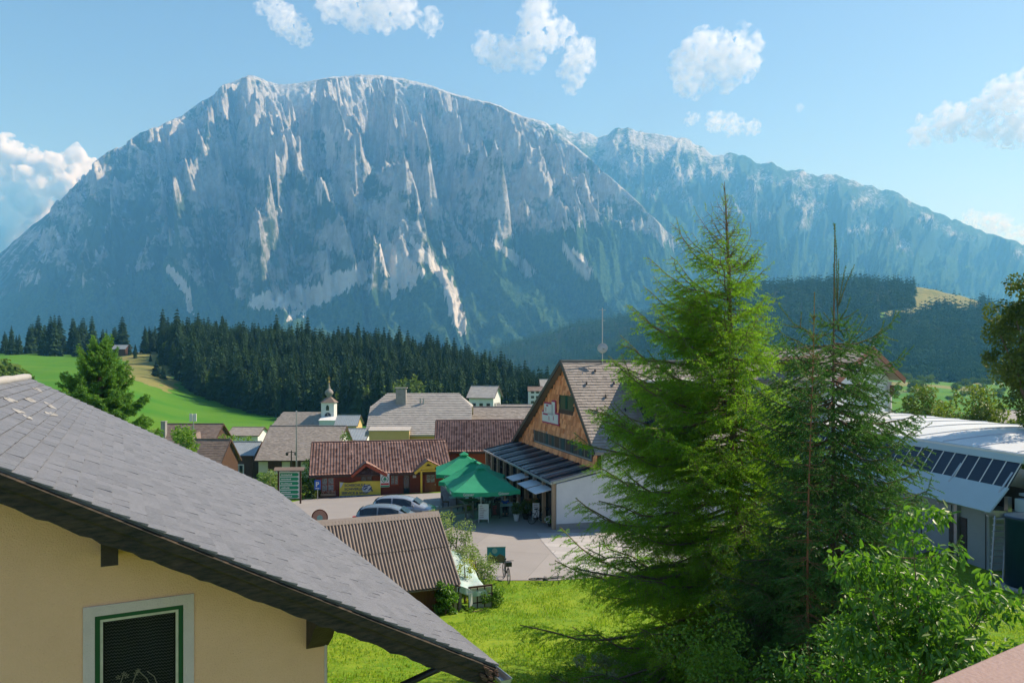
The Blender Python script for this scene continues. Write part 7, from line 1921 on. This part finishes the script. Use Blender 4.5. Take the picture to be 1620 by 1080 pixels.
def chair(px, Y, rz, lab):
    x = X(px, Y); root = thing('chair', lab, 'chair', (x, Y, hz(x, Y) + .03), rz, 'chairs on the terrace'); w = M('rattan_brown', (.10, .06, .035), (.16, .10, .06), .7, 10)
    m = MB(); m.box(-.23, .23, -.23, .2, .42, .46); m.build('seat', w, root)
    m = MB(); m.slab([(-.22, .18, .46), (.22, .18, .46), (.22, .27, .9), (-.22, .27, .9)], (0, .03, 0)); m.build('backrest', w, root)
    for sx_ in (-1, 1):
        for sy_ in (-1, 1): m = MB(); m.box(sx_ * .2 - .02, sx_ * .2 + .02, sy_ * .19 - .02, sy_ * .19 + .02, 0, .42); m.build('leg', METDK, root)
def table(px, Y, lab, cloth):
    x = X(px, Y); root = thing('table', lab, 'table', (x, Y, hz(x, Y) + .03), .2, 'tables on the terrace')
    m = MB(); m.box(-.5, .5, -.4, .4, .72, .75); m.build('tabletop', cloth, root)
    m = MB(); m.lathe((0, 0, 0), [(.25, 0), (.22, .03), (.04, .06), (.04, .72)], 12); m.build('pedestal', METDK, root)
tabs = [(799, 51.2, 'table with pale top where the person in blue sits'), (835, 51.6, 'dark table beside the potted plant'), (745, 53.5, 'table under the front green parasol'), (772, 54.5, 'table behind the menu boards in the parasol shade'), (722, 54.8, 'leftmost table below the parasols'), (800, 55.5, 'table farther back next to the glass front')]
for i, (px, Y, lb) in enumerate(tabs):
    table(px, Y, lb, M('cloth_pale_blue', (.35, .42, .46), None, .8) if i in (0, 4) else M('table_dark', (.06, .05, .045), None, .6))
    for k_, (dx, dy, a_) in enumerate(((-17, -.1, 90), (17, .1, -90), (1, .75, 0))):
        chair(px + dx, Y + dy, R(a_), ('chair left of the ', 'chair right of the ', 'chair behind the ')[k_] + lb.replace('table', 'table', 1))
P0 = .03
def pplace(px, Y): x = X(px, Y); return x, Y, hz(x, Y) + P0
person('person in a blue shirt seated facing the plaza at the pale topped table', *pplace(799, 51.9), 0, True, (.03, .09, .42), hair=(.10, .07, .05))
person('person with grey hair and white top seated behind the potted plant', *pplace(819, 51.6), R(90), True, (.6, .58, .55), hair=(.35, .33, .30))
person('fair haired person in a red top seated right of the potted plant', *pplace(836, 52.4), 0, True, (.45, .10, .08), hair=(.40, .25, .12))
person('person in a dark jacket seated at the dark table', *pplace(851, 51.8), R(-70), True, (.05, .05, .07), hair=(.05, .03, .02))
person('person in a pale shirt seated under the front parasol', *pplace(763, 53.5), R(-90), True, (.35, .42, .5))
person('person in light clothes seated in the shade behind the menu boards', *pplace(788, 55.2), R(-20), True, (.5, .52, .55), hair=(.2, .12, .06))
person('person in an orange top standing by the wooden corner post', *pplace(864, 51.0), R(-30), False, (.55, .22, .06), hair=(.3, .18, .08), arm='down')
# planters
def planter(lab, px, Y, h, r, pot, plant_h, n, leafm, sd_, flowers=None):
    x = X(px, Y); z = hz(x, Y) + .03; root = thing('potted_plant', lab, 'potted plant', (x, Y, z))
    m = MB(); m.lathe((0, 0, 0), [(r * .7, 0), (r, h), (r * 1.08, h), (r * 1.08, h + .04), (r * .85, h + .02)], 18); m.build('pot', pot, root, False)
    rs = np.random.RandomState(sd_); d = rs.normal(size=(n, 3)); d /= np.linalg.norm(d, axis=1)[:, None]
    P = np.array([0, 0, h + plant_h * .5]) + d * np.array([r * 1.5, r * 1.5, plant_h * .55]) * rs.uniform(.4, 1, (n, 1)); ax = d + rs.normal(size=(n, 3)) * .4; ax /= np.linalg.norm(ax, axis=1)[:, None]
    sd2 = np.cross(ax, rs.normal(size=(n, 3))); sd2 /= np.linalg.norm(sd2, axis=1)[:, None]
    V = np.stack([P, P + ax * .05 + sd2 * .022, P + ax * .11, P + ax * .05 - sd2 * .022], 1).reshape(-1, 3)
    link('foliage', npmesh('foliage', V, np.arange(n * 4).reshape(-1, 4), leafm, False, rs.rand(n)), root)
    if flowers:
        k = n // 5; P = np.array([0, 0, h + plant_h * .5]) + d[:k] * np.array([r * 1.6, r * 1.6, plant_h * .6]); V = np.stack([P + [.03, 0, 0], P + [0, 0, .035], P - [.03, 0, 0], P + [0, -.03, -.02]], 1).reshape(-1, 3)
        link('flowers', npmesh('flowers', V, np.arange(k * 4).reshape(-1, 4), flowers, False, rs.rand(k)), root)
WPOT = M('pot_white', (.6, .62, .63), None, .5)
planter('white pot with a bushy dark green plant in front of the seated guests', 817, 49.6, .42, .2, WPOT, .75, 700, MAPLE, 1)
planter('low dark pot of white flowers at the foot of the wooden corner post', 872, 47.9, .22, .26, METDK, .4, 500, BUSHL, 2, FRAMEW)
planter('leafy potted shrub right of the white pot', 832, 50.2, .35, .24, METDK, .9, 900, MAPLE, 3)
planter('tall planter of dark leaves between the tables and the bicycles', 846, 50.8, .4, .3, METDK, .8, 900, MAPLE, 4, M('petal_orange', (.6, .25, .08), None, .7))
planter('small planter with red flowers beside the terrace railing', 741, 50.9, .3, .2, WPOT, .4, 350, BUSHL, 5, M('petal_red', (.5, .05, .05), None, .7))
# ---------------------------------------------------------------- clouds
def cloud_mat(scale, dens, thr):
    m = bpy.data.materials.new('cloud_vapour'); m.use_nodes = True
    nt = m.node_tree; n = nt.nodes; n.remove(n['Principled BSDF'])
    v = n.new('ShaderNodeVolumePrincipled')
    v.inputs['Color'].default_value = (.98, .98, .98, 1)
    v.inputs['Anisotropy'].default_value = 0.0
    tc = n.new('ShaderNodeTexCoord')
    a = n.new('ShaderNodeTexNoise'); a.inputs['Scale'].default_value = scale; a.inputs['Detail'].default_value = 7; a.inputs['Roughness'].default_value = .52
    a.inputs['Distortion'].default_value = .3
    lk(nt, tc.outputs['Object'], a.inputs['Vector'])
    mr = n.new('ShaderNodeMapRange'); mr.inputs['From Min'].default_value = thr; mr.inputs['From Max'].default_value = thr + .2
    mr.inputs['To Max'].default_value = dens
    lk(nt, a.outputs['Fac'], mr.inputs['Value'])
    lk(nt, mr.outputs[0], v.inputs['Density'])
    lk(nt, v.outputs[0], n['Material Output'].inputs['Volume'])
    m.cycles.volume_step_rate = 0.5
    return m
import bmesh
def cloud(label, lumps, Y, seed, group=None, dens=.013, thr=.45):
    """lumps: (px, py, r_px) puffs; each a ball of vapour round that point, scattered in depth too"""
    rs = np.random.RandomState(seed)
    bm = bmesh.new()
    c0 = at(lumps[0][0], lumps[0][1], Y); k = Y / F
    for (px, py, r) in lumps:
        r = r * 1.12
        p = at(px, py, Y) - c0
        for i in range(9):
            d = rs.normal(size=3); d /= np.linalg.norm(d); q = r * k * rs.uniform(.15, .62)
            rr = r * k * rs.uniform(.5, .85)
            bmesh.ops.create_icosphere(bm, subdivisions=2, radius=rr, matrix=Matrix.Translation(p + Vector((d[0] * q, d[1] * q * 1.2, d[2] * q * .8))))
    me = bpy.data.meshes.new('cloud'); bm.to_mesh(me); bm.free()
    big = max(l[2] for l in lumps) * k * 1.1
    o = link('cloud', me); o.location = c0
    rm = o.modifiers.new('merge', 'REMESH'); rm.mode = 'VOXEL'; rm.voxel_size = big / 20
    tx = bpy.data.textures.new('puffs', 'CLOUDS'); tx.noise_scale = big * .45; tx.noise_depth = 5
    dp = o.modifiers.new('puff', 'DISPLACE'); dp.texture = tx; dp.texture_coords = 'LOCAL'; dp.strength = big * .95; dp.mid_level = .42
    me.materials.append(cloud_mat(2.6 / big, dens, thr))
    tag(o, label, 'cloud', group)
    return o
G = 'small white clouds over the mountain'
cloud('broad bright white cloud high above the larch, the squarish one with ragged edges', [(1100, 95, 34), (1125, 78, 30), (1170, 78, 28), (1150, 105, 30), (1100, 130, 20), (1185, 95, 18)], 6900, 1, G)
cloud('thin flat wisp of cloud just below the bright squarish cloud', [(1095, 188, 10), (1130, 192, 15), (1160, 202, 15), (1190, 202, 10)], 8200, 2, G)
cloud('branching white cloud right of the summit with arms to the left and lower right', [(790, 85, 26), (830, 85, 22), (855, 45, 30), (850, 12, 26), (880, 55, 24), (915, 90, 24), (905, 115, 20), (770, 72, 16)], 6900, 3, G)
cloud('long white cloud at the top edge between the two summit clouds', [(520, 5, 26), (560, 20, 26), (600, 15, 28), (640, 25, 20), (620, 0, 26), (682, 40, 15)], 6800, 4, G)
cloud('slanting narrow cloud at the top above the left summit', [(430, 10, 18), (445, 28, 20), (465, 45, 18), (478, 62, 12)], 6800, 5, G)
cloud('wide white cloud at the right edge of the sky', [(1465, 205, 20), (1500, 195, 24), (1545, 185, 26), (1590, 160, 28), (1620, 150, 30), (1600, 205, 26), (1560, 210, 18), (1640, 190, 30)], 11800, 6, G, dens=.008)
cloud('big billowing cumulus behind the left shoulder of the mountain', [(20, 275, 40), (-20, 290, 50), (95, 280, 38), (60, 300, 44), (10, 340, 60), (70, 340, 50), (-30, 370, 50), (20, 380, 40)], 12000, 7, G, dens=.03, thr=.45)
cloud('low cloud peeping over the falling ridge at the right', [(1545, 350, 16), (1575, 360, 20), (1610, 375, 18), (1560, 352, 12)], 12000, 8, G, dens=.008)
cloud('tiny puff of cloud alone in the sky between the flat wisp and the right cloud', [(1264, 170, 6)], 8200, 9, G)
# ---------------------------------------------------------------- haze
hm = bpy.data.materials.new('haze_air'); hm.use_nodes = True
nt = hm.node_tree
nt.nodes.remove(nt.nodes['Principled BSDF'])
pv = nt.nodes.new('ShaderNodeVolumePrincipled')
pv.inputs['Color'].default_value = (0.15, 0.50, 0.95, 1)
pv.inputs['Density'].default_value = 0.000135
pv.inputs['Absorption Color'].default_value = (1, 1, 1, 1)
pv.inputs['Anisotropy'].default_value = 0.1
nt.links.new(pv.outputs[0], nt.nodes['Material Output'].inputs['Volume'])
b = MB().box(-7500, 7500, -60, 10200, -1500, 2420)
o = b.build('haze', hm); o['kind'] = 'stuff'
